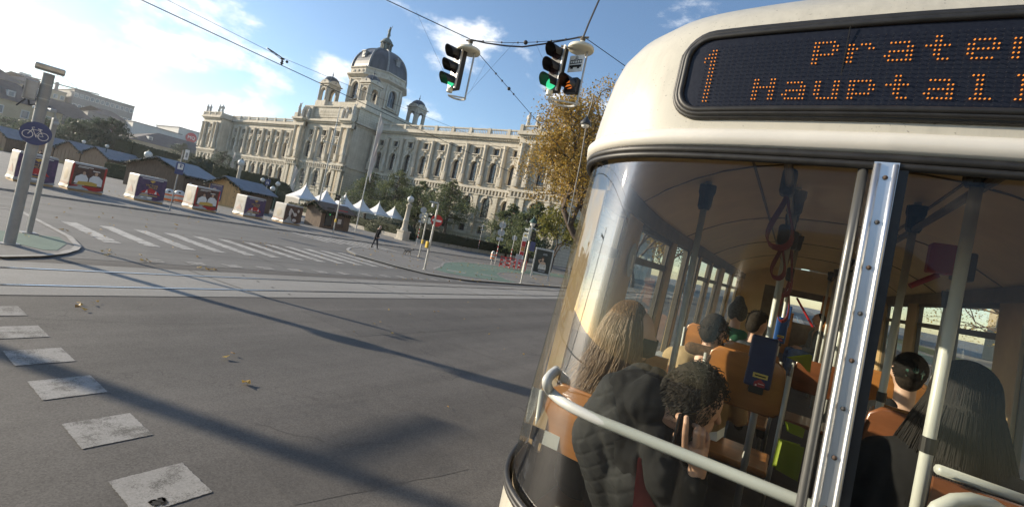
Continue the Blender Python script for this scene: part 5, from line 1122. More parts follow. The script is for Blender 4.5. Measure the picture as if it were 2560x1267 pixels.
glassmat('tram_glass', (.90, .92, .88), .006, .75); glassmat('side_glass', (.92, .94, .92), .004, .5)
TX = .12
BASE = [(TX, 1.27), (-.05, 1.274), (-.25, 1.285), (-.40, 1.305), (-.50, 1.335), (-.58, 1.38), (-.65, 1.44), (-.70, 1.51), (-.74, 1.60), (-.775, 1.72), (-.81, 1.9), (-.86, 2.3), (-.92, 2.8), (-.965, 3.4), (-.98, 4.2), (-.98, 10), (-.98, 19.6)]
def smooth(pts, it=1):
    for _ in range(it):
        o = [pts[0]]
        for a, b in zip(pts[:-1], pts[1:]): o += [(a[0]*.75+b[0]*.25, a[1]*.75+b[1]*.25), (a[0]*.25+b[0]*.75, a[1]*.25+b[1]*.75)]
        pts = o+[pts[-1]]
    return pts
BS = smooth(BASE, 2)
def outl(sx, dy, ins, pts=BS):
    k = 1-ins/1.1
    L = [(TX+(x-TX)*sx*k, y+dy+ins) for x, y in pts]
    return [(2*TX-x, y) for x, y in reversed(L[1:])]+L
def row(z, sx, dy, ins, off=0.0): return [(x, y, z) for x, y in outl(sx, dy, ins+off)]
def zpar(z):
    Z = [(0.4, 1.03, -.10), (1.60, 1.025, -.09), (1.9, 1.02, -.07), (2.3, 1.0, -.03), (2.72, .985, 0), (2.8, .985, 0), (2.9, .975, .01), (3.0, .97, .015)]
    for (a, s0, d0), (b, s1, d1) in zip(Z[:-1], Z[1:]):
        if z <= b: u = max(0, (z-a)/(b-a)); return s0+(s1-s0)*u, d0+(d1-d0)*u
    return .97, .02
def zrow(z, ins=0.0): s_, d = zpar(z); return [(x, y, z) for x, y in outl(s_, d, ins)]
tram = thing('tram', 'cream tram car seen from behind, with a curved rear window and an orange dot display', 'tram', (TX, 1.27, 0))
m = MB(); m.loft([zrow(.45, .03), zrow(.7), zrow(1.1), zrow(1.45), zrow(1.565)]); m.build('lower_body', M('cream_paint'), tram, True, smooth=True)
m = MB(); m.loft([zrow(2.765), zrow(2.8), zrow(2.9), zrow(3.0, .01), zrow(3.06, .025), zrow(3.12, .06), zrow(3.18, .12), zrow(3.23, .20), zrow(3.27, .30), zrow(3.30, .44), zrow(3.325, .65), zrow(3.34, 1.0)]); m.build('roof_shell', M('cream_paint'), tram, True, smooth=True)
m = MB(); m.loft([zrow(2.715, .0), zrow(2.722, -.016), zrow(2.75, -.018), zrow(2.764, -.008), zrow(2.768, .01)]); m.build('rain_gutter', M('white_trim'), tram, True, smooth=True)
def ends(r, ymax): return [p for p in r if p[1] <= ymax]
YC = 1.72
gz = [1.60, 1.75, 1.9, 2.1, 2.3, 2.5, 2.715]
n0 = [i for i, p in enumerate(zrow(1.6)) if p[1] <= YC]; i0, i1 = n0[0], n0[-1]
m = MB(); m.loft([zrow(z, .012)[i0:i1+1] for z in gz]); m.build('rear_window', M('tram_glass'), tram, True, smooth=True)
for z, rr, nm in ((2.706, .0115, 'window_seal'), (2.689, .0095, 'window_seal'), (1.60, .010, 'window_seal'), (1.583, .009, 'window_seal')):
    m = MB(); m.tube([(x, y-.004, z) for x, y, _ in zrow(z)[i0:i1+1]], rr, 8); m.build(nm, M('rubber'), tram, True, smooth=True)
# centre mullion
def yrear(x, z):
    r = zrow(z); r = [p for p in r if p[1] < 1.9]; xs = [p[0] for p in r]; ys = [p[1] for p in r]
    if xs[0] > xs[-1]: xs = xs[::-1]; ys = ys[::-1]
    return float(np.interp(x, xs, ys))
def vstrip(mb, x0, x1, y_off0, y_off1, z0=1.58, z1=2.695):
    zs = np.linspace(z0, z1, 7); rows = []
    for z in zs: rows.append([(x0, yrear(x0, z)+y_off1, z), (x0, yrear(x0, z)+y_off0, z), (x1, yrear(x1, z)+y_off0, z), (x1, yrear(x1, z)+y_off1, z)])
    mb.loft(rows, True, True)
m = MB(); m.tube([(.082, yrear(.082, z)+.004, z) for z in np.linspace(1.58, 2.69, 6)], .010, 10); mu = m.build('window_mullion', M('mullion_grey'), tram, True, smooth=True)
m = MB(); vstrip(m, .098, .142, -.016, .01); m.build('metal_strip', M('alu'), mu)
m = MB()
for xx, rr in ((.104, .0065), (.136, .005)): m.tube([(xx, yrear(xx, z)-.017, z) for z in np.linspace(1.58, 2.69, 6)], rr, 6)
m.build('metal_bead', M('alu'), mu, smooth=True)
m = MB(); vstrip(m, .143, .160, -.008, .012); m.build('rubber_strip', M('rubber'), mu)
for k, z in enumerate(np.arange(1.66, 2.70, .10)):
    m = MB(); m.ball((.121, yrear(.121, z)-.017, z), (.005, .004, .005), 8, 6); m.build('rivet', M('dark_rivet' if k % 2 else 'rust'), mu) if k % 2 else m.build('rivet', pmat('rust', (.07, .045, .03), .7) if 'rust' not in MATS else M('rust'), mu)
# destination display
def rrect(x0, x1, z0, z1, r, n=7):
    o = []
    for cx, cz, a0 in ((x1-r, z1-r, 0), (x0+r, z1-r, 90), (x0+r, z0+r, 180), (x1-r, z0+r, 270)):
        for i in range(n+1): a = R_(a0+90*i/n); o.append((cx+r*math.cos(a), cz+r*math.sin(a)))
    return o
def dens(poly, st=.05):
    o = []
    for a, b in zip(poly, poly[1:]+poly[:1]):
        k = max(1, int(math.hypot(b[0]-a[0], b[1]-a[1])/st)); o += [(a[0]+(b[0]-a[0])*i/k, a[1]+(b[1]-a[1])*i/k) for i in range(k)]
    return o
DX0, DX1, DZ0, DZ1 = -.362, 2*TX+.362, 2.815, 3.028
pl = dens(rrect(DX0, DX1, DZ0, DZ1, .062)); m = MB()
cx_ = [(TX, 2.92)]
for z_ in np.linspace(DZ0, DZ1, 2): pass
strips = []
xs_ = np.linspace(DX0, DX1, 30)
def zr(x):
    r = .062; d = max(0, r-min(x-DX0, DX1-x)); e = r-math.sqrt(max(0, r*r-d*d)); return DZ0+e, DZ1-e
m.loft([[(x, yrear(x, z)-.012, z) for z in np.linspace(zr(x)[0]+1e-4, zr(x)[1], 5)] for x in xs_]); disp = m.build('destination_display', M('display_black'), tram, True, smooth=True)
m = MB()
for o_, rr, yo in ((0, .009, .013), (.010, .008, .010), (.018, .007, .004)):
    m.tube([(x, yrear(x, z)-yo, z) for x, z in dens(rrect(DX0-o_, DX1+o_, DZ0-o_, DZ1+o_, .062+o_), .04)], rr, 8, True)
m.build('display_seal', M('rubber'), disp, smooth=True)
FONT = {'P': ['1111110', '1100011', '1100011', '1111110', '1100000', '1100000'], 'r': ['0000000', '1101110', '1110011', '1100000', '1100000', '1100000'], 'a': ['0000000', '0111110', '0000011', '0111111', '1100011', '0111111'], 't': ['0011000', '0011000', '1111110', '0011000', '0011000', '0001110'], 'e': ['0000000', '0111110', '1100011', '1111111', '1100000', '0111110'],
        'H': ['1100011', '1100011', '1111111', '1100011', '1100011', '1100011'], 'u': ['0000000', '1100011', '1100011', '1100011', '1100011', '0111111'], 'p': ['0000000', '1111110', '1100011', '1100011', '1111110', '1100000'], 'l': ['0111000', '0011000', '0011000', '0011000', '0011000', '0111110']}
led = MB(); dot = .0016
def addled(x, z, mb, r=dot): mb.cyl((x, yrear(x, z)-.0135, z), (x, yrear(x, z)-.0165, z), r, n=6)
PXs, PZs = .0077, .0104
for txt, x0, zt, PXs in (('Prater', -.058, 2.984, .0077), ('Hauptallee', -.175, 2.894, .00745)):
    for i, ch in enumerate(txt):
        for r_, line in enumerate(FONT[ch]):
            for c_, b_ in enumerate(line):
                if b_ == '1' and c_ % 1 == 0: addled(x0+(i*9+c_)*PXs, zt-r_*PZs+(.5*PZs if False else 0), led)
ONE = ['0011', '0111', '1111', '1011']+['0011']*11
for r_, line in enumerate(ONE):
    for c_, b_ in enumerate(line):
        if b_ == '1': addled(-.312+c_*.0085, 2.985-r_*.0104, led)
led.build('lit_dots', M('led'), disp)
off = MB()
for r_ in range(17):
    for c_ in range(62): addled(-.31+c_*.0138, 2.995-r_*.0104, off, .0009)
off.build('unlit_dots', M('led_off'), disp)
m = MB(); m.box((.005, yrear(.005, 2.92)-.0125, 2.92), (.0016, .002, .2)); m.build('panel_joint', M('groove'), disp)
# side walls: outer skin, window band, inner lining
def xside(y, s, z=2.2, ins=0.0):
    r = [p for p in zrow(z, 0)]; h = len(r)//2; q = r[h:] if s < 0 else r[:h+1][::-1]
    q = [p for p in q]; ys = [p[1] for p in q]; xs = [p[0] for p in q]
    k = int(np.argmin(ys)); return float(np.interp(y, ys[k:], xs[k:]))-s*ins
def sstrip(mb, s, y0, y1, z0, z1, ins0, ins1):
    n = max(2, int((y1-y0)/.35)+2); rows = []
    for y in np.linspace(y0, y1, n):
        rows.append([(xside(y, s, z0, ins0), y, z0), (xside(y, s, z1, ins0), y, z1), (xside(y, s, z1, ins1), y, z1), (xside(y, s, z0, ins1), y, z0)])
    mb.loft(rows, True, True)
WIN = {-1: [(1.755, 2.34), (2.76, 3.86), (5.30, 6.05), (6.15, 6.9), (7.3, 8.3), (8.5, 9.6), (11, 12.2), (12.5, 13.6), (14, 15.2), (15.5, 16.6), (17, 18.2)], 1: [(1.755, 2.6), (2.9, 3.9), (4.3, 5.35), (5.6, 6.7), (7.2, 7.9), (8.0, 8.7), (9.0, 9.9), (11, 12.2), (12.5, 13.6), (14, 15.2), (15.5, 16.6), (17, 18.2)]}
DOORS = {-1: [(4.02, 4.6), (4.66, 5.2)], 1: []}
for s in (-1, 1):
    pil = MB(); fr = MB(); wl = WIN[s]; dl = DOORS[s]
    edges = sorted(wl+dl); cur = YC
    for a, b in edges+[(19.4, 19.4)]:
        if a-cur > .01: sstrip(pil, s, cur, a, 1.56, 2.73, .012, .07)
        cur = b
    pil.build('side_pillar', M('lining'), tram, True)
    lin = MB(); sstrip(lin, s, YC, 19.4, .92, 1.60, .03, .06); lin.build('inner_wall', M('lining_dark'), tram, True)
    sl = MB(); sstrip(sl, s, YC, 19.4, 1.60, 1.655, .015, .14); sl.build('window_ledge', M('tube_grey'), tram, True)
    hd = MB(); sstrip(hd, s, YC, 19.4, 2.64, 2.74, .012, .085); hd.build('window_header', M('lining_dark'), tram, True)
    for a, b in wl:
        f = MB(); sstrip(f, s, a, b, 2.395, 2.44, .02, .055); sstrip(f, s, a, a+.014, 1.65, 2.66, .02, .05); sstrip(f, s, b-.025, b, 1.65, 2.66, .02, .05); sstrip(f, s, a, b, 2.61, 2.65, .02, .06); w_ = f.build('side_window', M('alu_dark') if 'alu_dark' in MATS else pmat('alu_dark', (.11, .09, .065), .45, metal=.2), tram, True)
        g = MB(); g.loft([[(xside(y, s, z, .035), y, z) for z in (1.65, 2.65)] for y in (a, b)]); g.build('pane', M('side_glass'), w_)
    for a, b in dl:
        f = MB(); sstrip(f, s, a, a+.05, 1.0, 2.66, .02, .06); sstrip(f, s, b-.05, b, 1.0, 2.66, .02, .06); d_ = f.build('door_leaf', M('alu_dark'), tram, True); g = MB(); g.loft([[(xside(y, s, z, .035), y, z) for z in (1.2, 2.65)] for y in (a, b)]); g.build('pane', M('side_glass'), d_)
# narrow corner posts between the rear window and the side windows
# ceiling, floor, bulkheads
m = MB(); rows = []
for y in [1.36, 1.5, 1.8, 2.3, 3, 4, 6, 8, 10.2]:
    xl, xr = xside(max(y, 1.5), -1, 2.7, .05), xside(max(y, 1.5), 1, 2.7, .05)
    if y < 1.5: xl += .12; xr -= .12
    rows.append([(xl+(xr-xl)*u, y, 2.735+.30*(1-abs(2*u-1)**2.6)-(.22 if y < 1.4 else .04 if y < 1.6 else 0)*(1-abs(2*u-1)**2.6)) for u in np.linspace(0, 1, 15)])
m.loft(rows); ce = m.build('ceiling_panel', M('ceiling'), tram, True, smooth=True)
m = MB()
for y in (2.6, 4.3, 6.0, 7.7): 
    xl, xr = xside(y, -1, 2.7, .05), xside(y, 1, 2.7, .05); m.tube([(xl+(xr-xl)*u, y, 2.733+.30*(1-abs(2*u-1)**2.6)) for u in np.linspace(0, 1, 15)], .007, 4)
for xx in (-.28, .52): m.tube([(xx, y, 2.735+.30*(1-abs((xx-TX)/.98)**2.6)-.002) for y in (1.7, 4, 7, 10)], .008, 4)
m.build('ceiling_joint', M('lining_dark'), ce)
m = MB(); m.box2((TX-.97, 1.45, .86), (TX+.97, 19.4, .92)); m.build('floor', M('floor_dark'), tram, True)
m = MB(); m.loft([[(x, y+.05, z) for x, y, z in zrow(z_)[i0:i1+1]] for z_ in (.92, 1.585)]); m.build('rear_inner_wall', M('lining_dark'), tram, True)
m = MB(); m.box2((-.93, 10.25, .92), (-.52, 10.32, 2.95)); m.box2((.95, 10.25, .92), (1.17, 10.32, 2.95)); m.box2((-.93, 10.24, 2.62), (1.17, 10.3, 3.02)); m.build('bulkhead', M('ceiling'), tram, True)
m = MB(); m.box2((-.52, 10.26, .92), (-.16, 10.3, 2.62)); m.build('switch_cabinet', M('lining_dark'), tram, True)
m = MB(); m.loft([[(TX-.97, y, 2.72), (TX-.5, y, 2.92), (TX+.5, y, 2.92), (TX+.97, y, 2.72)] for y in (10.3, 19.4)]); m.build('front_ceiling', M('ceiling'), tram, True)
m = MB(); m.box2((TX-.95, 15.6, .92), (.06, 15.68, 2.1)); m.box2((TX-.95, 15.6, 2.1), (-.5, 15.68, 2.9)); m.box2((.66, 15.6, .92), (1.05, 15.68, 2.9)); m.build('cab_partition', M('laminate'), tram, True)
m = MB()
for a, b in (((-.95+TX, 19.2, .92), (.95+TX, 19.3, 1.75)), ((-.95+TX, 19.2, 2.62), (.95+TX, 19.3, 2.95)), ((-.95+TX, 19.2, 1.75), (-.75+TX, 19.3, 2.62)), ((.75+TX, 19.2, 1.75), (.95+TX, 19.3, 2.62))): m.box2(a, b)
m.build('front_wall', M('lining_dark'), tram, True)
m = MB(); m.tube([(.05, 15.5, 2.55), (.55, 15.5, 1.85)], .03, 6); m.build('barrier_arm', M('tram_red'), tram, True)
# wall stickers and adverts above the windows
m = MB(); c_ = aX(1580, 650, xside(2.47, -1, 2.4, .072)+.002); m.X = Matrix.Translation(c_); m.ball((0, 0, 0), (.004, .065, .10), 16, 10); st_ = m.build('oval_sticker', M('sign_back'), tram, True); m = MB(); m.X = Matrix.Translation(c_+Vector((.004, 0, 0))); m.box((0, 0, -.01), (.003, .03, .08)); m.build('sticker_print', M('white_plain'), st_)
pmat('advert', (.42, .40, .30), .4, color2=(.16, .22, .16), vscale=6)
for s, ys in ((-1, (4.3, 4.7, 5.1, 5.5, 6.2)), (1, (3.2, 5.6, 6.1, 6.6))):
    for y in ys:
        m = MB(); X = Matrix.Translation((xside(y, s, 2.7, .10), y, 2.80)) @ Matrix.Rotation(-s*R_(38), 4, 'Y'); m.box((0, 0, 0), (.01, .34, .19), X=X.to_3x3().to_4x4()); m.v = [(a+X.translation.x, b+X.translation.y, c+X.translation.z) for a, b, c in m.v]; m.build('advert_panel', M('advert'), tram, True)
# handrail inside the rear window
hy = 1.262
pts = [dep(1392, 925, 1.44), dep(1376, 938, 1.40), dep(1367, 955, 1.375)]+[aY(x, y, hy+o) for x, y, o in ((1378, 980, .05), (1420, 1012, .012), (1490, 1046, 0), (1560, 1076, 0), (1700, 1130, 0), (1850, 1195, 0), (2000, 1256, 0))]
zt = sum(p.z for p in pts[4:])/len(pts[4:]); pts = [Vector((p.x, p.y, zt if i > 4 else p.z)) for i, p in enumerate(pts)]; pts += [Vector((.5, hy, zt)), Vector((.8, hy+.05, zt))]
m = MB(); m.tube(spline(pts, 60), .0150, 12); hr_ = m.build('rear_handrail', M('tube_grey'), tram, True, smooth=True)
m = MB(); m.cyl((-.37, hy, zt-.12), (-.37, hy, zt), .012, n=8) if False else m.cyl((.112, hy, zt-.35), (.112, hy, zt), .014, n=10); m.build('rail_post', M('tube_grey'), hr_)
m = MB(); m.tube([(TX-.62, 1.36, 1.585), (TX, 1.30, 1.585), (TX+.62, 1.36, 1.585)], .02, 6); m.build('sill_trim', M('lining_dark'), tram, True)
# poles: white below the shadow line, dark clamp at the ceiling
def vpole(pxb, pyb, pxt, pyt, d, name='grab_pole', r=.016, zlo=.92, cap=True, collar=None, ztop=None):
    a = dep(pxb, pyb, d); b = dep(pxt, pyt, d); x, y = (a.x+b.x)/2, (a.y+b.y)/2; zt_ = ztop if ztop else 2.735+.30*(1-abs((x-TX)/.98)**2.6)-.01
    m = MB(); m.cyl((x, y, zlo), (x, y, zt_), r, n=12); o = m.build(name, M('tube_grey'), tram, True, smooth=True)
    if cap: m = MB(); m.lathe([(r*1.6, zt_-.16), (r*2.1, zt_-.14), (r*2.2, zt_-.08), (r*2.6, zt_-.06), (r*2.6, zt_-.02)], (x, y, 0), 12); m.build('pole_cap', M('black_plastic'), o)
    if collar: m = MB(); m.cyl((x, y, collar), (x, y, collar+.05), r*1.25, n=12); m.build('collar', M('black_plastic'), o)
    return x, y
vpole(1690, 860, 1745, 600, 2.6, r=.0175); pa = vpole(2310, 1150, 2425, 570, 1.5, r=.018, collar=1.97); pb = vpole(2205, 1000, 2265, 650, 2.4, r=.017, collar=1.95)
pc = vpole(1862, 1190, 1960, 620, 2.66, r=.019, collar=None); vpole(1930, 820, 1965, 600, 3.4, r=.017); vpole(1960, 800, 1985, 640, 4.4, r=.017); vpole(2050, 830, 2058, 780, 7.5, r=.017); vpole(2064, 835, 2072, 780, 6.8, r=.017); vpole(2110, 820, 2130, 640, 5.2, r=.02); vpole(2140, 900, 2165, 720, 3.6, r=.017); vpole(2370, 760, 2385, 640, 3.9, r=.017, zlo=1.2)
# blue ticket box on the pole
pmat('box_blue', (.022, .035, .115), .4, var=.15, vscale=10); pmat('box_bright', (.02, .09, .32), .4); pmat('label_red', (.35, .03, .04), .5)
def bluebox(pxa, d, mat, w_=.135, h_=.285, dz=0, lab=True):
    c = dep(*pxa, d); m = MB(); m.bbox((c.x, c.y, c.z), (w_, .05, h_), .012); o = m.build('ticket_box', M(mat), tram, True); k = w_/.135
    m = MB(); m.bbox((c.x, c.y, c.z-h_/2-.01*k), (w_*.55, .045, .05*k), .006); m.build('holder', M('black_plastic'), o)
    m = MB(); m.box((c.x+.01*k, c.y-.027, c.z-.075*k), (.075*k, .004, .026*k)); y_ = m.build('yellow_label', M('yellow_soft'), o); m = MB(); m.box((c.x+.01*k, c.y-.030, c.z-.075*k), (.055*k, .002, .007*k)); m.build('label_print', M('groove'), y_)
    m = MB(); m.add([(c.x-.015*k, c.y-.027, c.z-.135*k), (c.x+.04*k, c.y-.027, c.z-.135*k), (c.x+.04*k, c.y-.027, c.z-.112*k), (c.x+.012*k, c.y-.027, c.z-.092*k), (c.x-.015*k, c.y-.027, c.z-.112*k)], [(0, 1, 2, 3, 4)]); r_ = m.build('red_label', M('label_red'), o); m = MB(); m.box((c.x-.004*k, c.y-.029, c.z-.128*k), (.008*k, .002, .008*k)); m.box((c.x+.02*k, c.y-.029, c.z-.118*k), (.03*k, .002, .003*k)); m.build('label_print', M('white_plain'), r_)
    return c
bc = bluebox((1903, 904), 2.6, 'box_blue'); bluebox((1952, 825), 4.3, 'box_bright', .10, .24); bluebox((1966, 790), 5.6, 'box_bright', .09, .26)
# red box on the front right pole
rb_ = dep(2352, 648, 2.3); m = MB(); m.bbox((rb_.x, rb_.y, rb_.z), (.10, .08, .15), .01); o = m.build('validator', M('label_red'), tram, True); m = MB(); m.bbox((rb_.x+.09, rb_.y+.02, rb_.z-.02), (.08, .08, .14), .01); m.build('housing', M('alu_dark'), o); m = MB(); m.tube([(rb_.x, rb_.y, rb_.z-.08), (rb_.x-.10, rb_.y-.02, rb_.z-.16)], .015, 6); m.build('lever', M('label_red'), o)
# red hand straps from the ceiling
pmat('strap_red', (.20, .02, .025), .5)
def strap(px, py0, py1, d, w_=.05):
    a = dep(px, py0, d); b = dep(px-20, py1, d); o = None; m = MB(); m.bbox((a.x, a.y, a.z+.05), (.06, .10, .12), .02); o = m.build('strap_holder', M('black_plastic'), tram, True)
    for k in range(4):
        q = k*.006; h = a.z-b.z; m = MB(); P_ = []
        for i in range(25):
            u = i/24*2*math.pi; r_ = w_*(.10+.95*max(0, (1-math.cos(u))/2)**1.3); P_.append((a.x+math.sin(u)*r_*1.0+q*.5, a.y+q, a.z-h*(1-math.cos(u))/2-q))
        m.tube(P_, .0042, 5); m.build('strap_loop', M('strap_red'), o)
strap(1966, 485, 615, 2.05, .075); strap(1955, 610, 690, 2.6, .05); strap(1978, 620, 735, 3.0, .055); strap(1972, 700, 800, 4.0, .06)
m = MB()
for x_, y0_, y1_ in ((-.10, 1.55, 10), (.46, 1.55, 10)): m.tube([(x_, y0_, 2.86), (x_, y1_, 2.86)], .016, 8)
m.build('ceiling_rail', M('alu_dark'), tram, True)
# seats
def seat_proto(mat):
    s = bpy.data.objects.new('passenger_seat', None); col.objects.link(s); s.parent = tram; s.matrix_parent_inverse = Matrix.Translation((-TX, -1.27, 0))
    m = MB(); rows = []
    for z, y, w_ in ((.75, -.055, .17), (.77, -.058, .20), (.82, -.062, .205), (.92, -.075, .20), (1.0, -.08, .185), (1.03, -.08, .15)):
        rows.append([(x*w_/.2, y+.10*abs(x)**2*4, z) for x in np.linspace(-.2, .2, 9)])
    m.loft(rows); m.loft([[(a, b-.022, c) for a, b, c in r] for r in rows][::-1]); m.tube(rows[0]+[r[-1] for r in rows]+rows[-1][::-1]+[r[0] for r in rows][::-1], .011, 5); m.build('backrest', M(mat), s, smooth=True)
    m = MB(); m.bbox((0, .19, .43), (.40, .40, .035), .015); m.build('seat_pan', M(mat), s)
    for sx in (-1, 1):
        m = MB(); m.tube([(sx*.21, .34, 0), (sx*.21, .3, .40), (sx*.21, -.0, .40), (sx*.215, -.04, .55), (sx*.215, -.085, .98)], .012, 6); m.build('frame_tube', M('tube_grey'), s, smooth=True)
    return s
FL = .92
sa = seat_proto('laminate'); sb_ = seat_proto('laminate_red')
SEATS = [(sa, -.57, 1.80, 0, 'brown seat shell directly behind the long-haired woman at the left window', .9), (sa, -.17, 3.10, 0, 'orange laminate seat back beside the front blue ticket box', 1.06), (sb_, -.62, 3.02, 0, 'dark red-brown seat back behind the man in the beige jacket', .88), (sa, -.22, 4.25, 0, 'orange seat back behind the man in the dark padded jacket', 1), (sa, -.66, 5.05, 0, 'seat back behind the passenger in the woolly hat', 1), (sb_, .52, 2.50, 0, 'red-brown seat with a pale tube frame right of the aisle', 1.06), (sa, .62, 3.22, 0, 'orange seat behind the woman with the hair clip', .98), (sb_, .78, 1.95, 0, 'red-brown seat under the woman with long black hair', .86), (sa, .80, 5.0, 0, 'orange seat farther along the right side, near the door', 1), (sa, .62, 10.6, 0, 'seat far ahead under the passenger in jeans', 1), (sb_, .30, 4.9, 0, 'narrow red-brown seat back beside the far grab poles', .95)]
used = set()
for pr_, x, y, rz, lab, k in SEATS:
    if id(pr_) not in used: used.add(id(pr_)); s_ = pr_; s_.location = (x, y, FL); s_.rotation_euler = (0, 0, rz)
    else: s_ = dup(pr_, (x, y, FL), rz)
    s_.scale = (1, 1, k); s_['label'] = lab
# wooden panels and low tubes
m = MB(); m.box2((-.86, 2.56, 1.0), (-.50, 2.585, 1.93)); m.build('side_partition', M('laminate'), tram, True)
q0 = dep(2345, 1172, 1.28); q1_ = dep(2560, 1248, 1.28); m = MB(); m.tube([q0, q1_, q1_+(q1_-q0)*.6], .014, 8); m.build('low_rail', M('tube_grey'), tram, True, smooth=True)
m = MB(); m.box2((q0.x, q0.y+.02, 1.1), (q0.x+.5, q0.y+.04, q0.z-.03)); m.build('low_panel', M('laminate_red'), tram, True)
m = MB(); m.tube([dep(2322, 1300, 1.12), dep(2345, 1268, 1.12), dep(2385, 1250, 1.12), dep(2430, 1248, 1.12), dep(2480, 1262, 1.12), dep(2540, 1300, 1.12)], .0165, 10); m.build('curved_handle', M('tube_grey'), tram, True, smooth=True)
pmat('hivis', (.18, .23, .012), .6, bump=.4, bscale=14)
pmat('seat_red_cloth', (.22, .02, .02), .7, var=.2); pmat('grey_cloth', (.16, .165, .17), .8, var=.2)
def wedge(name, lab, cat, pix, d, mat, parent=None, th=.03):
    P = [dep(x, y, d) for x, y in pix]; c = sum(P, Vector())/len(P); n = (P[1]-P[0]).cross(P[2]-P[0]).normalized(); m = MB(); k = len(P); vv = [tuple(p-n*th/2) for p in P]+[tuple(p+n*th/2) for p in P]; m.add(vv, [tuple(range(k)), tuple(range(2*k-1, k-1, -1))]+[(i, (i+1) % k, k+(i+1) % k, k+i) for i in range(k)]); o = m.build(name, M(mat)); md = o.modifiers.new('b', 'BEVEL'); md.width = .01; md.segments = 3; tag(o, lab, cat); return o
wedge('safety_vest', 'bright yellow-green safety vest hanging low beside the window mullion, the largest piece', 'vest', [(1955, 1105), (2000, 1118), (1985, 1190), (1940, 1165)], 2.1, 'hivis'); wedge('safety_cloth', 'small yellow-green cloth tip above the large safety vest', 'cloth', [(1972, 1062), (2003, 1073), (2000, 1085), (1975, 1075)], 2.15, 'hivis', th=.02); wedge('safety_cloth', 'yellow-green triangular cloth in the aisle behind the blue ticket box', 'cloth', [(1982, 895), (2024, 890), (2020, 922), (2005, 905)], 3.0, 'hivis', th=.02)
wedge('shoulder_bag', 'dark red bag with a grey flap at the feet of the man on the phone', 'bag', [(1592, 1135), (1650, 1150), (1640, 1300), (1575, 1290)], 1.42, 'seat_red_cloth', th=.09)
# ------------------------------------------------------------------ people
pmat('skin', (.50, .29, .20), .5, var=.08, vscale=8); pmat('skin_pale', (.55, .36, .27), .5, var=.06); pmat('cloth_black', (.011, .011, .012), .9, spec=.25, var=.3, vscale=9, bump=.3, bscale=30); pmat('cloth_navy', (.018, .021, .032), .8, var=.25, bump=.25, bscale=22); pmat('cloth_beige', (.33, .235, .12), .85, var=.15, vscale=6, bump=.3, bscale=20); pmat('cloth_slate', (.045, .055, .065), .55, var=.2, bump=.3, bscale=26); pmat('cloth_green', (.03, .14, .075), .9, bump=.3); pmat('denim', (.10, .15, .26), .85, var=.25, vscale=12); pmat('cloth_grey', (.18, .17, .155), .9, var=.15); pmat('cloth_blue', (.02, .06, .42), .7); pmat('hair_black', (.022, .017, .013), .85, var=.5, vscale=60, spec=.15); pmat('mask_black', (.012, .012, .013), .8); pmat('mask_white', (.62, .61, .56), .8); pmat('phone_black', (.01, .01, .011), .12); pmat('wool_grey', (.05, .05, .05), 1.0, color2=(.10, .10, .095), vscale=60, bump=.8, bscale=60); pmat('shoe', (.03, .028, .025), .6)
pmat('quilt', (.017, .0175, .019), .8, var=.25, vscale=7, bump=.2, bscale=60, spec=.3)
leafmat('hair_curl', [(.010, .008, .006), (.018, .014, .010), (.028, .022, .016), (.013, .010, .008)], .0, .55)
leafmat('hair_brown', [(.15, .085, .036), (.20, .116, .05), (.25, .150, .065), (.17, .096, .042), (.30, .188, .085)], .08, .36)
leafmat('hair_dark', [(.004, .0034, .003), (.007, .0054, .0045), (.011, .0075, .0055)], .0, .75)
def head(c, r, face, ear=True):
    """face = unit vector the nose points to; list of capsules and ellipsoids"""
    c = Vector(c); f = Vector(face).normalized(); u = Vector((0, 0, 1)); u = (u-f*u.dot(f)).normalized(); s = f.cross(u); X = Matrix((s, f, u)).transposed().to_4x4()
    k = r/.095; P = [('e', c, (.074*k, .093*k, .105*k), X), ('e', c+f*.028*k-u*.055*k, (.058*k, .062*k, .062*k), X), ('c', c+f*.088*k+u*.005*k, .010*k, c+f*.104*k-u*.022*k, .013*k), ('e', c+f*.075*k-u*.050*k, (.024*k, .016*k, .011*k), X), ('e', c+f*.055*k-u*.095*k, (.03*k, .03*k, .02*k), X)]
    for q in (-1, 1):
        P.append(('e', c+f*.068*k+s*q*.033*k+u*.022*k, (.016*k, .012*k, .010*k), X))
        if ear: P += [('e', c+s*q*.075*k-f*.008*k-u*.012*k, (.010*k, .020*k, .031*k), X)]
    return P, X
def torso_prims(b, sh, heading, w=.18, lean=.0, t=.115):
    """from the seat point b up to the neck base sh"""
    b = Vector(b); sh = Vector(sh); h = Vector(heading).normalized(); s = Vector((h.y, -h.x, 0)); P = []
    for q in (-1, 1): P += [('c', b+s*q*w*.45+Vector((0, 0, .05)), t, sh+s*q*w*.55-Vector((0, 0, .09)), t*.95), ('c', sh+s*q*w*.35-Vector((0, 0, .03)), t*.62, sh+s*q*w-Vector((0, 0, .085)), t*.62)]
    return P, s
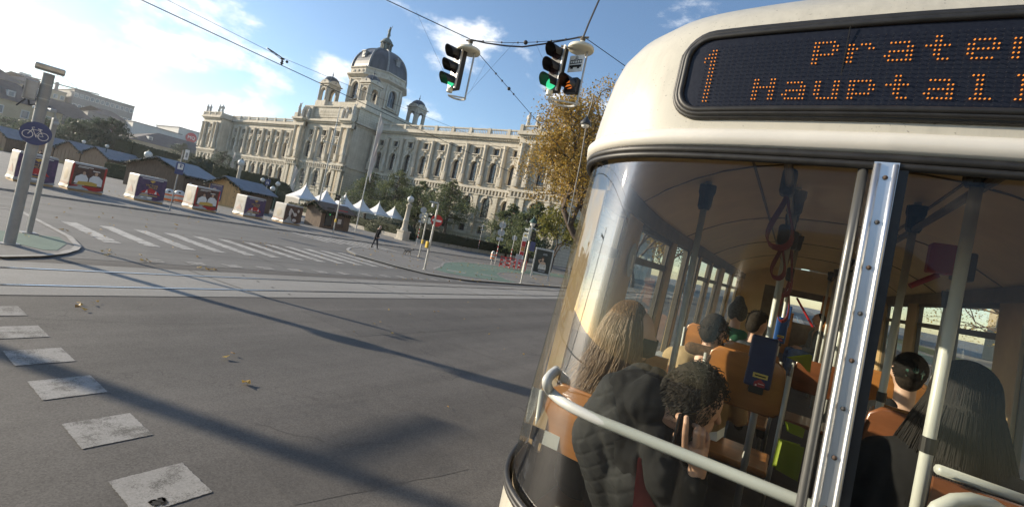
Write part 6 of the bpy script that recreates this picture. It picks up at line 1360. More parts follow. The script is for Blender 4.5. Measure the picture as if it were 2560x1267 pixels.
def seated(name, lab, seat, heading, hh, mats, face=None, hairmode=None, w=.175, vox=.014, arms='lap', lean=0.0, legs=True, hr=.098, headoff=(0, 0, 0)):
    """hh = height of the head centre above the seat"""
    x, y, z = seat; h = Vector(heading).normalized(); b = Vector((x, y, z)); p = thing('person', lab, 'person', (x, y, FL)); sk, jk, tr_ = mats
    sh = b+Vector((0, 0, hh-.22))+h*(.02+lean); hc = b+Vector((0, 0, hh))+h*(.05+lean*1.5)+Vector(headoff); f = Vector(face).normalized() if face else h
    tp, s = torso_prims(b, sh, h, w); hp, X = head(hc, hr, f); body = hp+[('c', sh-Vector((0, 0, .05)), .055, hc-Vector((0, 0, .06)), .052)]; jacket = tp; trous = []
    for q in (-1, 1):
        el = sh+s*q*(w+.06)+h*.03-Vector((0, 0, .34)); hd = b+h*.30+s*q*.07+Vector((0, 0, .14))
        jacket = jacket+[('c', sh+s*q*w-Vector((0, 0, .09)), .066, el, .055), ('c', el, .052, hd-h*.05, .04)]; body = body+[('c', hd-h*.05, .032, hd+h*.03, .036), ('c', hd+h*.03+s*.015, .012, hd+h*.10+s*.02, .009), ('c', hd+h*.03-s*.015, .012, hd+h*.105-s*.012, .009), ('c', hd+h*.03, .012, hd+h*.11, .009), ('c', hd+h*.0+s*q*-.03, .012, hd+h*.05-s*q*.055, .009)]
        kn = b+h*.42+s*q*.10+Vector((0, 0, .06)); trous += [('c', b+s*q*.09+Vector((0, 0, .06)), .095, kn, .065), ('c', kn, .062, kn+h*.04-Vector((0, 0, .42)), .045)]
    body = body+[('c', b+Vector((0, 0, .1)), .09, sh-Vector((0, 0, .05)), .09)]
    body_o = blob('body', body, vox*.75, M(sk), p, True, 3); wrinkle(blob('jacket', jacket, vox*.8, M(jk), p, True, 6), .006)
    if legs: blob('trousers', trous, vox*1.3, M(tr_), p, True, 4)
    return p, hc, sh, X, f
def cap_hair(p, hc, X, f, mat, r=.098, vox=.009, extra=[], name='hair', cover=.0):
    k = r/.098; hc = Vector(hc); u = Vector(X.col[2][:3]); P = [('e', hc+u*.024*k-f*.026*k, (.081*k, .090*k, .098*k), X), ('e', hc-f*.042*k-u*.03*k, (.070*k, .060*k, .08*k), X)]+extra
    o = blob(name, P, vox, M(mat), p, True, 3)
    return o
def strands(name, roots, mat, p, rad=.0022, n=4):
    mb = MB()
    for pts in roots: mb.tube(pts, [rad*1.0]*(len(pts)-1)+[rad*.3], n)
    return mb.build(name, M(mat), p, True, smooth=True)
def curls(name, c, X, r, n, mat, p, seed=0, region=None, size=.016, rad=.0020):
    rng = random.Random(seed); mb = MB(); c = Vector(c)
    for _ in range(n):
        d = Vector((rng.gauss(0, 1), rng.gauss(0, 1), rng.gauss(0, 1))).normalized()
        if region and not region(d): continue
        q = c+(X.to_3x3() @ Vector((d.x*r[0], d.y*r[1], d.z*r[2])))*rng.uniform(.94, 1.10); a = Vector((rng.gauss(0, 1), rng.gauss(0, 1), rng.gauss(0, 1))).normalized(); b = a.orthogonal().normalized(); e = a.cross(b); q = c+(q-c)*(1+.16*mnoise.noise(q*22)); R0 = size*rng.uniform(.5, 1.1); tw = rng.uniform(3.5, 7)
        mb.tube([q+b*R0*math.cos(t_)+e*R0*math.sin(t_)+a*R0*.25*t_ for t_ in np.linspace(0, tw, 9)], [rad]*8+[rad*.4], 3)
    return mb.build(name, M(mat), p, True, smooth=True)
# --- man on the phone, leaning forward, back to the left window
mp_ = thing('person', 'man with dark curly hair and quilted black vest bent over, phone at his ear', 'person', (-.42, 1.52, FL))
HC = dep(1738, 997, 1.42); f = (0.86*_R-.46*_U+.20*_F).normalized()          # faces right, head bowed
u_ = (0.42*_R+.90*_U); u_ = (u_-f*u_.dot(f)).normalized(); s_ = f.cross(u_)
X = Matrix((s_, f, u_)).transposed().to_4x4()
def P3(px, py, d): return dep(px, py, d)
ear = P3(1702, 1042, 1.345)
hp = [('e', HC, (.068, .086, .092), X), ('e', HC+f*.03-u_*.055, (.054, .058, .055), X), ('c', HC+f*.088-u_*.005, .010, HC+f*.106-u_*.03, .012), ('e', HC+f*.07-u_*.055, (.022, .014, .010), X), ('c', HC-f*.02-u_*.06, .055, P3(1640, 1010, 1.46), .062), ('e', ear, (.016, .021, .012), None)]
hp += [('e', ear+_R*.0-_U*.012, (.010, .010, .016))]
HD = 1.29
idx = [P3(1712, 1120, HD+.02), P3(1713, 1082, HD-.005), P3(1715, 1058, HD-.01), P3(1716, 1043, HD)]
mid = [P3(1738, 1112, HD+.0), P3(1741, 1080, HD-.015), P3(1746, 1068, HD+.005), P3(1735, 1062, HD+.03)]
rin = [P3(1753, 1113, HD+.005), P3(1757, 1086, HD-.01), P3(1758, 1074, HD+.01), P3(1745, 1070, HD+.035)]
lit = [P3(1765, 1122, HD+.02), P3(1769, 1098, HD+.008), P3(1768, 1086, HD+.02), P3(1757, 1080, HD+.04)]
thb = [P3(1705, 1140, HD+.045), P3(1692, 1112, HD+.055), P3(1690, 1086, HD+.055)]
wr = P3(1745, 1168, HD+.03); hp += [('c', wr, .024, P3(1738, 1135, HD+.02), .026), ('e', P3(1738, 1130, HD+.02), (.030, .018, .034), Matrix((_R, _F, _U)).transposed().to_4x4()), ('c', P3(1722, 1122, HD+.02), .014, P3(1730, 1150, HD+.03), .016), ('c', P3(1760, 1122, HD+.02), .013, P3(1752, 1152, HD+.03), .016)]
for ch, rr in ((idx, (.0098, .0088, .0080, .0073)), (mid, (.0094, .0088, .0080, .0072)), (rin, (.0090, .0084, .0077, .0070)), (lit, (.0082, .0075, .0069, .0063)), (thb, (.0125, .0108, .0092))):
    for a, b, ra, rb in zip(ch[:-1], ch[1:], rr[:-1], rr[1:]): hp.append(('c', a, ra, b, rb))
elb = P3(1700, 1300, 1.36); hp += [('c', elb, .036, wr, .025)]
blob('body', hp, .0030, M('skin'), mp_, True, 2, .35)
m = MB()
for ch in (idx,): 
    nX = Matrix.Translation(ch[-1]-_F*.0065) @ Matrix((_R, _U, -_F)).transposed().to_4x4(); m.X = nX; m.ball((0, .002, 0), (.0045, .0062, .0018), 8, 6)
m.X = Matrix.Identity(4); m.build('nail', M('skin_pale'), mp_, True, smooth=True)
# hooded top and quilted vest: rounded back falling away to the lower left
HT = [('c', P3(1640, 1005, 1.47), .062, P3(1590, 1000, 1.52), .085), ('e', P3(1592, 978, 1.52), (.07, .075, .06)), ('e', P3(1622, 1003, 1.455), (.072, .068, .075)), ('c', P3(1560, 960, 1.53), .04, P3(1640, 945, 1.56), .035), ('c', P3(1555, 965, 1.52), .042, P3(1590, 1050, 1.47), .035), ('c', P3(1575, 1060, 1.52), .095, P3(1600, 1150, 1.5), .10), ('c', P3(1640, 1080, 1.43), .055, P3(1660, 1190, 1.36), .055), ('c', P3(1660, 1200, 1.36), .056, P3(1700, 1300, 1.36), .05), ('c', elb, .05, wr+(elb-wr)*.22, .034), ('c', P3(1660, 1040, 1.50), .075, P3(1720, 1150, 1.56), .07)]
wrinkle(blob('hooded_top', HT, .006, M('cloth_black'), mp_, True, 8), .010, 15, (1, 1, .6))
rows = []
for k, (a, b) in enumerate((((1540, 938), (1640, 925)), ((1520, 965), (1612, 958)), ((1500, 1020), (1610, 1040)))): pass
VT = [('c', P3(1545, 985, 1.56), .075, P3(1500, 1095, 1.58), .10), ('c', P3(1500, 1095, 1.58), .10, P3(1560, 1230, 1.58), .12), ('c', P3(1560, 1060, 1.54), .11, P3(1610, 1210, 1.54), .12), ('c', P3(1545, 985, 1.54), .060, P3(1600, 950, 1.58), .06), ('c', P3(1600, 1200, 1.5), .12, P3(1640, 1330, 1.5), .12)]
vest = blob('quilted_vest', VT, .0055, M('quilt'), mp_, True, 10); wrinkle(vest, .0022, quilt=52)
reg = lambda d: d.z > -.42 and not (d.y > .55 and d.z < .3)
hb = cap_hair(mp_, HC+u_*.002, X, f, 'hair_black', .087)
curls('curls', HC+u_*.024-f*.008, X, (.062, .078, .076), 1700, 'hair_curl', hb, 3, reg, .013, .0015)
rs = random.Random(77); rts = []
for _ in range(2600):
    d = Vector((rs.gauss(0, 1), rs.gauss(0, 1), rs.gauss(0, 1))).normalized()
    if d.y > .5 or d.z > .5: continue
    q = HC+u_*.004-f*.016+X.to_3x3() @ Vector((d.x*.074, d.y*.086, d.z*.090)); rts.append([q, q+(X.to_3x3() @ Vector((d.x*.6+rs.gauss(0, .3), d.y-.5, d.z-.6)))*.006, q+(X.to_3x3() @ Vector((d.x*.5, d.y-.9, d.z-1.2)))*.009])
STUB = rts
strands('short_hair', STUB, 'hair_curl', hb, .0009, 3)
# paper mask hanging at the chin and phone in the hand
m = MB(); c_ = P3(1785, 1076, 1.40); m.X = Matrix.Translation(c_) @ Matrix((_R, _U, -_F)).transposed().to_4x4(); m.add([(-.030, -.006, .0), (.004, .004, .014), (.034, .012, .0), (.030, -.016, .0), (.0, -.026, .016), (-.026, -.022, 0)], [(0, 1, 4, 5), (1, 2, 3, 4)]); m.X = Matrix.Identity(4); m.build('face_mask', M('mask_white'), mp_, True)
m = MB(); c_ = P3(1707, 1085, HD+.035); ax = (P3(1690, 1120, HD+.05)-P3(1708, 1048, HD+.03)).normalized(); xx = (_F*.4+_R*.9); Xp = frameX(c_, xx-ax*xx.dot(ax), ax); m.bbox((0, 0, 0), (.068, .142, .009), .004, X=Xp.to_3x3().to_4x4()); m.v = [(a+c_.x, b+c_.y, c+c_.z) for a, b, c in m.v]; tag(m.build('mobile_phone', M('phone_black')), 'black phone held to the ear of the curly-haired man', 'phone')
# --- long-haired woman at the left window
wseat = (-.60, 2.02, 1.37); wp, hc, sh, X, f = seated('w', 'woman with long brown hair and a black face mask, seated at the left window', wseat, (.30, .95, 0), .72, ('skin_pale', 'cloth_navy', 'denim'), face=(.97, .10, -.06), vox=.012, hr=.094, headoff=(.02, -.03, .0))
hb = cap_hair(wp, hc, X, f, 'hair_brownbase' if 'hair_brownbase' in MATS else pmat('hair_brownbase', (.10, .06, .028), .45, var=.3, vscale=30).name, .098, extra=[('c', hc-f*.05-Vector((0, 0, .05)), .07, hc-f*.055-Vector((.02, .02, .26)), .075), ('c', hc-f*.04-Vector((.05, .03, .06)), .055, hc-f*.05-Vector((.09, .05, .28)), .05)])
rng = random.Random(5); roots = []; u = Vector(X.col[2][:3]); s = Vector(X.col[0][:3])
for _ in range(3000):
    a = rng.uniform(-2.6, 2.6); el = rng.uniform(.25, 1.0)**.8; side = math.sin(a); back = math.cos(a)     # a=0 straight back
    ct = math.cos(el*1.52); top = hc+u*(.024+.106*math.sin(el*1.52))-f*(.026+.098*back*ct)+s*(.090*side*ct); k = rng.uniform(.9, 1.12)
    mid1 = hc-f*(.026+.106*back)*k+s*(.096*side)*k-Vector((0, 0, .01))
    if back < (-.75 if el > .55 else -.40): continue
    L_ = rng.uniform(.22, .37); drift = Vector((-.03+rng.gauss(0, .012), -.03+rng.gauss(0, .012), 0)); m2 = hc-f*(.120*back+.01)*k+s*(.105*side)*k-Vector((0, 0, L_*.5))+drift*.6; e_ = hc-f*(.125*back+.012)*k+s*(.115*side)*k-Vector((0, 0, L_))+drift*1.5+Vector((rng.gauss(0, .010), rng.gauss(0, .010), 0)); roots.append(spline([top, mid1, m2, e_], 10))
strands('long_strands', roots, 'hair_brown', hb, .0012)
m = MB(); X_ = X; rows = []
for v_ in np.linspace(-.088, -.006, 6): rows.append([hc+X.to_3x3() @ Vector((.070*math.sin(a), .100*math.cos(a)*(1+.10*math.cos(a*1.0))+.004-(.02 if v_ < -.08 else 0), v_)) for a in np.linspace(-1.02, 1.02, 11)])
m.loft(rows); m.build('face_mask', M('mask_black'), wp, True, smooth=True)
m = MB(); m.tube(spline([hc+X.to_3x3() @ Vector(q) for q in ((.066, .04, -.01), (.078, .0, .005), (.08, -.02, .0))], 6), .002, 4); m.build('mask_strap', M('mask_black'), wp, True)
bp = []
for px, py, r_ in ((1470, 972, .03), (1520, 966, .028), (1500, 985, .03)): q = dep(px, py, 1.98); bp.append(('e', q, (r_, r_, r_*.7)))
blob('blue_collar', bp+[('c', dep(1465, 978, 1.98), .02, dep(1525, 968, 1.98), .02)], .007, M('cloth_blue'), wp, True, 3)
# --- others
def simple(lab, px, d, hh, heading, mats, hair='hair_black', face=None, **kw):
    c = dep(*px, d); p, hc, sh, X, f = seated('p', lab, (c.x, c.y-.05, c.z-hh), heading, hh, mats, face=face, vox=.016, **kw); return p, hc, sh, X, f
p, hc, sh, X, f = simple('man in a beige jacket with a brown fur collar and bowed head', (1780, 806), 3.2, .70, (.1, 1, 0), ('skin', 'cloth_beige', 'denim'), face=(.3, .8, -.5), lean=.0, w=.21, headoff=(.01, .05, -.06))
hb = cap_hair(p, hc, X, f, 'hair_black'); curls('curls', hc, X, (.088, .1, .1), 260, 'hair_curl', hb, 8, None, .016, .0024)
pmat('fur_brown', (.085, .045, .02), .95, var=.4, vscale=40, bump=.8, bscale=60); blob('fur_collar', [('c', sh+Vector((-.09, -.04, .02)), .045, sh+Vector((.09, -.04, .02)), .045), ('c', sh+Vector((-.09, -.02, .02)), .04, sh+Vector((-.05, .09, .0)), .035)], .012, M('fur_brown'), p, True, 2)
p, hc, sh, X, f = simple('passenger in a dark woolly hat and a grey jacket with a green hood', (1843, 782), 4.9, .72, (0, 1, 0), ('skin', 'cloth_grey', 'denim'), w=.19)
blob('woolly_hat', [('e', hc+Vector((0, -.01, .03)), (.098, .106, .10)), ('c', hc+Vector((0, 0, .10)), .07, hc+Vector((0, 0, .14)), .05), ('c', hc+Vector((-.0, -.0, .0)), .10, hc+Vector((0, 0, .03)), .10)], .012, M('wool_grey'), p, True, 3); blob('green_hood', [('c', sh+Vector((-.09, -.05, .01)), .055, sh+Vector((.09, -.05, .01)), .055), ('e', sh+Vector((0, -.10, -.04)), (.11, .06, .08))], .014, M('cloth_green'), p, True, 4)
p, hc, sh, X, f = simple('man in a dark padded jacket with short hair, sitting next to the woolly hat', (1886, 808), 4.2, .68, (.25, 1, 0), ('skin', 'cloth_slate', 'cloth_black'), face=(.55, .8, -.35), w=.195, lean=.02)
hb = cap_hair(p, hc, X, f, 'hair_black', .095); curls('curls', hc+Vector((0, 0, .03)), X, (.075, .085, .085), 240, 'hair_curl', hb, 9, lambda d: d.z > .1, .016, .0024); blob('collar', [('c', sh+Vector((-.08, -.03, .0)), .05, sh+Vector((.08, -.03, .0)), .05)], .012, M('cloth_slate'), p, True, 3)
p, hc, sh, X, f = simple('passenger in blue jeans and a grey sleeve sitting far ahead beside the aisle', (2054, 800), 8.6, .74, (-.9, -.3, 0), ('skin', 'cloth_grey', 'denim'), w=.19); cap_hair(p, hc, X, f, 'hair_black')
p, hc, sh, X, f = simple('woman with her dark hair pinned up by a green clip, on the right side', (2272, 930), 2.75, .70, (-.05, 1, 0), ('skin_pale', 'cloth_black', 'denim'), w=.18)
hb = cap_hair(p, hc, X, f, 'hair_black', .096, extra=[('e', hc-f*.085+Vector((0, 0, .02)), (.055, .04, .065))]); bun = hc-f*.10+Vector((0, 0, .03)); rc = []; uu = Vector(X.col[2][:3]); ss = Vector(X.col[0][:3])
for _ in range(900):
    d = Vector((rng.gauss(0, 1), rng.gauss(0, 1), rng.gauss(0, 1))).normalized()
    if d.y > .6 or d.z < -.75: continue
    c0 = hc+uu*.022-f*.024; P_ = []
    for i in range(6):
        e = (d.lerp(Vector((0, -1, .1)), (i/5)**1.1*.85)).normalized(); P_.append(c0+ss*e.x*.085+f*e.y*.093+uu*e.z*.100)
    P_.append(bun-f*.035+ss*rng.gauss(0, .02)+uu*rng.gauss(0, .022)); rc.append(spline(P_, 9))
for _ in range(260):
    a0 = rng.uniform(0, 6.28); r0_ = rng.uniform(.015, .05); rc.append([bun-f*(.03+.02*(1-r0_/.05))+ss*r0_*math.cos(a0+t_)*1.0+uu*r0_*1.15*math.sin(a0+t_) for t_ in np.linspace(0, 2.2, 8)])
strands('combed_strands', rc, 'hair_dark', hb, .0016)
pmat('clip_green', (.03, .13, .10), .25, color2=(.25, .33, .28), vscale=40); m = MB()
for k in range(-3, 4): m.tube([hc-f*(.128)+Vector((k*.011, 0, .055)), hc-f*.138+Vector((k*.011, 0, .02)), hc-f*.126+Vector((k*.011, 0, -.015))], .004, 5)
m.box(hc-f*.134+Vector((0, 0, .02)), (.085, .012, .012)); m.build('hair_clip', M('clip_green'), hb)
pmat('gold', (.7, .45, .12), .25, metal=1.0); m = MB(); s = Vector(X.col[0][:3])
for q in (-1, 1): m.tube([hc+s*q*.083+Vector((.012*math.cos(a), 0, -.06+.014*math.sin(a))) for a in np.linspace(0, 6.28, 13)[:-1]], .0018, 4, True)
m.build('earring', M('gold'), p, True)
p, hc, sh, X, f = simple('woman with long straight black hair down her back, nearest on the right side', (2402, 990), 1.72, .66, (.15, 1, 0), ('skin_pale', 'cloth_black', 'denim'), w=.20, hr=.098)
hb = cap_hair(p, hc, X, f, 'hair_black', .104, extra=[('c', hc-f*.03-Vector((0, 0, .06)), .078, hc-f*.03-Vector((0, 0, .40)), .09)]); roots = []; s = Vector(X.col[0][:3])
for _ in range(1700):
    a = rng.uniform(-1.9, 1.9); el = rng.uniform(.1, 1.0); sd_, bk = math.sin(a), math.cos(a); top = hc+Vector((0, 0, .104*math.sin(el*1.4)+.01))-f*(.105*bk*math.cos(el*1.1))+s*(.09*sd_*math.cos(el*1.1)); L_ = rng.uniform(.40, .58); w_ = rng.uniform(1.2, 1.7)
    ct = math.cos(el*1.52); top = hc+Vector((0, 0, .026+.112*math.sin(el*1.52)))-f*(.026+.104*bk*ct)+s*(.096*sd_*ct)
    roots.append(spline([top, hc-f*(.026+.11*bk)+s*.104*sd_-Vector((0, 0, .02)), hc-f*.13*bk+s*.105*sd_*w_-Vector((0, 0, L_*.55)), hc-f*.17*max(bk, .2)+s*.125*sd_*w_-Vector((0, 0, L_))], 8))
strands('long_strands', roots, 'hair_dark', hb, .0024)
p, hc, sh, X, f = simple('passenger in a dark coat with a knee in pale jeans, left of the long black hair', (2262, 1080), 1.95, .42, (-.3, 1, 0), ('skin_pale', 'cloth_navy', 'denim'), w=.19) if False else (None,)*5
# dark coat and pale-jeans knee of the long-haired woman's lap, reaching left
lp = bpy.data.objects
# --- people outside
def walker(lab, base, h, heading, mats, stride=.3, seed=0, hat=None, bag=None, hunch=0.0, hairmat='hair_black', bald=False):
    x, y, z = base; p = thing('person', lab, 'person', base); hd = Vector(heading).normalized(); s = Vector((hd.y, -hd.x, 0)); k = h/1.75; b = Vector(base); sk, jk, tr_ = mats
    hip = b+Vector((0, 0, .92*k)); sh = b+Vector((0, 0, 1.46*k))+hd*hunch*k; hc = sh+Vector((0, 0, .19*k))+hd*(.04+hunch*.5)*k; hp, X = head(hc, .095*k, hd); body = hp+[('c', sh, .05*k, hc-Vector((0, 0, .06*k)), .05*k), ('c', hip, .12*k, sh, .11*k)]; jac = [('c', hip-Vector((0, 0, .08*k)), .15*k, sh-Vector((0, 0, .08*k)), .145*k)]; tro = []; sho = []
    for q in (-1, 1):
        st_ = q*stride*k; kn = hip+s*q*.09*k+hd*st_*.55-Vector((0, 0, .44*k)); an = b+s*q*.08*k+hd*st_*(1.0)+Vector((0, 0, .09*k+(.06*k if q < 0 else 0))); tro += [('c', hip+s*q*.08*k, .10*k, kn, .065*k), ('c', kn, .063*k, an, .045*k)]; sho += [('c', an-Vector((0, 0, .04*k)), .04*k, an+hd*.14*k-Vector((0, 0, .05*k)), .035*k)]
        el = sh+s*q*.23*k-hd*q*.12*k-Vector((0, 0, .33*k)); ha = el+hd*(.05-q*.06)*k-Vector((0, 0, .24*k)); jac += [('c', sh+s*q*.17*k-Vector((0, 0, .06*k)), .065*k, el, .052*k), ('c', el, .05*k, ha, .04*k)]; body += [('c', ha, .03*k, ha-Vector((0, 0, .10*k)), .02*k)]
    blob('body', body, .022*k, M(sk), p, True, 2); blob('jacket', jac, .024*k, M(jk), p, True, 3); blob('trousers', tro, .022*k, M(tr_), p, True, 3); blob('shoes', sho, .018*k, M('shoe'), p, True, 1)
    if not bald: blob('hair', [('e', hc-hd*.012*k+Vector((0, 0, .02*k)), (.085*k, .1*k, .1*k))], .018*k, M(hairmat), p, True, 1)
    else: blob('hair', [('e', hc-hd*.03*k+Vector((0, 0, -.005*k)), (.084*k, .08*k, .075*k))], .018*k, M(hairmat), p, True, 1)
    if bag: m = MB(); m.bbox(sh+hd*-.05+s*.2-Vector((0, 0, .5)), (.22, .14, .32), .04); m.build('bag', M(bag), p, True)
    return p
pmat('hair_grey', (.35, .34, .32), .8)
q = G(935, 622); walker('grey-haired man in dark clothes stepping across the crossing towards the island', (q.x, q.y, 0), 1.74, (.30, .95, 0), ('skin', 'cloth_black', 'cloth_navy'), .19, hunch=.07, bald=True, hairmat='hair_grey')
q = G(1199, 631, .1); walker('pedestrian in a dark coat and white hat by the hedge', (q.x, q.y, .1), 1.72, (.9, -.3, 0), ('skin', 'cloth_black', 'cloth_black'), .06, hairmat='mask_white')
q = G(1211, 632, .1); walker('pedestrian in dark clothes with an orange bag by the hedge, right of the pair', (q.x, q.y, .1), 1.66, (.9, -.3, 0), ('skin', 'cloth_navy', 'cloth_black'), .08, bag='orange_band')
q = G(96, 407, .1); q = CAM+(q-CAM)*.8; walker('pedestrian in black walking in front of the left stalls, between the grey posts', (q.x, q.y, .1), 1.75, (.9, -.4, 0), ('skin', 'cloth_black', 'denim'), .2)
# dog: small, grey coat, walking to the right
pmat('dog_coat', (.20, .17, .14), .9, color2=(.34, .31, .27), vscale=9); pmat('dog_dark', (.05, .04, .035), .9)
q = G(1018, 637, .07); p = thing('dog', 'small grey-brown dog trotting over the traffic island', 'dog', (q.x, q.y, .07)); h = Vector((.35, .94, 0)).normalized(); s = Vector((h.y, -h.x, 0)); b = Vector((q.x, q.y, .07)); Z = Vector((0, 0, 1))
D = [('c', b-h*.20+Z*.33, .085, b+h*.14+Z*.33, .105), ('c', b+h*.14+Z*.34, .085, b+h*.27+Z*.43, .055), ('e', b+h*.32+Z*.46, (.062, .062, .058)), ('c', b+h*.36+Z*.45, .036, b+h*.44+Z*.43, .024), ('c', b-h*.28+Z*.36, .022, b-h*.42+Z*.46, .012)]
for q_ in (-1, 1):
    D += [('c', b+h*.14+s*q_*.055+Z*.30, .042, b+h*(.15+.05*q_)+s*q_*.055+Z*.15, .026), ('c', b+h*(.15+.05*q_)+s*q_*.055+Z*.15, .024, b+h*(.14+.09*q_)+s*q_*.055+Z*.02, .02), ('c', b-h*.20+s*q_*.055+Z*.30, .06, b-h*(.16-.04*q_)+s*q_*.06+Z*.19, .035), ('c', b-h*(.16-.04*q_)+s*q_*.06+Z*.19, .03, b-h*(.25-.05*q_)+s*q_*.06+Z*.12, .022), ('c', b-h*(.25-.05*q_)+s*q_*.06+Z*.12, .021, b-h*(.22-.06*q_)+s*q_*.06+Z*.02, .02), ('c', b+h*.30+s*q_*.045+Z*.50, .024, b+h*.29+s*q_*.06+Z*.56, .008)]
blob('body', D, .014, M('dog_coat'), p, True, 2); blob('dark_face', [('e', b+h*.345+Z*.462, (.058, .058, .056)), ('c', b+h*.37+Z*.45, .037, b+h*.445+Z*.43, .026)], .012, M('dog_dark'), p, True, 1)
# ------------------------------------------------------------------ overhead wires and hanging signals
pmat('wire_black', (.012, .012, .013), .5)
def wire(name, lab, pts, r=.009, n=5, extra=None):
    pts = [Vector(p) for p in pts]; m = MB(); m.tube(pts, r, n); o = m.build(name, M('wire_black')); tag(o, lab, 'wire'); return o
def sag(a, b, s, n=10):
    a = Vector(a); b = Vector(b); return [a.lerp(b, i/n)-Vector((0, 0, s*4*(i/n)*(1-i/n))) for i in range(n+1)]
cw = wire('contact_wire', 'taut lower tram wire crossing the sky from upper left to the museum', [(tc_(y)-.1 if y > 30 else -11.6, y, 5.55) for y in (-30, -10, 0, 4, 8, 12, 20, 30, 60, 120)], .010)
wire('carrier_wire', 'thinner wire running just above the tram wire', [(-11.62, y, z) for y, z in ((-30, 6.2), (0, 5.85), (6.2, 5.74), (9, 5.9), (14, 6.25), (22, 6.6))], .005)
m = MB(); c_ = Vector((-11.6, 6.2, 5.55)); m.cyl(c_+Vector((0, 0, .0)), c_+Vector((0, 0, .10)), .02, n=8)
for zz, rr in ((.05, .045), (.10, .035), (.16, .05)): m.ball(c_+Vector((0, .0, zz)), (rr, rr, .02), 10, 6)
m.tube([c_+Vector((0, .02, .17)), c_+Vector((0, -.25, .22)), c_+Vector((0, -.42, .24))], .014, 6); m.tube([c_+Vector((0, .02, .12)), c_+Vector((0, -.4, .23))], .008, 5); m.ball(c_+Vector((0, .12, .14)), .035, 8, 6); tag(m.build('wire_clamp', M('wire_black')), 'insulator clamp hanging on the tram wire in the open sky', 'insulator')
S1 = Vector((-7.36, 8.13, 6.90)); S2 = Vector((-4.64, 8.54, 7.0)); mid_ = Vector((-5.97, 8.3, 6.73)); UL = S1+(Vector((-9.19, 6.96, 7.41))-S1)*6; UR = S2+(Vector((-4.47, 8.62, 7.9))-S2)*6; DR = S2+(Vector((-3.9, 9.01, 6.62))-S2)*7
wire('span_wire', 'span wire rising to the upper left from the single hanging signal', [UL, S1], .011); wire('span_wire', 'sagging cable between the two hanging signals', [S1, S1+(mid_-S1)*.3-Vector((0, 0, .03)), S1+(mid_-S1)*.7-Vector((0, 0, .03)), mid_, mid_+(S2-mid_)*.35-Vector((0, 0, .015)), mid_+(S2-mid_)*.7-Vector((0, 0, .01)), S2], .019); wire('span_wire', 'taut thin wire directly above the sagging cable between the signals', sag(S1, S2, .10), .007)
wire('span_wire', 'thick cable going steeply up from the double hanging signal', [UR, S2+(UR-S2)*.06+Vector((-.02, 0, -.03)), S2], .020); wire('span_wire', 'wire running down right from the double hanging signal behind the tram roof', [S2, DR], .008)
e1 = S1+(Vector((-7.55, 11.69, 6.42))-S1)*6.5; wire('span_wire', 'long wire falling to the right from the single hanging signal over the museum', [S1+Vector((.05, .05, -.15)), e1], .008)
m = MB()
for t_ in (.10, .13, .165, .19): c_ = S1+Vector((.05, .05, -.15)); m.ball(c_+(e1-c_)*t_*.5, .028 if t_ != .165 else .05, 8, 6)
tag(m.build('wire_insulator', M('wire_black')), 'string of small insulators on the long falling wire', 'insulator')
m = MB()
for k in (.12, .3, .45, .62, .74, .86): c_ = S1.lerp(S2, k)-Vector((0, 0, .10*4*k*(1-k))); m.ball(c_, .022, 8, 6)
m.ball(S1.lerp(S2, .52)-Vector((0, 0, .10)), .05, 10, 8); tag(m.build('wire_insulator', M('wire_black')), 'row of clips and one round insulator between the hanging signals', 'insulator')
for a, b, lab in ((dep(1050, 50, 16), dep(1114, 190, 16), 'hair-thin wire descending left of the single hanging signal'), (dep(1272, 122, 15), dep(1172, 232, 15), 'hair-thin diagonal wire right of the single hanging signal'), (dep(1344, 120, 15), dep(1374, 182, 15), 'hair-thin wire just left of the double hanging signal'), (dep(1210, 165, 20), dep(1178, 225, 20), 'second hair-thin diagonal wire under the single hanging signal'), (dep(1290, 378, 30), dep(1470, 372, 30), 'hair-thin wire in front of the golden tree')):
    d_ = (b-a); wire('guy_wire', lab, [a-d_*.15, b+d_*.05], .0035, 4)
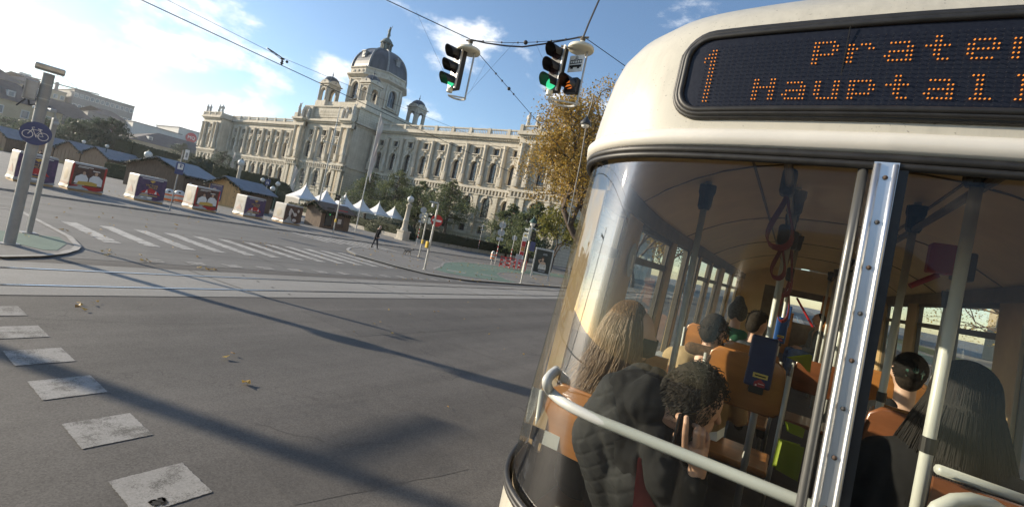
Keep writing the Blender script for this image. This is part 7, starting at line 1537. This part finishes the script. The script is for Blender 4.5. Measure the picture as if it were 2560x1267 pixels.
def hanging(name, lab, cap, headc, n, withtram=False):
    p = thing(name, lab, 'traffic light', (cap.x, cap.y, 5.55)); Z = Vector((0, 0, 1)); c = cap-Z*.26
    m = MB(); m.X = Matrix.Translation(c); m.lathe([(.27, -.05), (.285, -.02), (.27, .03), (.16, .075), (.06, .09), (.05, .16)], n=24); m.X = Matrix.Identity(4); m.build('round_cap', M('beige_metal'), p, True, smooth=True)
    m = MB(); m.ball(c+Z*.2, (.06, .06, .05), 10, 6); m.cyl(c+Z*.1, c+Z*.26, .03, n=8); m.tube([c+Z*.22+Vector((-.12, -.02, .02)), c+Z*.24, c+Z*.22+Vector((.12, .02, .02))], .022, 6); m.build('hanger', M('alu_dark'), p, True)
    h = tl_head(p, headc-p.location, n, 3, .325, 'black_plastic', 2, 'lens_green')
    s = Vector((-n[1], n[0], 0)).normalized(); bt = headc-Z*.56
    m = MB(); rod = Vector((c.x+.14, c.y+.06, 0)); m.tube([Vector((rod.x, rod.y, c.z-.02)), Vector((rod.x, rod.y, bt.z-.08))], .022, 8); m.box(headc+s*.17+Vector((0, 0, .0)), (.03, .05, .98), rz=math.atan2(s.y, s.x)); m.tube([headc+Z*.5+s*.05, Vector((c.x, c.y, c.z-.03))], .02, 6); m.build('frame_rod', M('steel'), p, True)
    m = MB(); m.cyl(bt-Z*.02, bt+Z*.08, .07, n=12); m.build('foot', M('beige_metal'), p, True)
    m = MB(); a0 = (bt+Vector((rod.x, rod.y, bt.z)))/2; a0.z = bt.z-.09; rr = max(.2, (bt-Vector((rod.x, rod.y, bt.z))).length/2); dd = (Vector((rod.x, rod.y, 0))-Vector((bt.x, bt.y, 0))).normalized(); e = Vector((dd.y, -dd.x, 0)); m.tube([a0+dd*rr*math.cos(a)+e*rr*math.sin(a) for a in np.linspace(math.pi, 2*math.pi*1.0, 12)], .024, 6); m.tube([a0-dd*rr, a0+dd*rr], .018, 6); m.build('lower_ring', M('lightgrey_paint'), p, True)
    return p, c, bt
p, c, bt = hanging('hanging_traffic_light', 'hanging three-light signal showing green, alone at the left end of the sagging cable', S1, Vector((-7.57, 8.0, 6.15)), (-.22, -1, 0))
p, c, bt = hanging('hanging_traffic_light', 'hanging signal with green light plus an orange lamp under a small tram plate', S2, Vector((-5.04, 8.30, 6.2)), (-.18, -1, 0))
sm = Vector((-4.70, 8.50, 5.93)); h2 = tl_head(p, sm-p.location, (-.12, -1, 0), 1, .33, 'black_plastic', None, None)
m = MB(); m.X = upX(sm+Vector((-.0, -.03, 0)), (-.12, -1, 0)); m.add([(-.09, .02, .0), (.09, .05, .0), (.0, .10, .0)], [(0, 1, 2)]); m.add([(-.10, -.06, .0), (.10, -.03, .0), (.02, .0, .0), (-.06, -.01, 0)], [(0, 1, 2, 3)]); m.add([(-.05, -.10, 0), (.08, -.06, 0), (.06, -.10, 0)], [(0, 1, 2)]); m.X = Matrix.Identity(4); m.build('orange_symbol', M('lens_orange'), p, True)
sg = Vector((-4.66, 8.50, 6.39)); nn = (-.12, -1, 0); m = MB(); m.X = upX(sg, nn); m.bbox((0, 0, 0), (.36, .36, .02), .006); m.X = Matrix.Identity(4); pl_ = m.build('tram_plate', M('white_plain'), p, True)
m = MB(); m.X = upX(sg+Vector(nn).normalized()*.014, nn); m.box((0, -.0, 0), (.29, .016, .004)); m.box((0, .07, 0), (.29, .014, .004)); m.box((0, -.06, 0), (.29, .05, .004)); m.box((-.08, -.1, 0), (.06, .03, .004)); m.box((.08, -.1, 0), (.06, .03, .004))
for x_ in (-.14, -.085, -.03, .03, .085, .14): m.box((x_, .035, 0), (.012, .07, .004))
m.tube([(-.05, .08, 0), (0, .12, 0), (.05, .08, 0)], .005, 4); m.tube([(-.03, .13, 0), (0, .16, 0), (.03, .13, 0), (0, .10, 0)], .005, 4, True); m.X = Matrix.Identity(4); m.build('tram_symbol', M('groove'), pl_)
pmat('dark_metal', (.035, .04, .045), .5)
# lamp hanging in front of the golden tree, on a pole behind the tram corner
q = dep(1468, 300, 13); p = thing('street_lamp', 'grey bell-shaped lamp on a slanting pole at the edge of the tram roof', 'street lamp', (q.x, q.y, q.z)); m = MB(); a = dep(1479, 262, 13); b = dep(1467, 296, 13); m.tube([dep(1484, 235, 13), a, b], .018, 6); m.build('upper_rod', M('dark_metal'), p, True); m = MB(); m.X = Matrix.Translation(b); m.lathe([(.155, -.2), (.15, -.15), (.10, -.06), (.05, .0), (.03, .05)], n=14); m.X = Matrix.Identity(4); m.build('shade', M('dark_metal'), p, True, smooth=True); m = MB(); m.X = Matrix.Translation(b); m.lathe([(.02, -.29), (.09, -.26), (.12, -.2)], n=12); m.X = Matrix.Identity(4); m.build('bulb_glass', M('white_plain'), p, True); m = MB(); m.tube([dep(1466, 312, 13.1), dep(1452, 400, 13.1), dep(1420, 560, 13.1)], .018, 6); m.build('pole', M('dark_metal'), p, True)
# ------------------------------------------------------------------ far buildings
pmat('ochre_wall', (.36, .30, .20), .85, var=.12, vscale=.2); pmat('grey_wall', (.17, .17, .165), .85, var=.1, vscale=.2); pmat('white_wall', (.46, .46, .44), .8, var=.05, vscale=.2); pmat('roof_dark', (.050, .047, .050), .8, var=.25, vscale=.5); pmat('far_glass', (.10, .13, .16), .2)
def block(name, lab, x0, x1, y0, y1, he, hr, wallm, roofm, wins=(0, 0), dorm=0, cat='building', hip=True):
    """long block: eave height he, ridge hr running along y; windows on the east face (x1)"""
    p = thing(name, lab, cat, ((x0+x1)/2, (y0+y1)/2, 0)); m = MB(); m.box2((x0, y0, 0), (x1, y1, he)); m.build('wall', M(wallm), p, True); m = MB()
    if hr > he:
        xm = (x0+x1)/2; i = (x1-x0)/2 if hip else .1; m.add([(x0-.6, y0-.6, he), (x1+.6, y0-.6, he), (x1+.6, y1+.6, he), (x0-.6, y1+.6, he), (xm, y0+i, hr), (xm, y1-i, hr)], [(0, 1, 4), (1, 2, 5, 4), (2, 3, 5), (3, 0, 4, 5), (3, 2, 1, 0)])
    else: m.box2((x0-.3, y0-.3, he), (x1+.3, y1+.3, he+.5))
    rf_ = m.build('roof', M(roofm), p, True)
    if wins[0]:
        proto_ = None; ny, nz = wins
        for i in range(ny):
            for k in range(nz):
                yy = y0+(y1-y0)*(i+.5)/ny; zz = he*(k+.55)/nz
                if proto_ is None: f_ = MB(); f_.box((0, 0, 0), (.2, 1.9, 2.6)); proto_ = f_.build('window', M('white_wall'), p); g_ = MB(); g_.box((.12, 0, 0), (.06, 1.4, 2.1)); g_.build('pane', M('far_glass'), proto_); proto_.location = (x1-p.location.x, yy-p.location.y, zz)
                else: inst(proto_, p, (x1-p.location.x, yy-p.location.y, zz))
    for i in range(dorm):
        yy = y0+(y1-y0)*(i+.7)/(dorm+.4); m = MB(); xx = x1-(x1-x0)*.16; zz = he+(hr-he)*.35; m.box((xx, yy, zz), (3.0, 1.8, 2.0)); m.prism([(0, 0)], 0, 0) if False else None; m.build('dormer', M('white_wall'), rf_); m = MB(); m.box((xx+1.55, yy, zz), (.06, 1.1, 1.2)); m.build('dormer_pane', M('far_glass'), rf_)
    return p
block('long_building', 'long low ochre building with a dark hipped roof right behind the clipped hedges', -300, -270, 84, 150, 14.2, 21, 'ochre_wall', 'roof_dark', (9, 2), 5)
block('long_building', 'ochre building with dormers in its dark roof at the far left, behind the stalls', -232, -212, 2, 47, 14.0, 20.5, 'ochre_wall', 'roof_dark', (8, 2), 6)
block('long_building', 'pale gabled wing with a dark roof between the left stalls and the cedars', -290, -268, 46, 76, 13, 23, 'ochre_wall', 'roof_dark', (5, 2), 2)
block('museum_block', 'plain white block with a red round emblem left of the big museum', -350, -318, 120, 160, 29.5, 0, 'white_wall', 'grey_wall')
m = MB(); q = aX(478, 345, -317.6); m.cyl((q.x-.1, q.y, q.z), (q.x+.15, q.y, q.z), 3.0, n=28); em = m.build('emblem', M('red_sign')); em.parent = [o for o in bpy.data.objects if o.get('label', '').startswith('plain white block')][0]; em.matrix_parent_inverse = Matrix.Translation(-em.parent.location)
m = MB(); m.X = frameX((q.x+.3, q.y, q.z), (0, 1, 0), (0, 0, 1)); add_text(m, 'MQ', 2.6, Matrix.Identity(4)); m.X = Matrix.Identity(4); m.build('emblem_letters', M('white_plain'), em)
block('flat_building', 'long white flat-roofed hall stretching left of the emblem block', -340, -310, 96, 119, 25, 0, 'white_wall', 'grey_wall')
block('dark_hall', 'dark rounded hall roof rising behind the long ochre building', -345, -320, 80, 96, 25, 29, 'grey_wall', 'roof_dark')
block('office_building', 'grey glazed office block on the skyline above the cedars', -420, -385, 88, 118, 40, 0, 'grey_wall', 'roof_dark', (12, 6))
block('office_building', 'lower grey skyline block with a terrace roof, left of the glazed block', -420, -390, 62, 86, 36.5, 0, 'ochre_wall', 'grey_wall', (8, 5))
block('town_house', 'old town house with a mansard roof on the left skyline', -330, -300, 30, 52, 27, 33, 'ochre_wall', 'roof_dark', (6, 4)); block('town_house', 'tall dark-roofed town house at the far left skyline', -330, -300, 2, 28, 28, 36, 'grey_wall', 'roof_dark', (6, 4)); block('town_house', 'stepped grey town house behind the posts on the skyline', -350, -325, 50, 66, 31, 35, 'grey_wall', 'roof_dark', (5, 5))
q = aX(205, 240, -400); q0 = aX(62, 190, -400); p = thing('tower_crane', 'distant yellow-grey tower crane with a long jib over the left rooftops', 'crane', (-400, q0.y+14, 0)); m = MB(); m.box2((-400.8, q0.y+13.2, 0), (-399.2, q0.y+14.8, q0.z+2)); m.build('mast', M('grey_wall'), p, True); m = MB(); a = Vector((-400, q0.y, q0.z)); b = Vector((-400, q.y+8, q0.z+2)); m.tube([a, b], .5, 4); m.tube([a+Vector((0, 8, 0)), Vector((-400, q0.y+14, q0.z+7)), a.lerp(b, .7)], .18, 4); m.build('jib', M('grey_wall'), p, True); m = MB(); m.box(a, (2, 5, 3)); m.build('counterweight', M('white_wall'), p, True)
# right pavement seen through the tram windows
sheet('right_pavement', [(9.0, -90), (9.0, 320), (24, 320), (24, -90)], .09, 'pavement', depth=.12); sheet('bike_path', [(9.6, -90), (9.6, 320), (12, 320), (12, -90)], .096, 'greenpaint'); sheet('grass_strip', [(13.2, -90), (13.2, 320), (18, 320), (18, -90)], .098, 'lawn')
block('palace_wing', 'long pale stone building behind the trees on the right side, seen through the tram', 28, 50, -30, 110, 20, 26, 'ochre_wall', 'roof_dark')
m = MB(); m.box2((18.2, 6, .09), (18.5, 60, 1.3)); tag(m.build('site_fence', M('white_wall')), 'low white fence panels beyond the trees on the right side', 'fence')
# dark wall of trees behind the camera side, left avenue seen through the tram's left windows
# ------------------------------------------------------------------ the trailer car the picture is taken from (behind the camera; its front is mirrored in the glass)
tr = thing('tram_trailer', 'cream trailer car close behind, its dark windscreen facing the rear window', 'tram', (.12, -.55, 0))
def trow(z, ins=0): return [(x, -.95-(y-1.27)-(.0 if z > 1.5 else -.0), z) for x, y, _ in zrow(z, ins)]
m = MB(); m.loft([trow(.5, .02), trow(1.0), trow(1.5)]); m.build('lower_body', M('cream_paint'), tr, True, smooth=True)
m = MB(); m.loft([trow(2.75), trow(2.9), trow(3.0, .01), trow(3.12, .06), trow(3.23, .2), trow(3.3, .44), trow(3.34, 1.0)]); m.build('roof_shell', M('cream_paint'), tr, True, smooth=True)
m = MB(); m.loft([trow(1.5, .01), trow(2.1, .01), trow(2.75, .01)]); m.build('windscreen', M('trailer_glass') if 'trailer_glass' in MATS else pmat('trailer_glass', (.02, .022, .022), .08), tr, True, smooth=True)
m = MB(); m.tube(trow(2.74), .02, 6); m.tube(trow(1.5), .02, 6); m.build('window_seal', M('rubber'), tr, True)

p = thing('mast', 'thick plain mast standing off the left side, throwing the broad shadow over the near road', 'mast', (-22, -3.8, .03)); m = MB(); m.cyl((0, 0, 0), (0, 0, 6.4), .20, .13, n=12); m.box((0, .9, 5.9), (.12, 1.8, .12)); m.build('pole', M('grey_paint'), p)  # unseen mast, added only to cast the broad shadow on the near road
# ------------------------------------------------------------------ thin haze box added to give the left and distance a washed look
hz = bpy.data.materials.new('haze'); hz.use_nodes = True; t = NT(hz.node_tree); o = t.n('ShaderNodeOutputMaterial'); v = t.n('ShaderNodeVolumePrincipled'); v.inputs['Color'].default_value = (.93, .95, 1.0, 1); v.inputs['Density'].default_value = .0002; v.inputs['Anisotropy'].default_value = .55; t.l(v, o, 0, 'Volume')
m = MB(); m.box2((-520, -260, -1.2), (320, 420, 72)); h_ = m.build('haze', hz); tag(h_, kind='stuff')
